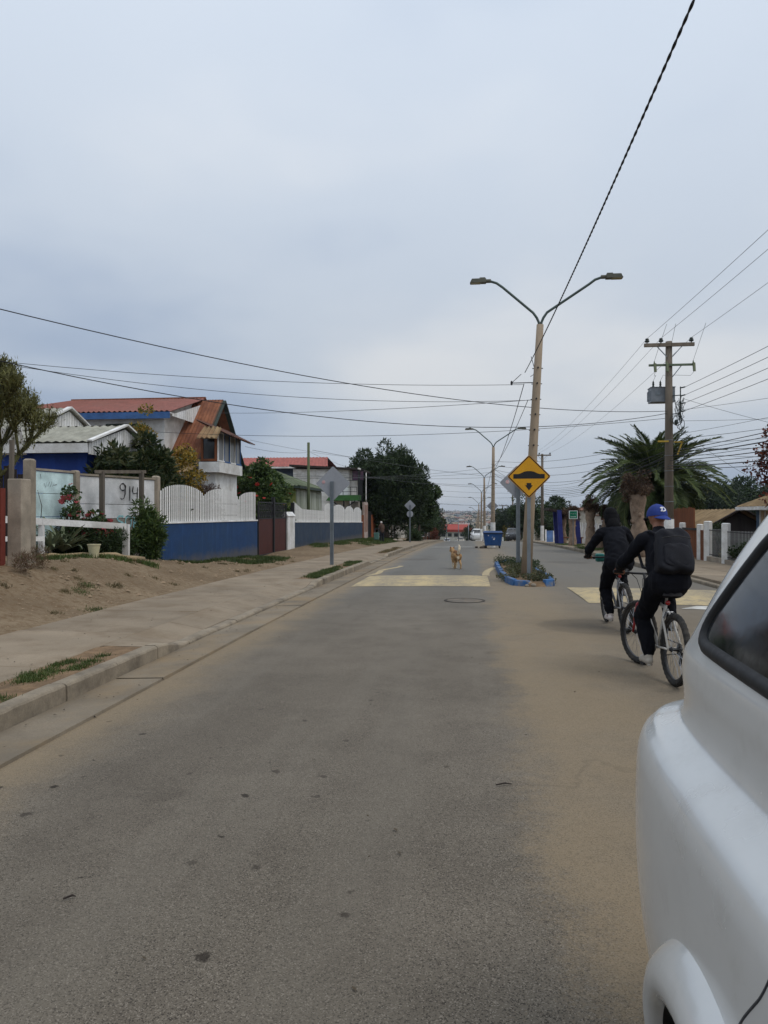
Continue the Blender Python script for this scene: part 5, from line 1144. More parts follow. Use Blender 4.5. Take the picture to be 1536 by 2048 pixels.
# ---------------------------------------------------------------- planted island
isl = T('traffic_island', 'narrow planted traffic island edged with blue painted kerb blocks', 'traffic island', (1.35,20,s(20)))
BK = mat('blue_kerb_paint', A(54,98,148,1.0), .8, dirt=A(136,126,110), damt=.7, dscale=6, rnd=.1)
ring = [(.86,25.2),(.84,22.8),(.84,20.4),(.90,18.2),(1.02,17.35),(1.34,17.15),(1.66,17.2),(1.86,17.35),(1.92,18.6),(1.90,21),(1.86,23.4),(1.78,25.4),(1.35,26.0),(.86,25.2)]
def along(pts, step):
    out = []
    for (a, b_) in zip(pts, pts[1:]):
        a, b_ = Vector(a), Vector(b_); n = max(1, round((b_-a).length/step))
        for i in range(n): out.append((a+(b_-a)*i/n, a+(b_-a)*(i+1)/n))
    return out
for i, (a, b_) in enumerate(along(ring, .62)):
    if 1.30 < a.x < 1.5 and a.y < 17.3: continue          # the broken gap at the front
    d = (b_-a).normalized(); a = a+d*.012; b_ = b_-d*.012; j = random.uniform(-.02,.015)
    za, zb = rz_(a.x,a.y), rz_(b_.x,b_.y); m = MB(); nn = Vector((d.y,-d.x))*.07
    m.add([(a.x+nn.x,a.y+nn.y,za-.05),(b_.x+nn.x,b_.y+nn.y,zb-.05),(b_.x-nn.x,b_.y-nn.y,zb-.05),(a.x-nn.x,a.y-nn.y,za-.05),
           (a.x+nn.x*.8,a.y+nn.y*.8,za+.15+j),(b_.x+nn.x*.8,b_.y+nn.y*.8,zb+.15+j),(b_.x-nn.x*.8,b_.y-nn.y*.8,zb+.15+j),(a.x-nn.x*.8,a.y-nn.y*.8,za+.15+j)], [(3,2,1,0),(4,5,6,7),(0,1,5,4),(1,2,6,5),(2,3,7,6),(3,0,4,7)])
    m.build('kerb_block', BK, isl, bevel=.018)
m = MB(); pts = ring[:-1]; c_ = (1.36,21.3); vs = [(c_[0],c_[1],s(21.3)+.2)]+[(p_[0],p_[1],rz_(p_[0],p_[1])+.09) for p_ in pts]; k = len(pts)
vs += [(c_[0]+(p_[0]-c_[0])*1.03,c_[1]+(p_[1]-c_[1])*1.03,rz_(p_[0],p_[1])-.05) for p_ in pts]
m.add(vs, [(0,1+i,1+(i+1)%k) for i in range(k)]+[(1+i,1+k+i,1+k+(i+1)%k,1+(i+1)%k) for i in range(k)]); m.build('soil', soil, isl)
m = MB()
for dx, dy, r in ((1.33,17.2,.10),(1.42,17.12,.07),(1.5,17.22,.06),(1.27,17.08,.05)): m.ball((dx,dy,rz_(dx,dy)+r*.45), (r,r*.8,r*.7), 8)
m.build('rubble', CONC, isl)
rd = random.Random(5)
L_SILV = leaf_mat('silver_leaf', (.085,.095,.06), (.19,.19,.13)); 
for i in range(16):
    x, yy = rd.uniform(1.02,1.74), 17.55+7.4*i/16+rd.uniform(-.15,.15); r = rd.uniform(.24,.36)
    link_mesh('ground_plant', crown_mesh('ground_plant', (x,yy,rz_(x,yy)+.17), (r,r,r*.62), 14, .10, 60, .055, [L_DARK if i > 8 else L_OLIVE, L_SILV], 300+i, .4, .4, .3, .4, .62 if i < 9 else .9), isl)

# ---------------------------------------------------------------- street lamps on the median
POLEC = mat('lamp_pole_concrete', A(154,138,118,1.0), .9, var=.14, stretch=(1,1,.15), scale=2, dirt=A(120,104,88), damt=.5, dscale=3, bump=.4)
ARM = mat('grey_green_tube', A(86,100,96,.9), .5, metal=.3); HEAD = mat('lamp_head_grey', A(96,96,84,.9), .5); LENS = mat('lamp_lens', A(150,140,100,.9), .2, spec=.6)
def lamp(name, label, x, y, top, lean, white_base, arms=(1.66,1.92), rise=1.26):
    z0 = s(y); o = T(name, label, 'street lamp', (x,y,z0), group='street lamps along the median'); h = top-z0
    m = MB(); m.tube([(0,0,-.2),(lean*.33,0,h*.33),(lean*.66,0,h*.66),(lean,0,h)], [.142,.124,.106,.088], 10); pole = m.build('pole', POLEC, o, False, smooth=True)
    if white_base:
        m = MB(); m.tube([(0,0,0),(lean*.25,0,1.55)], [.158,.147], 12, caps=False); m.build('painted_base', WHITEWALL, pole, False, smooth=True)
    m = MB()
    for k in range(9): 
        zz = h*(.35+.06*k); m.tube([(lean*zz/h-.13,0,zz),(lean*zz/h+.13,0,zz)], .012, 6)
        m.tube([(lean*zz/h,-.14,zz),(lean*zz/h,.0,zz)], .022, 8)
    m.build('bolt', BLACKM, pole, False)
    for sg, reach in ((-1,arms[0]),(1,arms[1])):
        m = MB(); b0 = Vector((lean+sg*.03,0,h-.25)); r_ = reach-.42
        cp = [(0,0,0),(0,0,.30),(sg*.05,0,.42),(sg*.14,0,.55),(sg*(r_-.35),0,rise-.05),(sg*(r_-.2),0,rise+.06),(sg*(r_-.05),0,rise+.11),(sg*r_,0,rise+.12)]
        m.tube([b0+Vector(p_) for p_ in cp], .032, 8); arm = m.build('arm', ARM, o, False, smooth=True)
        m = MB(); e_ = b0+Vector((sg*(r_+.02),0,rise+.12)); m.tube([e_-Vector((sg*.08,0,0)), e_+Vector((sg*.06,0,0))], .05, 8)
        xa, xb_ = sorted((e_.x+sg*.04, e_.x+sg*.44)); m.prism([(xa,-.09,e_.z-.045),(xb_,-.09,e_.z-.045),(xb_-(.05 if sg>0 else 0),-.09,e_.z+.05),(xa+(.05 if sg<0 else 0),-.09,e_.z+.05)],(0,.18,0))
        xa2, xb2 = sorted((e_.x+sg*.06,e_.x+sg*.2)); m.box(xa2,xb2,-.05,.05,e_.z+.05,e_.z+.085); hd = m.build('lamp_head', HEAD, arm, False)
        xa, xb_ = sorted((e_.x+sg*.18, e_.x+sg*.42)); m = MB(); m.box(xa,xb_,-.075,.075,e_.z-.056,e_.z-.045); m.build('lens', LENS, hd, False)
    return o
YL = [18.3, 45.6, 72.0, 95.0, 122.0, 150.0, 180.0]
nm = ['tall leaning twin-arm street lamp rising from the planted island','twin-arm street lamp standing behind the blue dumpster','third twin-arm street lamp down the median','fourth twin-arm street lamp down the median','fifth twin-arm street lamp, just past the crest','sixth twin-arm street lamp, past the crest','farthest twin-arm street lamp down the hill']
lamps = []
for i, Y in enumerate(YL):
    y = Y + .12 if i else at(1051,1150,18.4).y
    x = 1.35 if i else at(1051,1150,18.4).x
    top = at(1082,650,18.4).z if i == 0 else s(y)+6.15
    lamps.append(lamp('street_lamp', nm[i], x, y, top, .36 if i == 0 else (.04,-.03,.05,0,.02,0)[i-1], i > 0))
# bracket and hardware on the first lamp
m = MB(); hb = 4.95; m.tube([(-.35,0,hb),(.30,0,hb)], .012, 6); m.ball((-.34,0,hb),(.03,.03,.06),8); m.tube([(.14,0,5.6),(.22,0,5.3),(.20,0,5.15),(.12,0,5.1)], .008, 5); m.tube([(-.34,0,hb),(-.1,0,hb+.22)], .008, 5)
m.build('bracket', BLACKM, lamps[0], False)

# ---------------------------------------------------------------- road signs
YEL = mat('sign_yellow', (0.62,0.30,0.008), .45, var=.06, bump=.03); SBLK = mat('sign_black', (0.012,0.012,0.014), .5, bump=.02); SGREY = mat('sign_back_grey', A(150,153,159,1.05), .6, metal=0, var=.07, bump=.05)
def diamond(hd, rc=.05, n=5):
    out = []
    for k in range(4):
        a = R(90*k); cx, cz = (hd-rc*1.414)*math.cos(a), (hd-rc*1.414)*math.sin(a)
        for i in range(n+1): b_ = a-R(45)+R(90)*i/n; out.append((cx+rc*math.cos(b_), cz+rc*math.sin(b_)))
    return out
def plate(m, poly, c, ang, y0, y1):
    ca, sa_ = math.cos(ang), math.sin(ang); m.prism([(c[0]+p_[0]*ca-y0*-sa_*0, c[1]+p_[0]*sa_+y0, c[2]+p_[1]) for p_ in poly], (0,y1-y0,0))
def omega_post(m, x, y, z0, z1, w_=.05):
    m.prism([(x-w_,y,z0),(x-w_*.5,y,z0),(x-w_*.5,y+.04,z0),(x+w_*.5,y+.04,z0),(x+w_*.5,y,z0),(x+w_,y,z0),(x+w_,y+.006,z0),(x+w_*.6,y+.006,z0),(x+w_*.6,y+.047,z0),(x-w_*.6,y+.047,z0),(x-w_*.6,y+.006,z0),(x-w_,y+.006,z0)], (0,0,z1-z0))
c = at(1058,953,17.75); hd = 43.5/F*17.75; yb_ = at(1062,1150,17.75)
sg = T('road_sign', 'yellow diamond speed hump warning sign with black hump and arrow', 'road sign', (c.x,c.y,rz_(c.x,c.y)+.1))
m = MB(); m.box(c.x-.042,c.x+.042,c.y+.03,c.y+.075,rz_(c.x,c.y)+.02,c.z-.45); omega_post(m, c.x, c.y+.012, c.z-.55, c.z+.35, .045); m.build('post', GALV, sg)
m = MB(); plate(m, diamond(hd,.055), c, 0, -.002, .004); pl_ = m.build('plate', YEL, sg)
m = MB(); o_, i_ = diamond(hd-.012,.05), diamond(hd-.048,.032); k = len(o_)
m.add([(c.x+p_[0],c.y-.0045,c.z+p_[1]) for p_ in o_+i_], [(j,(j+1)%k,k+(j+1)%k,k+j) for j in range(k)]); m.build('border', mat('sign_dark_brown', (0.035,0.012,0.008), .5), pl_)
u = F/17.75
hp = [(-.37,-.055),(.37,-.055),(.37,.055),(.25,.055),(.19,.075),(.12,.11),(.05,.125),(-.05,.125),(-.12,.11),(-.19,.075),(-.25,.055),(-.37,.055)]
m = MB(); m.add([(c.x+p_[0],c.y-.0048,c.z+p_[1]+.005) for p_ in hp], [tuple(range(len(hp)))])
ap = [(-.055,-.155),(.055,-.155),(.055,-.21),(.09,-.21),(0,-.335),(-.09,-.21),(-.055,-.21)]
m.add([(c.x+p_[0],c.y-.0048,c.z+p_[1]) for p_ in ap], [tuple(range(len(ap)))]); m.build('symbol', SBLK, pl_)
STK_W = mat('sticker_white', (.78,.77,.76), .5); STK_R = mat('sticker_red', (.5,.03,.03), .5)
def back_sign(px, py, Y, hdpx, label, base_py, post_px, sticker=None, disc=None, tilt=0):
    c = at(px,py,Y); hd = hdpx/F*Y; p_ = at(post_px,base_py,Y); o = T('road_sign', label, 'road sign', (p_.x,p_.y,gz(p_.x,p_.y) if p_.x < 0 else rz_(p_.x,p_.y)))
    zb_ = (gz(p_.x,p_.y) if p_.x < -5.5 else s(p_.y)+.05); m = MB(); m.box(p_.x-.055,p_.x-.04,p_.y-.06,p_.y,zb_,c.z+hd*.12); m.box(p_.x+.04,p_.x+.055,p_.y-.06,p_.y,zb_,c.z+hd*.12); m.box(p_.x-.04,p_.x+.04,p_.y-.018,p_.y,zb_,c.z+hd*.12)
    m.build('post', GALV, o); m = MB(); plate(m, diamond(hd,.04), c, tilt, .004, .010); pl_ = m.build('plate', SGREY, o)
    if sticker:
        q_ = c+Vector((sticker[0],0.0,sticker[1])); m = MB(); m.lathe([(.001,.0),(.055,0.0),(.055,.003)], 20, (q_.x,q_.y+.0005,q_.z), 'y'); st_ = m.build('sticker', STK_W, pl_)
        m = MB(); m.tube([(q_.x+.04*math.cos(a),q_.y-.001,q_.z+.04*math.sin(a)) for a in [6.2832*i/18 for i in range(19)]], .006, 5, caps=False); m.tube([(q_.x-.018,q_.y-.001,q_.z+.012),(q_.x,q_.y-.001,q_.z+.022),(q_.x+.015,q_.y-.001,q_.z+.008),(q_.x-.01,q_.y-.001,q_.z-.016),(q_.x+.018,q_.y-.001,q_.z-.016)], .004, 4); m.build('sticker_ring', STK_R, st_)
    if disc:
        q_ = at(px,disc[0],Y); m = MB(); m.lathe([(.001,0),(disc[1]/F*Y,0),(disc[1]/F*Y,.006)], 28, (q_.x,q_.y+.004,q_.z), 'y'); m.build('disc', SGREY, o)
    return o
back_sign(666,967,23.4,35,'grey back of a diamond road sign on a steel post by the left kerb', 1136, 664, (-.30,.05))
back_sign(1034,965,21.3,34.5,'grey back of a diamond sign behind the yellow hump sign', 1140, 1036, (-.27,.02))
back_sign(820,1011,57,11.5,'far diamond and round sign backs on one post near the round hedge', 1090, 820, None, (1028,6.5))
back_sign(985,1012,46,11.5,'grey back of a diamond sign behind the second street lamp', 1100, 985)

# ---------------------------------------------------------------- blue dumpster
dc = at(985.5,1095,43.6); D = T('dumpster', 'blue plastic wheeled dumpster with lid standing in the road', 'dumpster', (dc.x,dc.y,rz_(dc.x,dc.y)), rz=.03); D.scale = (.87,.87,.87)
DB = mat('dumpster_blue', (0.02,0.085,0.26), .55, dirt=(0.04,0.07,0.13), damt=.5); DB2 = mat('dumpster_lid', (0.014,0.05,0.15), .55)
m = MB(); m.add([(-.52,-.4,.18),(.52,-.4,.18),(.52,.4,.18),(-.52,.4,.18),(-.62,-.5,1.0),(.62,-.5,1.0),(.62,.5,1.0),(-.62,.5,1.0)], [(3,2,1,0),(4,5,6,7),(0,1,5,4),(1,2,6,5),(2,3,7,6),(3,0,4,7)]); bd_ = m.build('body', DB, D, False, bevel=.03)
for i in range(5):
    x = -.4+i*.2; m = MB(); m.bar((x*.92,-.405,.22),(x,-.5,.95),.05,.035,(0,1,0)); m.build('rib', DB, bd_, False)
m = MB(); m.box(-.66,.66,-.55,.52,1.0,1.06); m.prism([(-.64,-.5,1.06),(.64,-.5,1.06),(.6,0,1.17),(-.6,0,1.17)],(0,.001,0)); m.add([(-.64,-.52,1.06),(.64,-.52,1.06),(.6,-.1,1.15),(-.6,-.1,1.15),(-.64,.5,1.06),(.64,.5,1.06)], [(0,1,2,3),(3,2,5,4),(0,3,4),(1,5,2)]); m.build('lid', DB2, D, False)
m = MB(); m.tube([(-.66,-.56,1.03),(.66,-.56,1.03)], .02, 8); m.build('handle', BLACKM, D, False)
for sx in (-.45,.45):
    for sy in (-.33,.33):
        m = MB(); m.lathe([(.09,-.03),(.1,-.02),(.1,.02),(.09,.03)], 14, (sx,sy,.1), 'x'); m.box(sx-.04,sx+.04,sy-.03,sy+.03,.1,.2); m.build('wheel', BLACKM, D, False)
m = MB()
for x0_, x1_, z in ((-.08,-.05,.72),(-.05,-.02,.78),(-.02,.12,.70),(-.02,.12,.64),(0,.1,.6)): m.box(x0_,x1_,-.478+.0,-.46,z-.018,z+.018)
m.build('label', STK_W, bd_, False)
m = MB(); m.box(-.35,-.29,-.495,-.47,.84,.9); m.build('label', STK_W, bd_, False)
# litter by the dumpster
lt = at(962,1094,43.8); m = MB(); 
for i in range(7): m.ball((lt.x+random.uniform(-.3,.3),lt.y+random.uniform(-.5,.5),rz_(lt.x,lt.y)+.06),(random.uniform(.08,.2),random.uniform(.08,.2),random.uniform(.06,.12)),7)
tag(m.build('rubbish_pile', mat('rubbish', A(90,80,70), .9, var=.5, scale=8), smooth=True), 'low dark rubbish pile at the left foot of the dumpster', 'rubbish', kind='stuff')

# ---------------------------------------------------------------- utility poles
POLEW = mat('utility_pole', A(112,102,90,1.1), .95, var=.2, stretch=(1,1,.1), scale=3, bump=.6); INSU = mat('insulator', (0.03,0.04,0.035), .35); XFMR = mat('transformer_grey', A(140,146,152,1.0), .5, dirt=A(110,108,104), damt=.4)
def upole(x, y, top, label, detail):
    z0 = gz(x,y); o = T('utility_pole', label, 'utility pole', (x,y,z0), group='utility poles along the right pavement'); h = top-z0
    m = MB(); m.tube([(0,0,-.2),(0,0,h*.5),(0,0,h)], [.175,.145,.115], 12); pole = m.build('pole', POLEW, o, False, smooth=True)
    m = MB(); m.tube([(0,0,0),(0,0,1.5)], [.182,.172], 14, caps=False); m.build('painted_base', WHITEWALL, pole, False, smooth=True)
    zc = h-.14; m = MB(); m.box(-.88,.84,-.17,-.07,zc-.06,zc+.06); arm = m.build('crossarm', POLEW, o, False)
    m = MB(); m.bar((-.42,-.1,zc-.06),(-.1,-.1,zc-.42),.02,.03); m.bar((.42,-.1,zc-.06),(.1,-.1,zc-.42),.02,.03); m.build('brace', GALV, arm, False)
    for dx in (-.78,-.3,.74):
        m = MB(); m.lathe([(.02,zc+.06),(.02,zc+.10),(.075,zc+.11),(.085,zc+.15),(.05,zc+.19),(.07,zc+.2),(.05,zc+.24),(.02,zc+.25)], 12, (dx,-.12,0)); m.build('insulator', INSU, arm, False)
    if detail:
        z2 = zc-.72; m = MB(); m.box(-.72,.84,-.16,-.08,z2-.035,z2+.035); a2_ = m.build('crossarm', mat('green_steel', A(92,104,84,1.0), .6), o, False)
        m = MB(); m.bar((.4,-.1,z2-.03),(.1,-.1,z2-.42),.02,.03); m.build('brace', GALV, a2_, False)
        for dx in (-.55,-.13,.78):
            m = MB(); m.tube([(dx,-.2,z2+.12),(dx,-.2,z2+.02)], .022, 8); m.tube([(dx,-.22,z2+.05),(dx+.02,-.25,z2-.26)], .04, 8); m.tube([(dx+.06,-.2,z2+.05),(dx+.07,-.22,z2-.26)], .014, 6); m.build('fuse', mat('fuse_green', A(120,128,96,.9), .5), a2_, False)
        zt = zc-1.72; m = MB(); m.box(-.58,.26,.16,.64,zt-.27,zt+.25); m.box(-.60,.28,.14,.66,zt+.25,zt+.28); tr = m.build('transformer', XFMR, o, False, bevel=.02)
        for dx in (-.45,-.2,.08):
            m = MB(); m.lathe([(.03,zt+.28),(.045,zt+.33),(.03,zt+.36),(.045,zt+.40),(.03,zt+.43),(.04,zt+.46),(.012,zt+.53)], 10, (dx,.38,0)); m.build('bushing', INSU, tr, False)
        for xa_, xb2_, za_, zb2_ in ((-.42,-.24,zt-.02,zt+.12),(.17,.24,zt-.1,zt+.1)):
            m = MB(); m.box(xa_,xb2_,.148,.158,za_,zb2_); m.build('rating_plate', GALV, tr, False)
        for k in range(5):
            m = MB(); m.box(-.62,-.582,.22+k*.09,.235+k*.09,zt-.2,zt+.15); m.build('cooling_fin', XFMR, tr, False)
        m = MB(); m.tube([(.33,-.25,zt+.2),(.33,-.25,zt-.9)], .02, 6); m.bar((.1,-.1,zt-.1),(.33,-.25,zt-.1),.03,.03); m.bar((.1,-.1,zt-.75),(.33,-.25,zt-.75),.03,.03)
        for k in range(4): m.tube([(.33,-.28,zt+.15-.28*k),(.48,-.3,zt+.18-.28*k)], .025, 6)
        m.build('wire_rack', INSU, o, False)
        m = MB(); rd = random.Random(2)
        for k in range(24):
            x0_, z0_ = rd.uniform(.12,.3), zt-.25-rd.uniform(0,.6); x1_, z1_ = rd.uniform(.2,.52), z0_+rd.uniform(-.5,.3)
            m.tube([(x0_,-.2,z0_),(x0_+.1,-.25,min(z0_,z1_)-.15),(x1_,-.26,z1_)], .009, 5)
        for dx, x2 in ((-.55,-.45),(-.13,-.2),(.78,.08)):
            m.tube([(dx+.02,-.25,z2-.26),(dx+.12*(1 if dx<0 else -1)-.15*(dx<-.3),-.3,z2-.42),(x2+.05,.2,zt+.7),(x2,.38,zt+.53)], .006, 5)
        for dx, d2 in ((-.55,-.30),(.78,1.0),(-.13,.0)):
            m.tube([(dx,-.2,z2+.12),(dx+.1,-.3,z2+.5),(d2,-.9,zc+.55)], .006, 5)
        m.build('jumper', INSU, o, False)
        m = MB(); m.ball((.2,-.2,zt-1.05),(.07,.07,.1),9); m.tube([(.34+.13*math.cos(a),-.24,zt-1.12+.2*math.sin(a)) for a in [6.28*i/16 for i in range(17)]], .011, 5, caps=False); m.tube([(.26+.1*math.cos(a),-.26,zt-.55+.25*math.sin(a)) for a in [6.28*i/16 for i in range(17)]], .009, 5, caps=False); m.tube([(.22+.15*math.cos(a),-.25,zt-1.0+.17*math.sin(a)) for a in [6.28*i/16 for i in range(17)]], .014, 5, caps=False); m.tube([(.18+.2*math.cos(a),-.22,zt-.95+.13*math.sin(a)) for a in [6.28*i/16 for i in range(17)]], .012, 5, caps=False); m.build('cable_coil', INSU, o, False)
        m = MB(); m.box(-.42,-.05,-.17,-.14,zt-1.75,zt-1.69); m.bar((.12,-.17,zt-1.75),(.45,-.17,zt-1.75),.03,.04); m.bar((.42,-.17,zt-1.72),(.25,-.17,zt-2.2),.03,.05); m.build('yellow_bracket', mat('yellow_fibre', A(176,146,52,1.0), .6), o, False)
        m = MB()
        for k in range(5): m.tube([(.165*math.cos(a),.165*math.sin(a),h*(.55-.07*k)) for a in [6.28*i/14 for i in range(15)]], .008, 4, caps=False)
        m.build('strap', GALV, pole, False)
    return o
UP = [(atx(1338,1090,7.05).x, atx(1338,1090,7.05).y)]; Yu = UP[0][1]*CA-UP[0][0]*SA
ut = CAMH+(HZ-683)/F*Yu
upole(*UP[0], ut, 'tall utility pole with transformer and double crossarm in front of the palm', True)
UP += [(7.05,74.5),(7.05,126),(7.05,165)]
for (x,y), lab in zip(UP[1:], ('utility pole with single crossarm beside the blue shelter','third utility pole far down the right side','farthest utility pole down the right side')): upole(x, y, gz(x,y)+8.6, lab, False)

# ---------------------------------------------------------------- wires
WIRE = mat('black_cable', (0.015,0.016,0.018), .6, bump=0, rnd=0); WIREG = mat('grey_cable', (0.06,0.065,0.07), .5, bump=0, rnd=0)
def wire(a, b_, sag, r, label, group=None, material=WIRE, n=28, cat='cable'):
    a, b_ = Vector(a), Vector(b_); pts = [a+(b_-a)*(i/n)-Vector((0,0,4*sag*(i/n)*(1-i/n))) for i in range(n+1)]
    m = MB(); m.tube(pts, r, 5, caps=False); return tag(m.build('cable', material, smooth=True), label, cat, group)
# thick twisted cable overhead to the first lamp
l1 = at(1050,745,18.2); a0 = Vector((1.42,-7.5,5.15)); m = MB(); n = 1300
for ph in (0, math.pi):
    pts = []
    for i in range(n+1):
        t_ = i/n; p_ = a0+(l1-a0)*t_-Vector((0,0,4*.32*t_*(1-t_))); a = t_*26/.26*2*math.pi+ph; pts.append(p_+Vector((math.cos(a)*.0046,0,math.sin(a)*.0046)))
    m.tube(pts, .0068, 5, caps=False)
tag(m.build('twisted_cable', WIRE, smooth=True), 'thick twisted black cable running overhead to the leaning lamp', 'cable')
wire(at(1048,768,18.2), (1.25,45.6,s(45.6)+4.6), .45, .010, 'cable from the leaning lamp to the second lamp')
wire(at(1056,800,18.2), (1.3,45.6,s(45.6)+4.9), .3, .008, 'thinner upper cable from the leaning lamp to the second lamp')
for (ya, yb, zz) in ((45.6,72,4.7),(72,95,4.7),(95,122,4.7)):
    wire((1.25,ya,s(ya)+zz), (1.3,yb,s(yb)+zz), .4, .012, {45.6:'sagging cable between the second and third lamp',72:'sagging cable between the third and fourth lamp',95:'sagging cable between the fourth and fifth lamp'}[ya])
zup = lambda py: CAMH+(HZ-py)/F*Yu
ux, uy = UP[0]
wire(at(-160,578,12), (ux,uy,zup(822)), .62, .010, 'long cable sagging across the street from upper left to the transformer pole')
wire(at(-160,706,15), at(1046,769,18.3), .22, .006, 'upper thin cable from the left edge to the leaning lamp', material=WIREG)
wire(at(-160,700,15), at(1068,800,18.3), .38, .006, 'lower thin cable from the left edge to the leaning lamp', material=WIREG)
wire(at(-120,694,14), (ux,uy,zup(826)), .95, .010, 'deep-sagging cable from the left edge over the red roof to the transformer pole')
wire(at(440,826,30.5), at(1060,800,18.4), .1, .007, 'service cable from the A-frame wing to the leaning lamp', material=WIREG)
wire(at(120,850,30), (ux,uy,zup(836)), .55, .008, 'low cable across the white house front to the transformer pole')
wire(at(490,893,31), at(613,905,42), .12, .007, 'short cable from the A-frame wing to the mossy pole')
wire(at(621,905,42), at(740,945,58), .15, .007, 'short cable from the mossy pole to the terrace house')
wire(at(500,880,33), at(800,918,66), .3, .007, 'thin cable over the coral roof towards the dark cypress', material=WIREG)
# along the right-hand poles: three high lines, four low lines, a bundle
for k, (dx, lab) in enumerate(((-.78,'left'),(-.3,'middle'),(.74,'right'))):
    p_ = Vector((ux+dx,uy-.12,ut-.14+.24))
    wire((ux+dx+.1,-14,p_.z+.2), p_, .35, .006, lab+' high line coming from overhead to the transformer pole', material=WIREG, n=40)
    wire(p_, (7.05+dx,74.4,gz(7.05,74.5)+8.7), .5, .006, lab+' high line from the transformer pole to the second pole', material=WIREG)
    wire((7.05+dx,74.4,gz(7.05,74.5)+8.7), (7.05+dx,126,gz(7.05,126)+8.7), .5, .006, lab+' high line beyond the second utility pole', material=WIREG)
for k in range(4):
    z_ = ut-.14-1.72+.18-.28*k
    wire((ux+.75,-14,z_+.25), (ux+.48,uy-.3,z_), .4, .008, ('topmost','second','third','lowest')[k]+' of four low lines right of the transformer', material=WIREG, n=40)
ORD = ('topmost','second highest','third highest','fourth highest','fourth lowest','third lowest','second lowest','lowest')
for k in range(8):
    z_ = zup(902+5*k); dx = .17-.04*k
    wire((ux+.3+.06*k,-14,z_+.25+.05*k), (ux+dx,uy-.15,z_), .45+.06*k, (.011,.009,.016,.008,.012,.008,.014,.009)[k], ORD[k]+' black cable of the bundle right of the palm', 'communication cables right of the palm', n=40)
    wire((ux-.1,uy+.1,z_), (7.0,74.5,gz(7.05,74.5)+5.5-.14*k), .45+.12*(k%3), (.011,.009,.014,.008,.012,.008,.014,.009)[k], ORD[k]+' black cable of the bundle between transformer pole and second pole', 'communication cables left of the palm')
    wire((7.0,74.5,gz(7.05,74.5)+5.5-.14*k), (7.0,126,gz(7,126)+5.5-.14*k), .5+.1*(k%3), .012, ORD[k]+' black cable of the far bundle beyond the second pole', 'far communication cables')
for k, (q_, lab) in enumerate([((12.2,22,3.3),'steep service cable from the transformer pole to the grey blue house'),((13,16,5.2),'service cable slanting down right above the palm'),((14,19.5,4.4),'service cable falling right past the palm crown'),((11.5,30,2.6),'service cable from the transformer pole to the tan shed')]):
    wire((ux+.4,uy-.3,zup(800+22*k)), q_, .12, .006, lab, material=WIREG)
for k in range(5):
    wire((ux+.2,uy-.2,zup(870+9*k)), (16+k,15+2*k,6.4-.35*k), .35+.1*k, .006+.002*(k%2), ('topmost','second highest','middle','second lowest','lowest')[k]+' drop cable leaving the transformer pole for the right edge', material=WIREG)
for k in range(4):
    wire((ux-.1,uy,zup(880+12*k)), (1.3+.02*k,45.6,s(45.6)+5.3-.25*k), .35+.12*k, .008, ('topmost','second','third','lowest')[k]+' cable slung from the transformer pole to the second lamp')
# cross-street lines farther away
rd = random.Random(12); xs_lab = ['nearest','second','third','fourth','fifth','sixth','seventh','eighth']
for k in range(8):
    Y0, Y1 = 44+k*9, 52+k*10; z_ = (5.6,5.1,5.5,4.9,5.9,5.0,5.3,4.7)[k]
    wire((-9.5-(k%3),Y0,s(Y0)+z_+.3), (7.0,Y1 if k > 2 else 74.4,s(Y1)+z_), .35+.15*(k%2), .012, xs_lab[k]+' thin cable crossing the street between dark tree and right-hand poles', material=WIREG)
for k in range(3):
    wire((1.3,45.6,s(45.6)+4.9-.3*k), (-9.2-k,36+3*k,3.4+.3*k), .2, .008, ('upper','middle','lower')[k]+' service cable from the second lamp to the left houses', material=WIREG)
    wire((1.3,45.6,s(45.6)+4.9-.3*k), (7.0,74.4,gz(7,74)+5.9-.2*k), .6, .010, ('upper','middle','lower')[k]+' cable from the second lamp to the second utility pole')
# ---------------------------------------------------------------- white sport utility car
def car_paint(name, col, dirt):
    m, t, b = new_mat(name); g = G(t); v = g.coord('Object')
    n = g.noise(2.2, 5, .6, v); n2 = g.noise(40, 3, .6, v); q = g.sep(v)
    d = g.math('MULTIPLY', g.math('MULTIPLY', g.ss(n, .4, .75), g.ss(q[2], 1.1, .3, .12, .5)), 1.0)
    c = g.mix(d, col, dirt); c = g.mix(g.math('MULTIPLY', g.ss(g.noise(9, 5, .7, v), .5, .75), .14), c, dirt)
    g.put(c, b.inputs['Base Color']); g.put(g.math('ADD', g.math('MULTIPLY', n, .12), .20), b.inputs['Roughness'])
    b.inputs['Metallic'].default_value = 0.15; b.inputs['Specular IOR Level'].default_value = .5; b.inputs['Coat Weight'].default_value = .55; g.put(g.math('ADD', g.math('MULTIPLY', n2, .10), .03), b.inputs['Coat Roughness'])
    return m
PAINT = car_paint('white_car_paint', (0.69,0.695,0.68), (0.36,0.33,0.28))
RUB = mat('black_rubber', (0.014,0.014,0.015), .6, rnd=0, bump=.15); TYRE = mat('tyre_rubber', (0.022,0.021,0.02), .85, dirt=(0.09,0.075,0.055), damt=.5, dscale=8, rnd=0)
TINT = mat('tinted_glass', (0.012,0.014,0.016), .10, spec=.7, bump=0, var=.05, rnd=0); TAIL = mat('red_tail_lens', (.35,.01,.01), .15, spec=.6, bump=0); ALLOY = mat('alloy', A(170,172,176,1.0), .3, metal=.8)
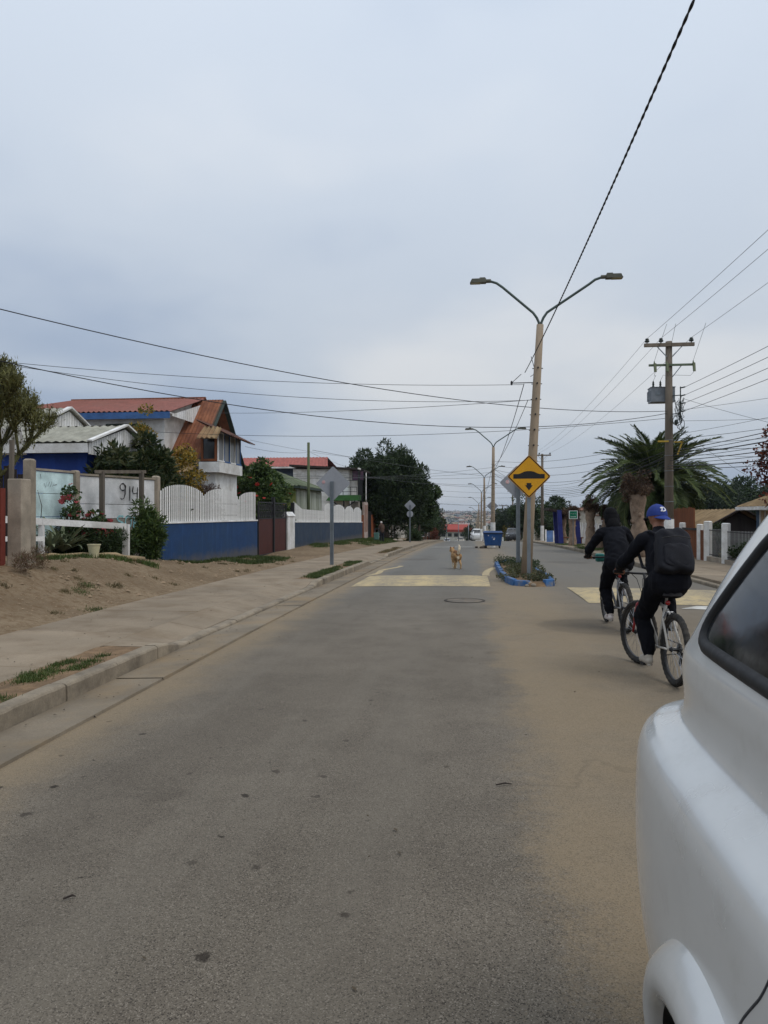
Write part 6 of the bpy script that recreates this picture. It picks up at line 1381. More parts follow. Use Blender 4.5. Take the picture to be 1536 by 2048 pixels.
#        z     W     R(rear) F(front)  n
LV = [(.24,.770,1.98,-1.98,6),(.30,.815,2.06,-2.04,7),(.42,.862,2.10,-2.08,7),(.56,.884,2.115,-2.09,7),(.70,.896,2.115,-2.08,7),(.84,.899,2.105,-2.06,7),(.93,.895,2.095,-2.02,7),(.975,.884,2.08,-1.98,7),(1.00,.866,2.06,-1.90,7),
      (1.018,.838,2.03,-1.10,7),(1.034,.806,1.995,-1.03,7.2),(1.052,.789,1.972,-.98,7.2),(1.085,.783,1.96,-.93,7.2),(1.13,.786,1.952,-.84,7.2),(1.19,.791,1.938,-.74,7.2),(1.25,.790,1.915,-.66,7.2),(1.30,.778,1.885,-.60,7.2),(1.42,.735,1.815,-.42,7),(1.55,.682,1.735,-.20,6.5),(1.63,.645,1.675,-.05,6),(1.69,.595,1.60,.06,5.5),(1.725,.52,1.50,.16,5),(1.745,.40,1.36,.30,4.5),(1.752,.2,1.1,.6,4)]
LVA = np.array(LV)
for r_ in LVA:            # shoulder height and rear overhang of this body
    if .84 <= r_[0] <= 1.30: r_[0] += .045*min(1, (1.30-r_[0])/.17, (r_[0]-.80)/.1)
    r_[2] += .085 if r_[0] < 1.08 else .05
zz_ = np.unique(np.concatenate([LVA[:,0], (LVA[:-1,0]+LVA[1:,0])/2, LVA[:-1,0]*.75+LVA[1:,0]*.25, LVA[:-1,0]*.25+LVA[1:,0]*.75]))
def smooth_col(k):
    z, v = LVA[:,0], LVA[:,k]; h = np.diff(z); d = np.diff(v)/h; mS = np.zeros_like(v)      # monotone cubic
    for i in range(1, len(v)-1):
        if d[i-1]*d[i] > 0: w1, w2 = 2*h[i]+h[i-1], h[i]+2*h[i-1]; mS[i] = (w1+w2)/(w1/d[i-1]+w2/d[i])
    mS[0], mS[-1] = d[0], d[-1]; out = []
    for q in zz_:
        i = min(len(z)-2, max(0, np.searchsorted(z, q, side='right')-1)); t_ = (q-z[i])/h[i]
        out.append((2*t_**3-3*t_**2+1)*v[i]+(t_**3-2*t_**2+t_)*h[i]*mS[i]+(-2*t_**3+3*t_**2)*v[i+1]+(t_**3-t_**2)*h[i]*mS[i+1])
    return np.array(out)
CW, CR, CF, CN = (smooth_col(k) for k in (1,2,3,4))
def car_side(y, z):
    W_, R_, F_, n_ = (np.interp(z, zz_, c) for c in (CW, CR, CF, CN)); yc, a = (R_+F_)/2, (R_-F_)/2; u_ = min(.99999, abs((y-yc)/a)); return W_*(1-u_**n_)**(1/n_)
def car_norm(y, z):
    e_ = .004; p_ = Vector((-car_side(y,z),y,z)); a = Vector((-car_side(y+e_,z),y+e_,z))-p_; b_ = Vector((-car_side(y,z+e_),y,z+e_))-p_; n_ = a.cross(b_).normalized(); return n_ if n_.x < 0 else -n_
ARZ = .335
def suv(label, group=None, paint=PAINT):
    o = T('parked_car', label, 'car', group=group)
    sv = [0,.15,.3,.42,.52,.6,.67,.73,.78,.82,.855,.885,.91,.93,.947,.96,.971,.98,.987,.992,.996,.999,.9999]
    yn = [-q for q in sv[::-1][:-1]]+sv; V_ = []; k = len(yn)
    for W_, R_, F_, n_, z in zip(CW, CR, CF, CN, zz_):
        yc, a = (R_+F_)/2, (R_-F_)/2
        ringp = [(-W_*(1-abs(u_)**n_)**(1/n_), yc+a*u_, z) for u_ in yn]; ringp += [(-p_[0],p_[1],p_[2]) for p_ in ringp[::-1]]; V_ += ringp
    kk = 2*k; nz = len(zz_); Q_ = [(j*kk+i, j*kk+(i+1)%kk, (j+1)*kk+(i+1)%kk, (j+1)*kk+i) for j in range(nz-1) for i in range(kk)]
    m = MB(); m.add(V_, Q_+[tuple(range(kk-1,-1,-1)), tuple((nz-1)*kk+i for i in range(kk))]); tmp = m.build('car_body_tmp', paint)
    cut = MB()
    for yy in (1.10,-1.42):
        for sg in (-1,1): cut.lathe([(.365,.0),(.365,.40)] if sg > 0 else [(.365,-.40),(.365,.0)], 40, (sg*.58,yy,ARZ), 'x')
    co = cut.build('car_cut_tmp', RUB); bo = tmp.modifiers.new('b','BOOLEAN'); bo.object = co; bo.operation = 'DIFFERENCE'; bo.solver = 'EXACT'
    bpy.context.view_layer.update(); dg = bpy.context.evaluated_depsgraph_get(); me = bpy.data.meshes.new_from_object(tmp.evaluated_get(dg))
    bpy.data.objects.remove(tmp); bpy.data.objects.remove(co); me.name = 'car_body'
    me.materials.clear(); me.materials.append(paint); me.materials.append(RUB)
    for p_ in me.polygons:
        p_.use_smooth = True; c_ = p_.center
        inside = any((c_.y-yy)**2+(c_.z-ARZ)**2 < .368**2 for yy in (1.10,-1.42)) and abs(c_.x) < .86 and abs(c_.x) > .5
        p_.material_index = 1 if inside else 0
    me.set_sharp_from_angle(angle=R(38)); link_mesh('body', me, o, False)
    # wheel-arch flares
    for sg in (-1,1):
        for yy in (1.10,-1.42):
            m = MB(); prof = [(.364,.018),(.366,.034),(.372,.046),(.39,.052),(.412,.050),(.436,.040),(.456,.022),(.472,.002),(.478,-.012)]; vs = []; na = 44
            for i in range(na+1):
                a = R(-8+196*i/na)
                for r_, pr in prof:
                    py_, pz_ = yy+r_*math.cos(a), max(.26,ARZ+r_*math.sin(a)); vs.append((sg*(car_side(py_,pz_)+pr), py_, ARZ+r_*math.sin(a)))
            kp = len(prof); m.add(vs, [(i*kp+j,i*kp+j+1,(i+1)*kp+j+1,(i+1)*kp+j) for i in range(na) for j in range(kp-1)]); m.build('wheel_arch', paint, o, False, smooth=True)
            m = MB(); vs = []
            for i in range(na+1):
                a = R(-8+196*i/na)
                for d_ in (.0185,-.06,-.3): vs.append((sg*(car_side(yy+.364*math.cos(a),max(.26,ARZ+.364*math.sin(a)))+d_), yy+.3635*math.cos(a), ARZ+.3635*math.sin(a)))
            m.add(vs, [(i*3+j,i*3+j+1,(i+1)*3+j+1,(i+1)*3+j) for i in range(na) for j in range(2)]); m.build('arch_liner', RUB, o, False, smooth=True)
            w_ = T('wheel', None, None); w_.parent = o; w_.location = (sg*.70,yy,.335); w_.scale = (1,.96,.96)
            m = MB(); m.lathe([(.20,-.11),(.29,-.115),(.325,-.10),(.342,-.07),(.345,0),(.342,.07),(.325,.10),(.29,.115),(.20,.11)], 36, axis='x', caps=False); m.build('tyre', TYRE, w_, False, auto=30)
            m = MB(); m.lathe([(.21,sg*.10),(.20,sg*.02),(.06,sg*.05),(.05,sg*.075),(.001,sg*.078)], 30, axis='x', caps=False)
            for q in range(5):
                a = 6.2832*q/5; m.bar((sg*.06,.05*math.cos(a),.05*math.sin(a)),(sg*.085,.2*math.cos(a),.2*math.sin(a)),.05,.03,(1,0,0))
            m.build('rim', ALLOY, w_, False)
    # windows: seal and glass lie on the body's own curved side
    def on(sg, y, z, lift): 
        n_ = car_norm(y,z); p_ = Vector((-car_side(y,z),y,z))+n_*lift; return Vector((p_.x*-sg if sg > 0 else p_.x, p_.y, p_.z))
    def outline(y0, y1, zb0, zb1, zt0, zt1, rc, lean0, lean1):
        P = [Vector(q) for q in ((y0,zb0),(y1,zb1),(y1-lean1,zt1),(y0-lean0,zt0))]; out = []
        for i in range(4):
            a, b_, c_ = P[i-1], P[i], P[(i+1)%4]; u_, w_ = (a-b_).normalized()*rc[i], (c_-b_).normalized()*rc[i]
            for q in range(9): t_ = q/8; out.append(b_+u_*(1-t_)**2+w_*t_**2)
        dense = []
        for a, b_ in zip(out, out[1:]+out[:1]):
            n_ = max(1, int((b_-a).length/.05)); dense += [a+(b_-a)*i/n_ for i in range(n_)]
        return dense
    def pane(sg, ol, name):
        cen = sum(ol, Vector((0,0)))/len(ol); k = len(ol); m = MB(); rings = [1.0,.93,.8,.6,.35,.12]; vs = []
        for f_ in rings: vs += [on(sg,*(cen+(q-cen)*f_), .003) for q in ol]
        vs.append(on(sg,*cen,.003)); m.add(vs, [(a*k+i,a*k+(i+1)%k,(a+1)*k+(i+1)%k,(a+1)*k+i) for a in range(5) for i in range(k)]+[(5*k+i,5*k+(i+1)%k,6*k) for i in range(k)]); wn = m.build(name, TINT, o, False, smooth=True)
        m = MB(); vs = []; pr = [(0.0,.002),(.004,.010),(.012,.014),(.022,.013),(.030,.006),(.032,.0)]
        for i, q in enumerate(ol):
            tg = (ol[(i+1)%k]-ol[i-1]).normalized(); nn = Vector((tg.y,-tg.x)); nn = nn if nn.dot(q-cen) > 0 else -nn
            for d_, h_ in pr: vs.append(on(sg,*(q+nn*(d_-.006)),h_))
        kp = len(pr); m.add(vs, [(i*kp+j,i*kp+j+1,((i+1)%k)*kp+j+1,((i+1)%k)*kp+j) for i in range(k) for j in range(kp-1)]); m.build('seal', RUB, wn, False, smooth=True)
    for sg in (-1,1):
        pane(sg, outline(.88,1.60,1.312,1.325,1.60,1.585,(.05,.09,.07,.05),.0,.22), 'quarter_window')
        pane(sg, outline(.12,.74,1.29,1.30,1.60,1.60,(.05,.05,.04,.05),-.0,.0), 'door_window')
        pane(sg, outline(-.52,.04,1.285,1.29,1.58,1.60,(.05,.05,.04,.05),-.36,.0), 'door_window')
        def line(pts, r_=.0026, name='panel_gap', mt=mat('gap_shadow_grey', (.05,.05,.055), .7, rnd=0)):
            dn = []; PV = [Vector(q) for q in pts]; cr_ = []
            for i in range(len(PV)-1):      # rounded through the given points
                p0, p1, p2, p3 = PV[max(0,i-1)], PV[i], PV[i+1], PV[min(len(PV)-1,i+2)]
                for q in range(6):
                    t_ = q/6; cr_.append(.5*((2*p1)+(p2-p0)*t_+(2*p0-5*p1+4*p2-p3)*t_*t_+(3*p1-p0-3*p2+p3)*t_**3))
            pts = cr_+[PV[-1]]
            for a, b_ in zip(pts, pts[1:]):
                n_ = max(2,int((Vector(b_)-Vector(a)).length/.006)); dn += [Vector(a)+(Vector(b_)-Vector(a))*i/n_ for i in range(n_)]
            dn.append(Vector(pts[-1])); m = MB(); m.tube([on(sg,q.x,q.y,-.0008) for q in dn], r_, 6, caps=False); m.build(name, mt, o, False)
        line([(.80,1.29),(.80,1.12),(.803,1.05),(.812,1.015),(.83,.975),(.855,.935),(.885,.90),(.918,.862),(.945,.825),(.96,.79)]); line([(.64,.60),(.62,.5),(.60,.36)])
        line([(.08,1.27),(.08,.34)]); line([(-.78,1.1),(-.8,.36)]); line([(-.8,.36),(.60,.36)])
        m = MB(); m.tube([on(sg,.42,1.10,.02),on(sg,.54,1.10,.03),on(sg,.62,1.10,.02)], .014, 8); m.build('door_handle', paint, o, False)
        m = MB(); vs = [on(sg,y_,z_,.006) for z_ in (.66,.78,.90) for y_ in (1.98,2.02,2.05,2.075)]; m.add(vs, [(a*4+b_,a*4+b_+1,(a+1)*4+b_+1,(a+1)*4+b_) for a in range(2) for b_ in range(3)]); m.build('tail_lamp', TAIL, o, False, smooth=True)
        m = MB(); m.tube([(sg*.56,1.3,1.775),(sg*.58,.9,1.79),(sg*.58,.2,1.785),(sg*.55,-.05,1.74)], .016, 8); m.build('roof_rail', RUB, o, False)
        m = MB(); m.ball((sg*.93,-.62,1.18),(.1,.05,.075),12); m.build('mirror', paint, o, False, smooth=True)
    m = MB(); m.box(-.5,.5,2.08,2.16,.36,.52); m.build('rear_bumper', RUB, o, False, bevel=.03)
    m = MB(); vs = []
    for z_ in np.linspace(1.2,1.62,6):
        R_ = np.interp(z_, zz_, CR)
        for x_ in np.linspace(-.5,.5,7): vs.append((x_, R_+.008, z_))
    m.add(vs, [(a*7+b_,a*7+b_+1,(a+1)*7+b_+1,(a+1)*7+b_) for a in range(5) for b_ in range(6)]); m.build('rear_window', TINT, o, False, smooth=True)
    m = MB(); vs = []
    for z_ in np.linspace(1.1,1.62,6):
        F_ = np.interp(z_, zz_, CF)
        for x_ in np.linspace(-.55,.55,7): vs.append((x_*(1-.2*(z_-1.1)), F_-.008, z_))
    m.add(vs, [(a*7+b_,a*7+b_+1,(a+1)*7+b_+1,(a+1)*7+b_) for a in range(5) for b_ in range(6)]); m.build('windscreen', TINT, o, False, smooth=True)
    m = MB(); m.box(-.25,.25,2.105,2.125,.68,.80); m.build('number_plate', STK_W, o, False)
    for sx in (-.62,.62):
        m = MB(); m.ball((sx,-1.98,.80),(.17,.08,.09),12); m.build('headlamp', mat('headlamp_glass', (.5,.5,.52), .1, bump=0), o, False, smooth=True)
    return o
car = suv('white sport utility car parked close at the right, seen along its rear flank')
car.location = (1.305, .25, 0.0)
def recolour(root, frm, to):
    for c_ in root.children_recursive:
        if c_.type == 'MESH' and frm.name in [mm.name for mm in c_.data.materials if mm]:
            c_.data = c_.data.copy()
            for i, mm in enumerate(c_.data.materials):
                if mm == frm: c_.data.materials[i] = to
for (px, Y, lab, col, x) in ((955,104,'white car parked beyond the crest left of the dumpster',None,None),(1026,98,'dark car parked right of the island beyond the crest',(0.02,0.022,0.026),None),(894,190,'pale car far down the street',(.35,.36,.37),None),(921,170,'sand coloured car far down the street',(.32,.27,.2),None)):
    c = copy_tree(car); p_ = at(px,1080,Y); c.location = (p_.x,p_.y,s(p_.y)-.02); c.rotation_euler = (0,0,0 if px != 955 else .05); c['label'] = lab
    if col: recolour(c, PAINT, car_paint('far_car_paint', col, tuple(q*.8 for q in col)))

# ---------------------------------------------------------------- blob bodies: one continuous surface grown from tapered limbs
def blob(name, caps, balls, voxel, mats, parent, smooth_it=6, fold=None, seed=0):
    m = MB()
    for p0, r0, p1, r1, tg in caps: m.tube([p0,p1], [r0,r1], 14); m.ball(p0, r0, 14); m.ball(p1, r1, 14)
    for c_, r_, tg in balls: m.ball(c_, r_, 18)
    tmp = m.build(name+'_tmp', mats[0]); rm = tmp.modifiers.new('r','REMESH'); rm.mode = 'VOXEL'; rm.voxel_size = voxel
    sm_ = tmp.modifiers.new('s','SMOOTH'); sm_.factor = .5; sm_.iterations = smooth_it
    bpy.context.view_layer.update(); me = bpy.data.meshes.new_from_object(tmp.evaluated_get(bpy.context.evaluated_depsgraph_get())); bpy.data.objects.remove(tmp); me.name = name
    me.materials.clear()
    for mm in mats: me.materials.append(mm)
    nv = len(me.vertices); co = np.empty(nv*3); me.vertices.foreach_get('co', co); co = co.reshape(-1,3)
    D = []; tags = []
    for p0, r0, p1, r1, tg in caps:
        a, b_ = np.array(p0,float), np.array(p1,float); ab = b_-a; t_ = np.clip(((co-a)@ab)/max(1e-9,ab@ab),0,1); D.append(np.linalg.norm(co-a-t_[:,None]*ab,axis=1)-(r0+(r1-r0)*t_)); tags.append(tg)
    for c_, r_, tg in balls:
        rr = np.array(r_ if isinstance(r_,(tuple,list)) else (r_,)*3,float); D.append((np.linalg.norm((co-np.array(c_))/rr,axis=1)-1)*rr.min()); tags.append(tg)
    vt = np.array(tags)[np.argmin(np.array(D),axis=0)]
    if fold:
        no = np.empty(nv*3); me.vertices.foreach_get('normal', no); no = no.reshape(-1,3)
        w_ = np.zeros(nv); rng = np.random.default_rng(seed)
        for k in range(7):
            dr = rng.normal(size=3); dr[2] *= 1.6; dr *= rng.uniform(14,34); w_ += np.sin(co@dr+rng.uniform(0,6)+2*np.sin(co@(dr[[1,2,0]]*.4)))
        msk = np.isin(vt, fold[1]); co = co + no*(w_/7*fold[0]*msk)[:,None]; me.vertices.foreach_set('co', co.ravel())
    mi = []
    for p_ in me.polygons: mi.append(int(np.bincount([vt[v] for v in p_.vertices]).argmax()))
    me.polygons.foreach_set('material_index', mi); me.polygons.foreach_set('use_smooth', [True]*len(me.polygons)); me.update()
    return link_mesh(name, me, parent, False)
SKIN = mat('skin', A(160,112,90,.8), .55, var=.08, bump=.1, rnd=0); JACK = mat('black_jacket', (0.0085,0.009,0.0125), .9, var=.2, fine=120, rnd=0, bump=.4, spec=.12); PANT = mat('black_trousers', (0.0062,0.0066,0.009), .9, var=.2, fine=120, rnd=0, bump=.4, spec=.1)
NAVY = mat('charcoal_jacket', (0.009,0.0098,0.0135), .88, var=.25, fine=120, rnd=0, bump=.4, spec=.12); SHOE = mat('grey_shoe', A(176,168,156,1.0), .7, rnd=0); SHOE2 = mat('white_shoe', A(200,190,184,1.1), .7, rnd=0); SOLE = mat('white_sole', A(206,202,194,1.1), .7, rnd=0); BURG = mat('burgundy', (0.12,0.012,0.02), .7, rnd=0)
HAIR = mat('black_hair', (0.005,0.005,0.006), .8, spec=.12, rnd=0, stretch=(8,8,1)); CAPB = mat('cap_blue', (0.022,0.045,0.22), .85, var=.12, fine=160, rnd=0)

# ---------------------------------------------------------------- bicycles
def bicycle(label, loc, rz, lean, frame_m, fork_m, steer=0.0, teal=False, detail=True, crank=0.0):
    o = T('bicycle', label, 'bicycle', loc); o.rotation_euler = (0, lean, rz)
    WR = .335
    def wheel(y, rzz=0.0):
        w_ = T('wheel', None, None); w_.parent = o; w_.location = (0,y,WR); w_.rotation_euler = (0,0,rzz)
        m = MB(); vs = []; nA, nB = 72, 10
        for i in range(nA):
            a = 2*math.pi*i/nA; kn = .0045 if i % 2 else 0
            for j in range(nB):
                b_ = 2*math.pi*j/nB; r_ = .0285+(kn if math.cos(b_) > .2 else 0); rr = WR-.028+r_*math.cos(b_); vs.append((r_*math.sin(b_)*.98, rr*math.cos(a), rr*math.sin(a)))
        m.add(vs, [(i*nB+j,i*nB+(j+1)%nB,((i+1)%nA)*nB+(j+1)%nB,((i+1)%nA)*nB+j) for i in range(nA) for j in range(nB)]); m.build('tyre', TYRE, w_, False)
        m = MB(); m.lathe([(.272,-.012),(.286,-.014),(.288,.014),(.272,.012),(.268,0),(.272,-.012)], 60, axis='x', caps=False); m.build('rim', mat('dark_rim', (.05,.05,.052), .45, metal=.6, rnd=0), w_, False, auto=40)
        m = MB(); m.lathe([(.012,-.055),(.024,-.035),(.024,-.03),(.014,-.028),(.014,.028),(.024,.03),(.024,.035),(.012,.055)], 14, axis='x'); m.build('hub', BLACKM, w_, False)
        sp2 = MB().tube([(.032,0,.02),(.0,0,.27)], .0016, 4, caps=False).mesh('spoke', ALLOY); sp3 = MB().tube([(-.032,0,.02),(.0,0,.27)], .0016, 4, caps=False).mesh('spoke', ALLOY)
        for i in range(28): link_mesh('spoke', sp2 if i % 2 else sp3, w_, False, rot=(6.2832*i/28,0,0))
        return w_
    wheel(-.43); wheel(.63, steer)
    BBp = Vector((0,0,.29)); ST = Vector((0,-.16,.72)); HT = Vector((0,.47,.80)); HB = Vector((0,.505,.68)); RA_, FA = Vector((0,-.43,WR)), Vector((0,.63,WR))
    m = MB(); m.tube([BBp,ST],.017,10); m.tube([ST+Vector((0,.012,-.03)),HT+Vector((0,0,-.02))],.017,10); m.tube([BBp,HB],.019,10); m.tube([HT+Vector((0,-.008,.03)),HB+Vector((0,.006,-.02))],.021,10)
    for sg in (-1,1): m.tube([ST+Vector((sg*.015,0,-.04)),ST+Vector((sg*.045,-.06,-.13)),RA_+Vector((sg*.065,0,0))],.010,8); m.tube([BBp+Vector((sg*.025,-.03,0)),RA_+Vector((sg*.055,.12,-.01)),RA_+Vector((sg*.065,0,0))],.010,8)
    m.tube([(-.045,0,.29),(.045,0,.29)],.022,12); m.build('frame', frame_m, o, False, smooth=True)
    m = MB()
    for sg in (-1,1): m.tube([HB+Vector((sg*.05,.01,-.03)),Vector((sg*.055,.555,.53)),Vector((sg*.055,.585,.46))],.019,10); m.tube([Vector((sg*.055,.585,.46)),FA+Vector((sg*.055,0,0))],.013,10)
    m.tube([HB+Vector((-.055,.01,-.03)),HB+Vector((.055,.01,-.03))],.017,8); m.build('fork', fork_m, o, False, smooth=True)
    m = MB(); m.tube([ST,(0,-.19,.83)],.0135,10); m.build('seat_post', ALLOY, o, False, smooth=True)
    m = MB(); vs = []
    for i in range(9):
        t_ = i/8; y_ = -.34+.27*t_; w_ = .078*(1-t_)**1.1+.020; zt = .868-.012*math.sin(t_*3.1)
        for j in range(7): a = math.pi*j/6; vs.append((w_*math.cos(a), y_, zt-.045+.045*math.sin(a)**.6))
    m.add(vs, [(i*7+j,i*7+j+1,(i+1)*7+j+1,(i+1)*7+j) for i in range(8) for j in range(6)]+[tuple(range(7)),tuple(range(62,55,-1))]); m.build('saddle', mat('saddle_vinyl', (.02,.018,.018), .45, rnd=0), o, False, smooth=True)
    m = MB(); m.tube([HT,(0,.455,.90),(0,.49,.965)],.015,10); m.build('stem', BLACKM, o, False, smooth=True)
    m = MB(); m.tube([(-.31,.475,.985),(-.22,.49,.98),(-.10,.505,.97),(0,.505,.968),(.10,.505,.97),(.22,.49,.98),(.31,.475,.985)],.0125,10); hb = m.build('handlebar', BLACKM, o, False, smooth=True)
    for sg in (-1,1):
        m = MB(); m.tube([(sg*.21,.492,.981),(sg*.325,.473,.986)],.0175,10); m.build('grip', RUB, hb, False)
        m = MB(); m.tube([(sg*.18,.50,.975),(sg*.2,.545,.955),(sg*.27,.555,.95)],.006,6); m.box(sg*.175-.018,sg*.175+.018,.485,.515,.95,.985); m.build('brake_lever', BLACKM, hb, False)
        m = MB(); m.tube([(sg*.18,.51,.97),(sg*.14,.62,1.0),(sg*.03,.63,.9),(0,.53,.74)],.0035,5); m.build('brake_cable', RUB, hb, False)
    cr = T('crankset', None, None); cr.parent = o; cr.location = (0,0,.29); cr.rotation_euler = (crank,0,0)
    m = MB(); m.lathe([(.03,.048),(.085,.05),(.085,.054),(.03,.056)], 30, axis='x'); m.build('chainring', BLACKM, cr, False)
    m = MB(); m.tube([(-.06,0,0),(-.072,0,-.172)],.013,8); m.tube([(.066,0,0),(.078,0,.172)],.013,8); m.build('crank_arm', ALLOY, cr, False)
    for sg, zz2 in ((-1,-.172),(1,.172)): m = MB(); m.box(sg*.075 if sg>0 else -.165,.165 if sg>0 else -.075,-.045,.045,zz2-.011,zz2+.011); m.build('pedal', RUB, cr, False)
    m = MB(); m.tube([(.052,.0,.375),(.052,-.43,.385),(.052,-.47,.345),(.052,-.43,.30),(.052,.0,.205),(.052,.083,.26),(.052,.07,.34),(.052,0,.375)],.005,5); m.build('chain', BLACKM, o, False)
    m = MB(); m.lathe([(.02,.03),(.055,.032),(.04,.05),(.02,.052)], 22, (0,-.43,WR), 'x'); m.bar((.06,-.44,.31),(.062,-.41,.20),.012,.035,(1,0,0)); m.lathe([(.022,.052),(.022,.06)],12,(0,-.41,.20),'x'); m.build('derailleur', BLACKM, o, False)
    m = MB()
    for sg in (-1,1): m.bar((sg*.05,-.26,.60),(sg*.03,-.275,.665),.012,.03,(0,1,0))
    m.tube([(-.03,-.275,.665),(.03,-.275,.665)],.004,5); m.build('brake', ALLOY, o, False)
    m = MB(); m.ball((0,-.215,.745),(.024,.012,.024),10); m.build('reflector', TAIL, o, False, smooth=True)
    if teal: m = MB(); m.box(-.13,-.01,.53,.63,.90,1.02); m.build('handlebar_bag', mat('teal_bag', (.02,.17,.15), .6, rnd=0), o, False, bevel=.02)
    return o
def rider_shape(far):
    J, P_, K, S_, X = 0, 1, 2, 3, 4          # jacket, trousers, skin, shoe, sole/hair
    caps = [((-.05,-.225,.955),.155,(.05,-.225,.955),.155,J),((0,-.19,.99),.176,(0,-.10,1.14),.182,J),((0,-.10,1.14),.178,(0,.02,1.30),.158,J),((-.13,.04,1.34),.085,(.13,.04,1.34),.085,J),((0,.05,1.37),.08,(0,.085,1.425),.066,J),
            ((0,.08,1.42),.056,(0,.12,1.51),.053,K),((-.075,-.19,.91),.125,(.075,-.19,.91),.125,P_)]
    balls = [((0,.145,1.575),(.076,.096,.112),K),((0,.20,1.53),(.055,.05,.05),K),((0,.245,1.565),(.014,.018,.022),K)]
    for sg in (-1,1):
        caps += [((sg*.165,.04,1.34),.078,(sg*.235,.11,1.23),.068,J),((sg*.235,.11,1.23),.066,(sg*.315,.215,1.09),.056,J),((sg*.315,.215,1.09),.056,(sg*.285,.405,1.02),.041,J),((sg*.285,.40,1.02),.030,(sg*.275,.435,1.015),.027,K),
                 ((sg*.238,.452,1.012),.018,(sg*.305,.442,1.016),.017,K),((sg*.238,.43,1.012),.017,(sg*.30,.425,1.016),.016,K)]
        for k, l in enumerate((.95,1.05,1.0,.85)):
            x_ = sg*(.236+.024*k); yb, zb_ = .483-.003*k, .984
            prev = Vector((x_,.455-.002*k,1.016))
            for a in (100,45,-10,-65):
                q = Vector((x_, yb+.027*l*math.cos(R(a)), zb_+.027*l*math.sin(R(a)))); caps.append((tuple(prev),.0098,tuple(q),.0092,K)); prev = q
        caps += [((sg*.232,.44,1.005),.012,(sg*.214,.462,.975),.010,K),((sg*.214,.462,.975),.010,(sg*.225,.487,.957),.009,K)]
        balls += [((sg*.078,.135,1.57),(.012,.022,.03),K)]
    up_ = .345
    for sg, knee, ank, sz in ((-1,(-.125,.13,.555),(-.115,-.035,.245),.158),(1,(.135,.265,.80),(.115,.015,.595),.508)):
        caps += [((sg*.09,-.17,.92),.118,knee,.082,P_),(knee,.082,((knee[0]+ank[0])/2,(knee[1]+ank[1])/2-.025,(knee[2]+ank[2])/2),.074,P_),(((knee[0]+ank[0])/2,(knee[1]+ank[1])/2-.025,(knee[2]+ank[2])/2),.074,ank,.060,P_),
                 ((ank[0],ank[1]-.01,ank[2]),.045,(ank[0],-.05,sz+.02),.042,S_),((ank[0],-.065,sz),.042,(ank[0]-.01*sg*-1,.10,sz-.012),.036,S_),((ank[0],.0,sz+.02),.042,(ank[0],.11,sz-.008),.038,S_),
                 ((ank[0],-.075,sz-.03),.024,(ank[0],.13,sz-.03),.026,X)]
    return caps, balls
def torso_folds(o): return o
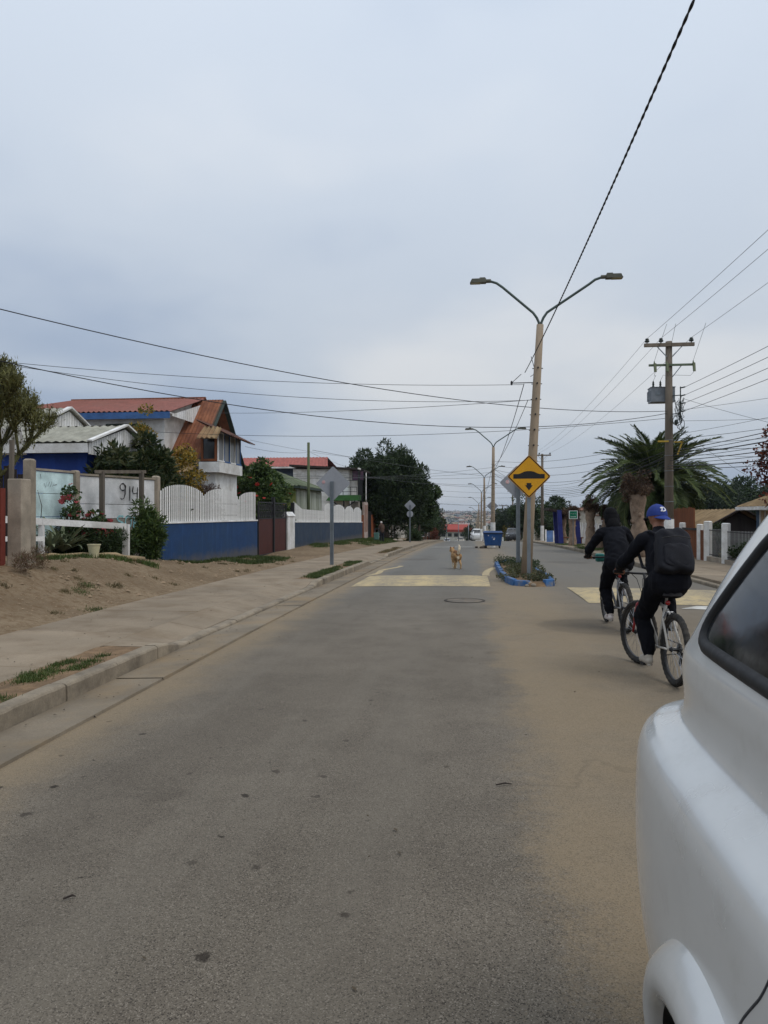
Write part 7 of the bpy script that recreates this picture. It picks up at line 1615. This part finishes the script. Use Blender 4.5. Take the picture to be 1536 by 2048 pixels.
def cyclist(label, bike, far=False):
    o = T('person', label, 'person', bike.location); o.rotation_euler = bike.rotation_euler
    caps, balls = rider_shape(far)
    if far:
        caps += [((0,.06,1.40),.075,(0,.11,1.52),.085,4)]
        blob('body', caps, balls, .0075, [NAVY,PANT,SKIN,SHOE2,SOLE], o, 5, (.017,(0,1)), 5)
        m = MB(); m.ball((0,.13,1.585),(.098,.112,.122),20); m.tube([(0,.06,1.52),(0,.02,1.42),(0,-.02,1.36)],[.09,.10,.07],14); h_ = m.build('hood', HAIR, o, False, smooth=True)
        m = MB()
        for k in range(26):
            a = R(200+140*k/25); x_, y_ = .095*math.cos(a), .10+.095*math.sin(a); m.tube([(x_,y_,1.60),(x_*1.08,y_-.02,1.50),(x_*.9,y_-.04,1.38+.02*math.sin(k*3))],[.012,.014,.005],5)
        m.build('hair', HAIR, o, False, smooth=True)
        m = MB()
        for sg, zz2, yy in ((-1,.165,-.05),(1,.515,-.05)): m.ball((sg*.115,yy,zz2+.02),(.046,.03,.04),10)
        m.build('shoe_heel', BURG, o, False, smooth=True)
        m = MB(); m.tube([(.075,.15,1.56),(.09,.0,1.38),(.02,-.12,1.22)],[.008]*3,6); m.build('strap', HAIR, o, False)
    else:
        blob('body', caps, balls, .0072, [JACK,PANT,SKIN,SHOE,SOLE], o, 5, (.017,(0,1)), 3)
        hd = T('cap', None, None); hd.parent = o; hd.location = (0,.145,1.585); hd.rotation_euler = (-.12,0,.30)
        m = MB(); vs = []; n = 28; rings = 9
        for i in range(rings+1):
            ph = R(-6+96*i/rings); cp = max(.001,math.cos(ph))
            for j in range(n): a = 6.2832*j/n; vs.append((.094*cp*math.cos(a), .114*cp*math.sin(a), .114*math.sin(ph)))
        m.add(vs, [(i*n+j,i*n+(j+1)%n,(i+1)*n+(j+1)%n,(i+1)*n+j) for i in range(rings) for j in range(n)]); m.build('crown', CAPB, hd, False, smooth=True)
        m = MB(); vs = []; nb = 14
        for i in range(5):
            t_ = i/4
            for j in range(nb+1):
                a = R(-152+124*j/nb); w_ = math.sin(math.pi*j/nb); r_ = 1+.62*t_*w_**.6
                vs.append((.094*math.cos(a)*(1+.12*t_*w_), .114*math.sin(a)*r_, -.012-.05*t_*w_-.018*(math.cos(a)/.9)**2))
        m.add(vs, [(i*(nb+1)+j,i*(nb+1)+j+1,(i+1)*(nb+1)+j+1,(i+1)*(nb+1)+j) for i in range(4) for j in range(nb)]); br = m.build('brim', CAPB, hd, False, smooth=True); so = br.modifiers.new('s','SOLIDIFY'); so.thickness = .005
        def surf(u_, v_): return (.096*math.cos(v_)*math.sin(u_), -.116*math.cos(v_)*math.cos(u_), .116*math.sin(v_))
        cu, cv, sc_ = .0, .42, 1.0; m = MB()
        strokes = [[(-.10,.17),(-.13,.05),(-.17,-.10),(-.24,-.15)], [(-.26,.10),(-.20,.19),(-.05,.21),(.10,.17),(.20,.06),(.18,-.07),(.06,-.15),(-.10,-.16),(-.22,-.12),(-.26,-.17)]]
        for st_ in strokes:
            pts = []
            for (a, b_), (c_, d_) in zip(st_, st_[1:]): pts += [(a+(c_-a)*k/4, b_+(d_-b_)*k/4) for k in range(4)]
            pts.append(st_[-1]); m.tube([surf(cu+a*1.25, cv+b_*1.05) for a, b_ in pts], .0062, 6)
        m.build('letter_d', STK_W, hd, False)
        m = MB(); m.ball((0,0,.114),(.008,.008,.005),8); m.build('button', CAPB, hd, False)
        m = MB(); m.tube([(-.078,.03,-.02),(-.086,.09,-.022)],.004,6); m.tube([(-.084,.09,-.022),(-.03,.115,-.025)],.005,6); m.ball((-.055,.108,-.03),(.03,.006,.02),10); m.build('glasses', BLACKM, hd, False)
    return o
b1 = bicycle('white mountain bike with red fork guard under the nearest cyclist', (1.84,7.58,rz_(1.84,7.58)+.004), R(5.5), R(1.5), mat('white_frame', A(190,186,178,1.2), .4, rnd=0), mat('dark_red_fork', (.24,.012,.015), .4, rnd=0), R(14))
b2 = bicycle('grey mountain bike under the farther hooded cyclist', (2.06,10.72,rz_(2.06,10.72)+.004), R(4), R(-2.5), mat('silver_frame', A(150,150,150,1.1), .4, rnd=0), mat('silver_frame', None), R(-4), teal=True)
r1 = cyclist('cyclist in black with backwards blue cap and backpack, nearest to the white car', b1)
r2 = cyclist('hooded cyclist in black clothes riding ahead of the blue-capped one', b2, True)
# backpack
bp_ = T('backpack', 'black fabric backpack worn by the blue-capped cyclist', 'backpack', b1.location); bp_.rotation_euler = b1.rotation_euler
PACK = mat('backpack_fabric', (0.010,0.0105,0.015), .75, spec=.25, var=.3, fine=140, rnd=0, bump=.5)
def superell(c, r, e1, e2, M, n=56, k=32, sag=0.0):
    vs = []
    f_ = lambda v, e_: math.copysign(abs(v)**e_, v)
    for i in range(k+1):
        ph = math.pi*i/k-math.pi/2
        for j in range(n):
            a = 2*math.pi*j/n; x_, y_, z_ = r[0]*f_(math.cos(ph),e1)*f_(math.cos(a),e2), r[1]*f_(math.cos(ph),e1)*f_(math.sin(a),e2), r[2]*f_(math.sin(ph),e1)
            q = 1+sag*(-z_/r[2]); wv_ = 1+.035*math.sin(7*x_/r[0]+6*z_/r[2])*math.cos(5*z_/r[2]-3*y_/r[1])+.025*math.sin(11*z_/r[2]+4*x_/r[0]+2); vs.append(Vector(c)+M@Vector((x_*(1+.4*sag*(-z_/r[2]))*wv_, y_*q*(2*wv_-1), z_*wv_)))
    return vs, [(i*n+j,i*n+(j+1)%n,(i+1)*n+(j+1)%n,(i+1)*n+j) for i in range(k) for j in range(n)]
Mt = Euler((R(-20),0,R(-4))).to_matrix(); pc_ = Vector((.02,-.265,1.235))
m = MB(); m.add(*superell(pc_,(.168,.115,.222),.36,.55,Mt,sag=.25)); m.build('main_bag', PACK, bp_, False, smooth=True)
m = MB(); m.add(*superell(pc_+Mt@Vector((0,-.105,-.06)),(.12,.028,.11),.45,.5,Mt,sag=.1)); m.build('pocket', PACK, bp_, False, smooth=True)
m = MB(); m.tube([pc_+Mt@Vector((x_,-.128-.01*math.cos(x_*9),.085+.03*math.cos(x_*9))) for x_ in (-.13,-.08,-.03,.03,.08,.13)], .005, 6); m.build('zip', RUB, bp_, False)
m = MB(); m.tube([pc_+Mt@Vector((-.04,.08,.21)),pc_+Mt@Vector((-.03,.06,.25)),pc_+Mt@Vector((.03,.06,.25)),pc_+Mt@Vector((.04,.08,.21))], .009, 8); m.build('handle', PACK, bp_, False)
for sg in (-1,1):
    m = MB(); m.tube([pc_+Mt@Vector((sg*.09,.09,.19)),Vector((sg*.125,-.02,1.425)),Vector((sg*.13,.075,1.415)),Vector((sg*.155,.135,1.33)),Vector((sg*.19,.10,1.2)),Vector((sg*.19,-.04,1.07)),pc_+Mt@Vector((sg*.15,.09,-.17))], .014, 8); m.build('strap', PACK, bp_, False)

# ---------------------------------------------------------------- dog
FUR = mat('tan_fur', A(172,132,88,.95), .9, col2=A(196,160,116,.95), fine=70, bump=.8, bd=.01, rnd=0); FURW = mat('cream_fur', A(222,204,176,1.05), .9, fine=70, bump=.8, bd=.01, rnd=0); FURD = mat('russet_fur', A(140,98,62,.95), .9, fine=70, bump=.8, bd=.01, rnd=0)
dp = at(912,1139,23.2); dg_ = T('dog', 'tan dog with raised cream tail walking away up the road', 'dog', (dp.x,dp.y,rz_(dp.x,dp.y)), rz=.28); dg_.scale = (.86,.86,1.0)
caps = [((0,-.2,.43),.115,(0,.0,.42),.112,0),((0,0,.42),.112,(0,.2,.42),.138,0),((0,-.24,.47),.085,(0,.1,.50),.085,2),((0,.26,.47),.10,(-.03,.38,.55),.078,0),((-.04,.42,.58),.08,(-.05,.47,.57),.07,0),((-.055,.49,.545),.046,(-.07,.58,.53),.032,1),
        ((-.09,.40,.635),.028,(-.12,.385,.675),.012,2),((.015,.405,.64),.028,(.035,.39,.68),.012,2),
        ((.0,-.30,.50),.045,(.02,-.355,.60),.040,1),((.02,-.355,.60),.042,(.035,-.335,.70),.046,1),((.035,-.335,.70),.044,(.03,-.28,.76),.018,1)]
for sg, dh, df_ in ((-1,.10,-.06),(1,-.07,.08)):
    caps += [((sg*.075,-.22,.40),.088,(sg*.085,-.14+dh*.4,.28),.058,0),((sg*.085,-.14+dh*.4,.28),.052,(sg*.085,-.28+dh,.155),.034,0),((sg*.085,-.28+dh,.155),.034,(sg*.085,-.25+dh*1.25,.035),.029,0),((sg*.08,-.25+dh*1.25,.026),.026,(sg*.08,-.205+dh*1.25,.022),.024,1),
             ((sg*.085,.2,.38),.062,(sg*.085,.175+df_*.6,.21),.036,0),((sg*.085,.175+df_*.6,.21),.034,(sg*.085,.19+df_*1.3,.035),.025,1),((sg*.085,.19+df_*1.3,.026),.027,(sg*.085,.23+df_*1.3,.022),.024,1)]
balls = [((0,-.285,.39),(.06,.03,.09),1)]
blob('body', caps, balls, .011, [FUR,FURW,FURD], dg_, 3, (.010,(0,1,2)), 9)
# ---------------------------------------------------------------- old person with a trolley
pp = at(764,1086,55); op = T('person', 'stooped elderly person in brown jacket standing on the grassy verge', 'person', (pp.x,pp.y,gz(pp.x,pp.y)), rz=.5)
caps = [((0,0,.80),.15,(0,.02,1.02),.16,0),((0,.02,1.02),.16,(0,.08,1.22),.14,0),((-.12,.08,1.24),.075,(.12,.08,1.24),.075,0),((0,.1,1.28),.055,(0,.15,1.36),.05,2)]
balls = [((0,.17,1.42),(.075,.09,.10),2),((0,.26,1.41),(.014,.018,.02),2)]
for sg in (-1,1):
    caps += [((sg*.16,.08,1.22),.068,(sg*.22,.08,.98),.055,0),((sg*.22,.08,.98),.053,(sg*.18,.25,.86),.042,0),((sg*.18,.25,.86),.028,(sg*.17,.30,.85),.03,2),((sg*.08,0,.78),.10,(sg*.095,.02,.45),.075,1),((sg*.095,.02,.45),.072,(sg*.09,-.01,.10),.06,1),((sg*.09,-.03,.05),.045,(sg*.09,.13,.035),.036,3)]
blob('body', caps, balls, .014, [mat('brown_jacket', A(74,56,46,1.1), .85, rnd=0), mat('navy_trousers', (0.012,0.014,0.022), .85, rnd=0), SKIN, BLACKM], op, 4, (.010,(0,1)), 8)
m = MB(); m.ball((0,.155,1.455),(.085,.098,.085),14); m.build('hair', mat('grey_hair', A(196,190,184,1.1), .9, rnd=0), op, False, smooth=True)
tl = at(753,1086,54.6); tr_ = T('trolley', 'small teal and grey shopping trolley beside the elderly person', 'trolley', (tl.x,tl.y,gz(tl.x,tl.y)))
m = MB(); m.prism([(-.16,-.14,.12),(.16,-.14,.12),(.2,-.16,.62),(-.2,-.16,.62)],(0,.3,0)); m.build('bag', mat('teal_fabric', A(86,120,112,1.2), .8), tr_, False, bevel=.03)
m = MB(); m.tube([(-.14,.2,.08),(-.14,.24,.95),(.14,.24,.95),(.14,.2,.08)],.012,6); m.build('handle', GALV, tr_, False)
for sx in (-.2,.2): m = MB(); m.lathe([(.02,-.02),(.08,-.02),(.08,.02),(.02,.02)],14,(sx,.16,.08),'x'); m.build('wheel', TYRE, tr_, False)
# ---------------------------------------------------------------- beyond the crest: houses, trees, the town on the far slope
rd = random.Random(44)
WALLC = [mat('far_wall_%s' % n, c_, .9, rnd=.1) for n, c_ in (('cream',A(160,148,128,1.0)),('white',A(176,172,162,1.1)),('brick',A(128,96,80,1.0)),('blue',A(112,118,120,1.0)))]
ROOFC = [mat('far_roof_%s' % n, c_, .85, rnd=.12) for n, c_ in (('rust',A(134,92,74)),('grey',A(136,134,130)),('red',A(150,70,58)),('tan',A(150,132,108)))]
def small_house(x, y, w_, d_, h, rh, wi, ri, label, group=None, rz=0.0, base=None, wins=True):
    o = T('house', label, 'house', (x,y,hill(x,y) if base is None else base), rz, group)
    m = MB(); m.box(-w_/2,w_/2,-d_/2,d_/2,-1.5,h); m.prism([(-w_/2,-d_/2,h),(w_/2,-d_/2,h),(0,-d_/2,h+rh)],(0,d_,0)); m.build('wall', WALLC[wi], o, False)
    m = MB(); t_ = .08
    for sg in (-1,1): m.prism([(0,-d_/2-.3,h+rh+.02),(sg*(w_/2+.35),-d_/2-.3,h-.35*rh/(w_/2)+.02),(sg*(w_/2+.35),-d_/2-.3,h-.35*rh/(w_/2)+.1),(0,-d_/2-.3,h+rh+.1)],(0,d_+.6,0))
    m.build('roof', ROOFC[ri], o, False)
    if wins:
        for k in range(2):
            xx = -w_/4+k*w_/2; window(o, Vector((x+xx*math.cos(rz),y+xx*math.sin(rz)-d_/2-.005,o.location.z+h*.55)), (1,0,0), 1.1, 1.0, WHITE, GLASS, (0,-1,0), mull=1)
    return o
# street-side houses past the crest
for i, (x, y, w_, d_, h, rh, wi, ri, lab) in enumerate([(-11,84,7,8,2.8,1.2,1,1,'white house half hidden behind the dark cypress'),(-12,112,7,9,3.0,1.3,0,0,'cream house left of the street past the crest'),(-10,138,7,8,3.0,1.2,2,3,'brick house left of the street past the crest'),
      (13,88,6,9,2.6,1.1,1,0,'white house behind the dark bushy trees on the right'),(13,108,7,8,3,1.2,0,1,'cream house right of the street past the crest'),(14,140,8,9,3.2,1.2,1,3,'white tan-roofed house right of the street past the crest')]):
    small_house(x,y,w_,d_,h,rh,wi,ri,lab)
c = at(908,1053,262); o = T('hall', 'red-roofed hall closing the view at the foot of the street', 'building', (c.x,c.y,hill(c.x,c.y)))
m = MB(); zt = c.z; m.box(c.x-5,c.x+6,c.y,c.y+12,hill(c.x,c.y)-2,zt-1.0); m.build('wall', WALLC[1], o)
m = MB(); m.prism([(c.x-5.6,c.y-.6,zt-1.2),(c.x+6.6,c.y-.6,zt-1.2),(c.x+5.4,c.y+6,zt+.6),(c.x-4.4,c.y+6,zt+.6)],(0,.01,.12)); m.box(c.x-5.5,c.x+6.5,c.y-.55,c.y+12,zt-1.9,zt-1.15); m.build('roof', mat('bright_red_roof', A(150,62,52,1.0), .8), o)
m = MB()
for k in range(5): m.box(c.x-4.4+k*2.2,c.x-3.0+k*2.2,c.y-.06,c.y-.01,zt-3.6,zt-2.4)
m.build('window', GLASS, o)
# houses one can tell apart on the nearer slope
pi = 0; protos = []
for i in range(8): protos.append(small_house(0,-400-30*i,rd.uniform(7,10),rd.uniform(7,12),rd.uniform(2.8,5.0),rd.uniform(.9,1.8),i%4,(i*3+1)%4,'pale house on the far hillside','houses on the far hillside',base=0,wins=False))
first = [True]*8
for i in range(150):
    y = rd.uniform(330, 1150); x = (y*rd.uniform(-.10,.42)) - 10
    if abs(x-1) < 12: x += 30
    k = i % 8; o_ = protos[k] if first[k] else copy_tree(protos[k]); first[k] = False
    o_.location = (x,y,hill(x,y)); o_.rotation_euler = (0,0,rd.uniform(-.5,.5)+rd.choice((0,1.57)))
# the rest of the town reads as one mass
V_, Q_, mi = [], [], []
for i in range(2600):
    y = 1150+2600*rd.random()**1.2; x = y*rd.uniform(-.32,.5); z = hill(x,y); w_, d_, h, r_ = rd.uniform(4,9), rd.uniform(4,9), rd.uniform(2.5,5.5), rd.uniform(.5,1.6); a = rd.uniform(0,3.14); ca, sa_ = math.cos(a), math.sin(a); b0 = len(V_)
    for (px_, py_, pz_) in ((-w_,-d_,-2),(w_,-d_,-2),(w_,d_,-2),(-w_,d_,-2),(-w_,-d_,h),(w_,-d_,h),(w_,d_,h),(-w_,d_,h),(-w_,0,h+r_),(w_,0,h+r_)): V_.append((x+px_*ca-py_*sa_, y+px_*sa_+py_*ca, z+pz_))
    q = [(0,1,5,4),(1,2,6,5),(2,3,7,6),(3,0,4,7),(4,5,9,8),(7,8,9,6)]; Q_ += [tuple(b0+j for j in f_) for f_ in q]; k1, k2 = rd.choice((0,1,1,2,3)), 4+rd.choice((0,1,1,2,3,3)); mi += [k1]*4+[k2]*2
tag(link_mesh('distant_town', np_mesh('distant_town', np.array(V_), np.array(Q_), WALLC+ROOFC, mi)), 'mass of small houses on the far slope below the skyline', 'town', kind='stuff')
# scrub and woods of the far slope, one mass
rng = np.random.default_rng(6); cs, rs = [], []
for i in range(2600):
    y = 350+3700*rng.uniform()**1.1; x = y*rng.uniform(-.4,.55)
    if abs(x-1) < 14 and y < 500: continue
    r_ = rng.uniform(2.5,6)*(1+(y/4000)); cs.append((x,y,hill(x,y)+r_*.35)); rs.append((r_*1.5,r_*1.5,r_*.8))
P, Nn = clump_points(rng, cs, rs, 22); V_, Q_ = leaf_quads(P, rng, 3.2, .8, .3, 0, Nn)
tag(link_mesh('distant_woods', np_mesh('distant_woods', V_, Q_, L_FAR)), 'scrub and trees scattered through the far town', 'woods', kind='stuff')
# trees of the wooded rise on the right and trees past the crest: individuals
TM = [crown_mesh('wood_crown_%d' % k, (0,0,4.6), (2.6,2.5,3.0), 60, .8, 110, .36, [(L_FAR,L_DARK),(L_DARK,L_MID),(L_FAR,L_OLIVE)][k%3], 500+k, .5, .3, .1, .35, .6) for k in range(5)]
TT = trunk_mb(4.5,.22,.09,seed=3,limbs=5,limb_len=1.6).mesh('wood_trunk', BARK, True)
def wood_tree(x, y, h, label, group, k, base=None):
    o = T('tree', label, 'tree', (x,y,hill(x,y) if base is None else base), rd.uniform(0,6), group); a = link_mesh('trunk', TT, o, False); b_ = link_mesh('crown', TM[k%5], o, False); q = h/7.4; o.scale = (q*rd.uniform(.9,1.3),q*rd.uniform(.9,1.3),q); return o
for i in range(110):
    y = rd.uniform(115,215); x = rd.uniform(.22,.66)*y
    wood_tree(x, y, rd.uniform(7,10.5), 'dark tree in the wood on the rise behind the right-hand houses', 'trees of the wooded rise', i)
for i, (px, Y, h, lab) in enumerate([(866,100,4.6,'bushy tree at the left verge beyond the round hedge'),(880,112,5.2,'green tree by the left verge just past the crest'),(890,140,4.5,'small tree left of the street past the crest'),(852,92,3.6,'low tree between the round hedge and the street'),(1040,118,6.0,'dark tree right of the island past the crest'),(1058,105,6.5,'dark tree behind the yellow sign past the crest'),(1000,150,6.5,'dark tree right of the street lamp row'),(1022,140,6.8,'dark tree behind the far utility poles'),(940,190,5.0,'small tree beside the far lamps')]):
    p_ = at(px,1070,Y); x = p_.x; 
    if 860 < px < 900: x -= 1.0
    wood_tree(x, p_.y, h, lab, None, i+1)
for i in range(46):
    y = rd.uniform(100,330); sd_ = rd.choice((-1,1)); x = sd_*rd.uniform(9,40)+(0 if sd_ < 0 else 0)
    wood_tree(x, y, rd.uniform(4,7), 'tree among the houses down the street past the crest', 'trees past the crest', i)
# red shrub and posts on the left past the crest
c = at(872,1060,96); bush('shrub', 'dull red shrub at the left verge past the crest', 'shrub', (c.x-.6,c.y), (.8,.8,1.0), 24, .3, 60, .18, [L_RED,L_DRY], 91)
for i,(px,Y,top) in enumerate([(858,96,1025),(893,150,1048),(917,160,1040),(937,170,1045)]):
    p_ = at(px,1070,Y); m = MB(); m.tube([(p_.x,p_.y,hill(p_.x,p_.y)-.2),(p_.x,p_.y,at(px,top,Y).z)], [.09,.07], 8); m.tube([(p_.x,p_.y,at(px,top,Y).z-.05),(p_.x-.9,p_.y,at(px,top,Y).z+.3)], .04, 6)
    tag(m.build('lamp_post', GALV, smooth=True), 'thin grey lamp post past the crest, %s from the left' % ('first','second','third','fourth')[i], 'lamp post')
# two far pedestrians' worth of shapes are left to the distance

# ---------------------------------------------------------------- air
hz = MB(); hz.box(-5200,5200,-85,7200,-200,90); ho = hz.build('haze', [])
hm = bpy.data.materials.new('air'); hm.use_nodes = True; t = hm.node_tree; t.nodes.clear(); out = N(t,'ShaderNodeOutputMaterial'); pv = N(t,'ShaderNodeVolumePrincipled')
pv.inputs['Color'].default_value = (.72,.82,.95,1); pv.inputs['Density'].default_value = .00014; pv.inputs['Anisotropy'].default_value = .3; t.links.new(pv.outputs[0], out.inputs['Volume'])
ho.data.materials.clear(); ho.data.materials.append(hm); tag(ho, 'thin bluish haze filling the air', 'haze', kind='stuff')
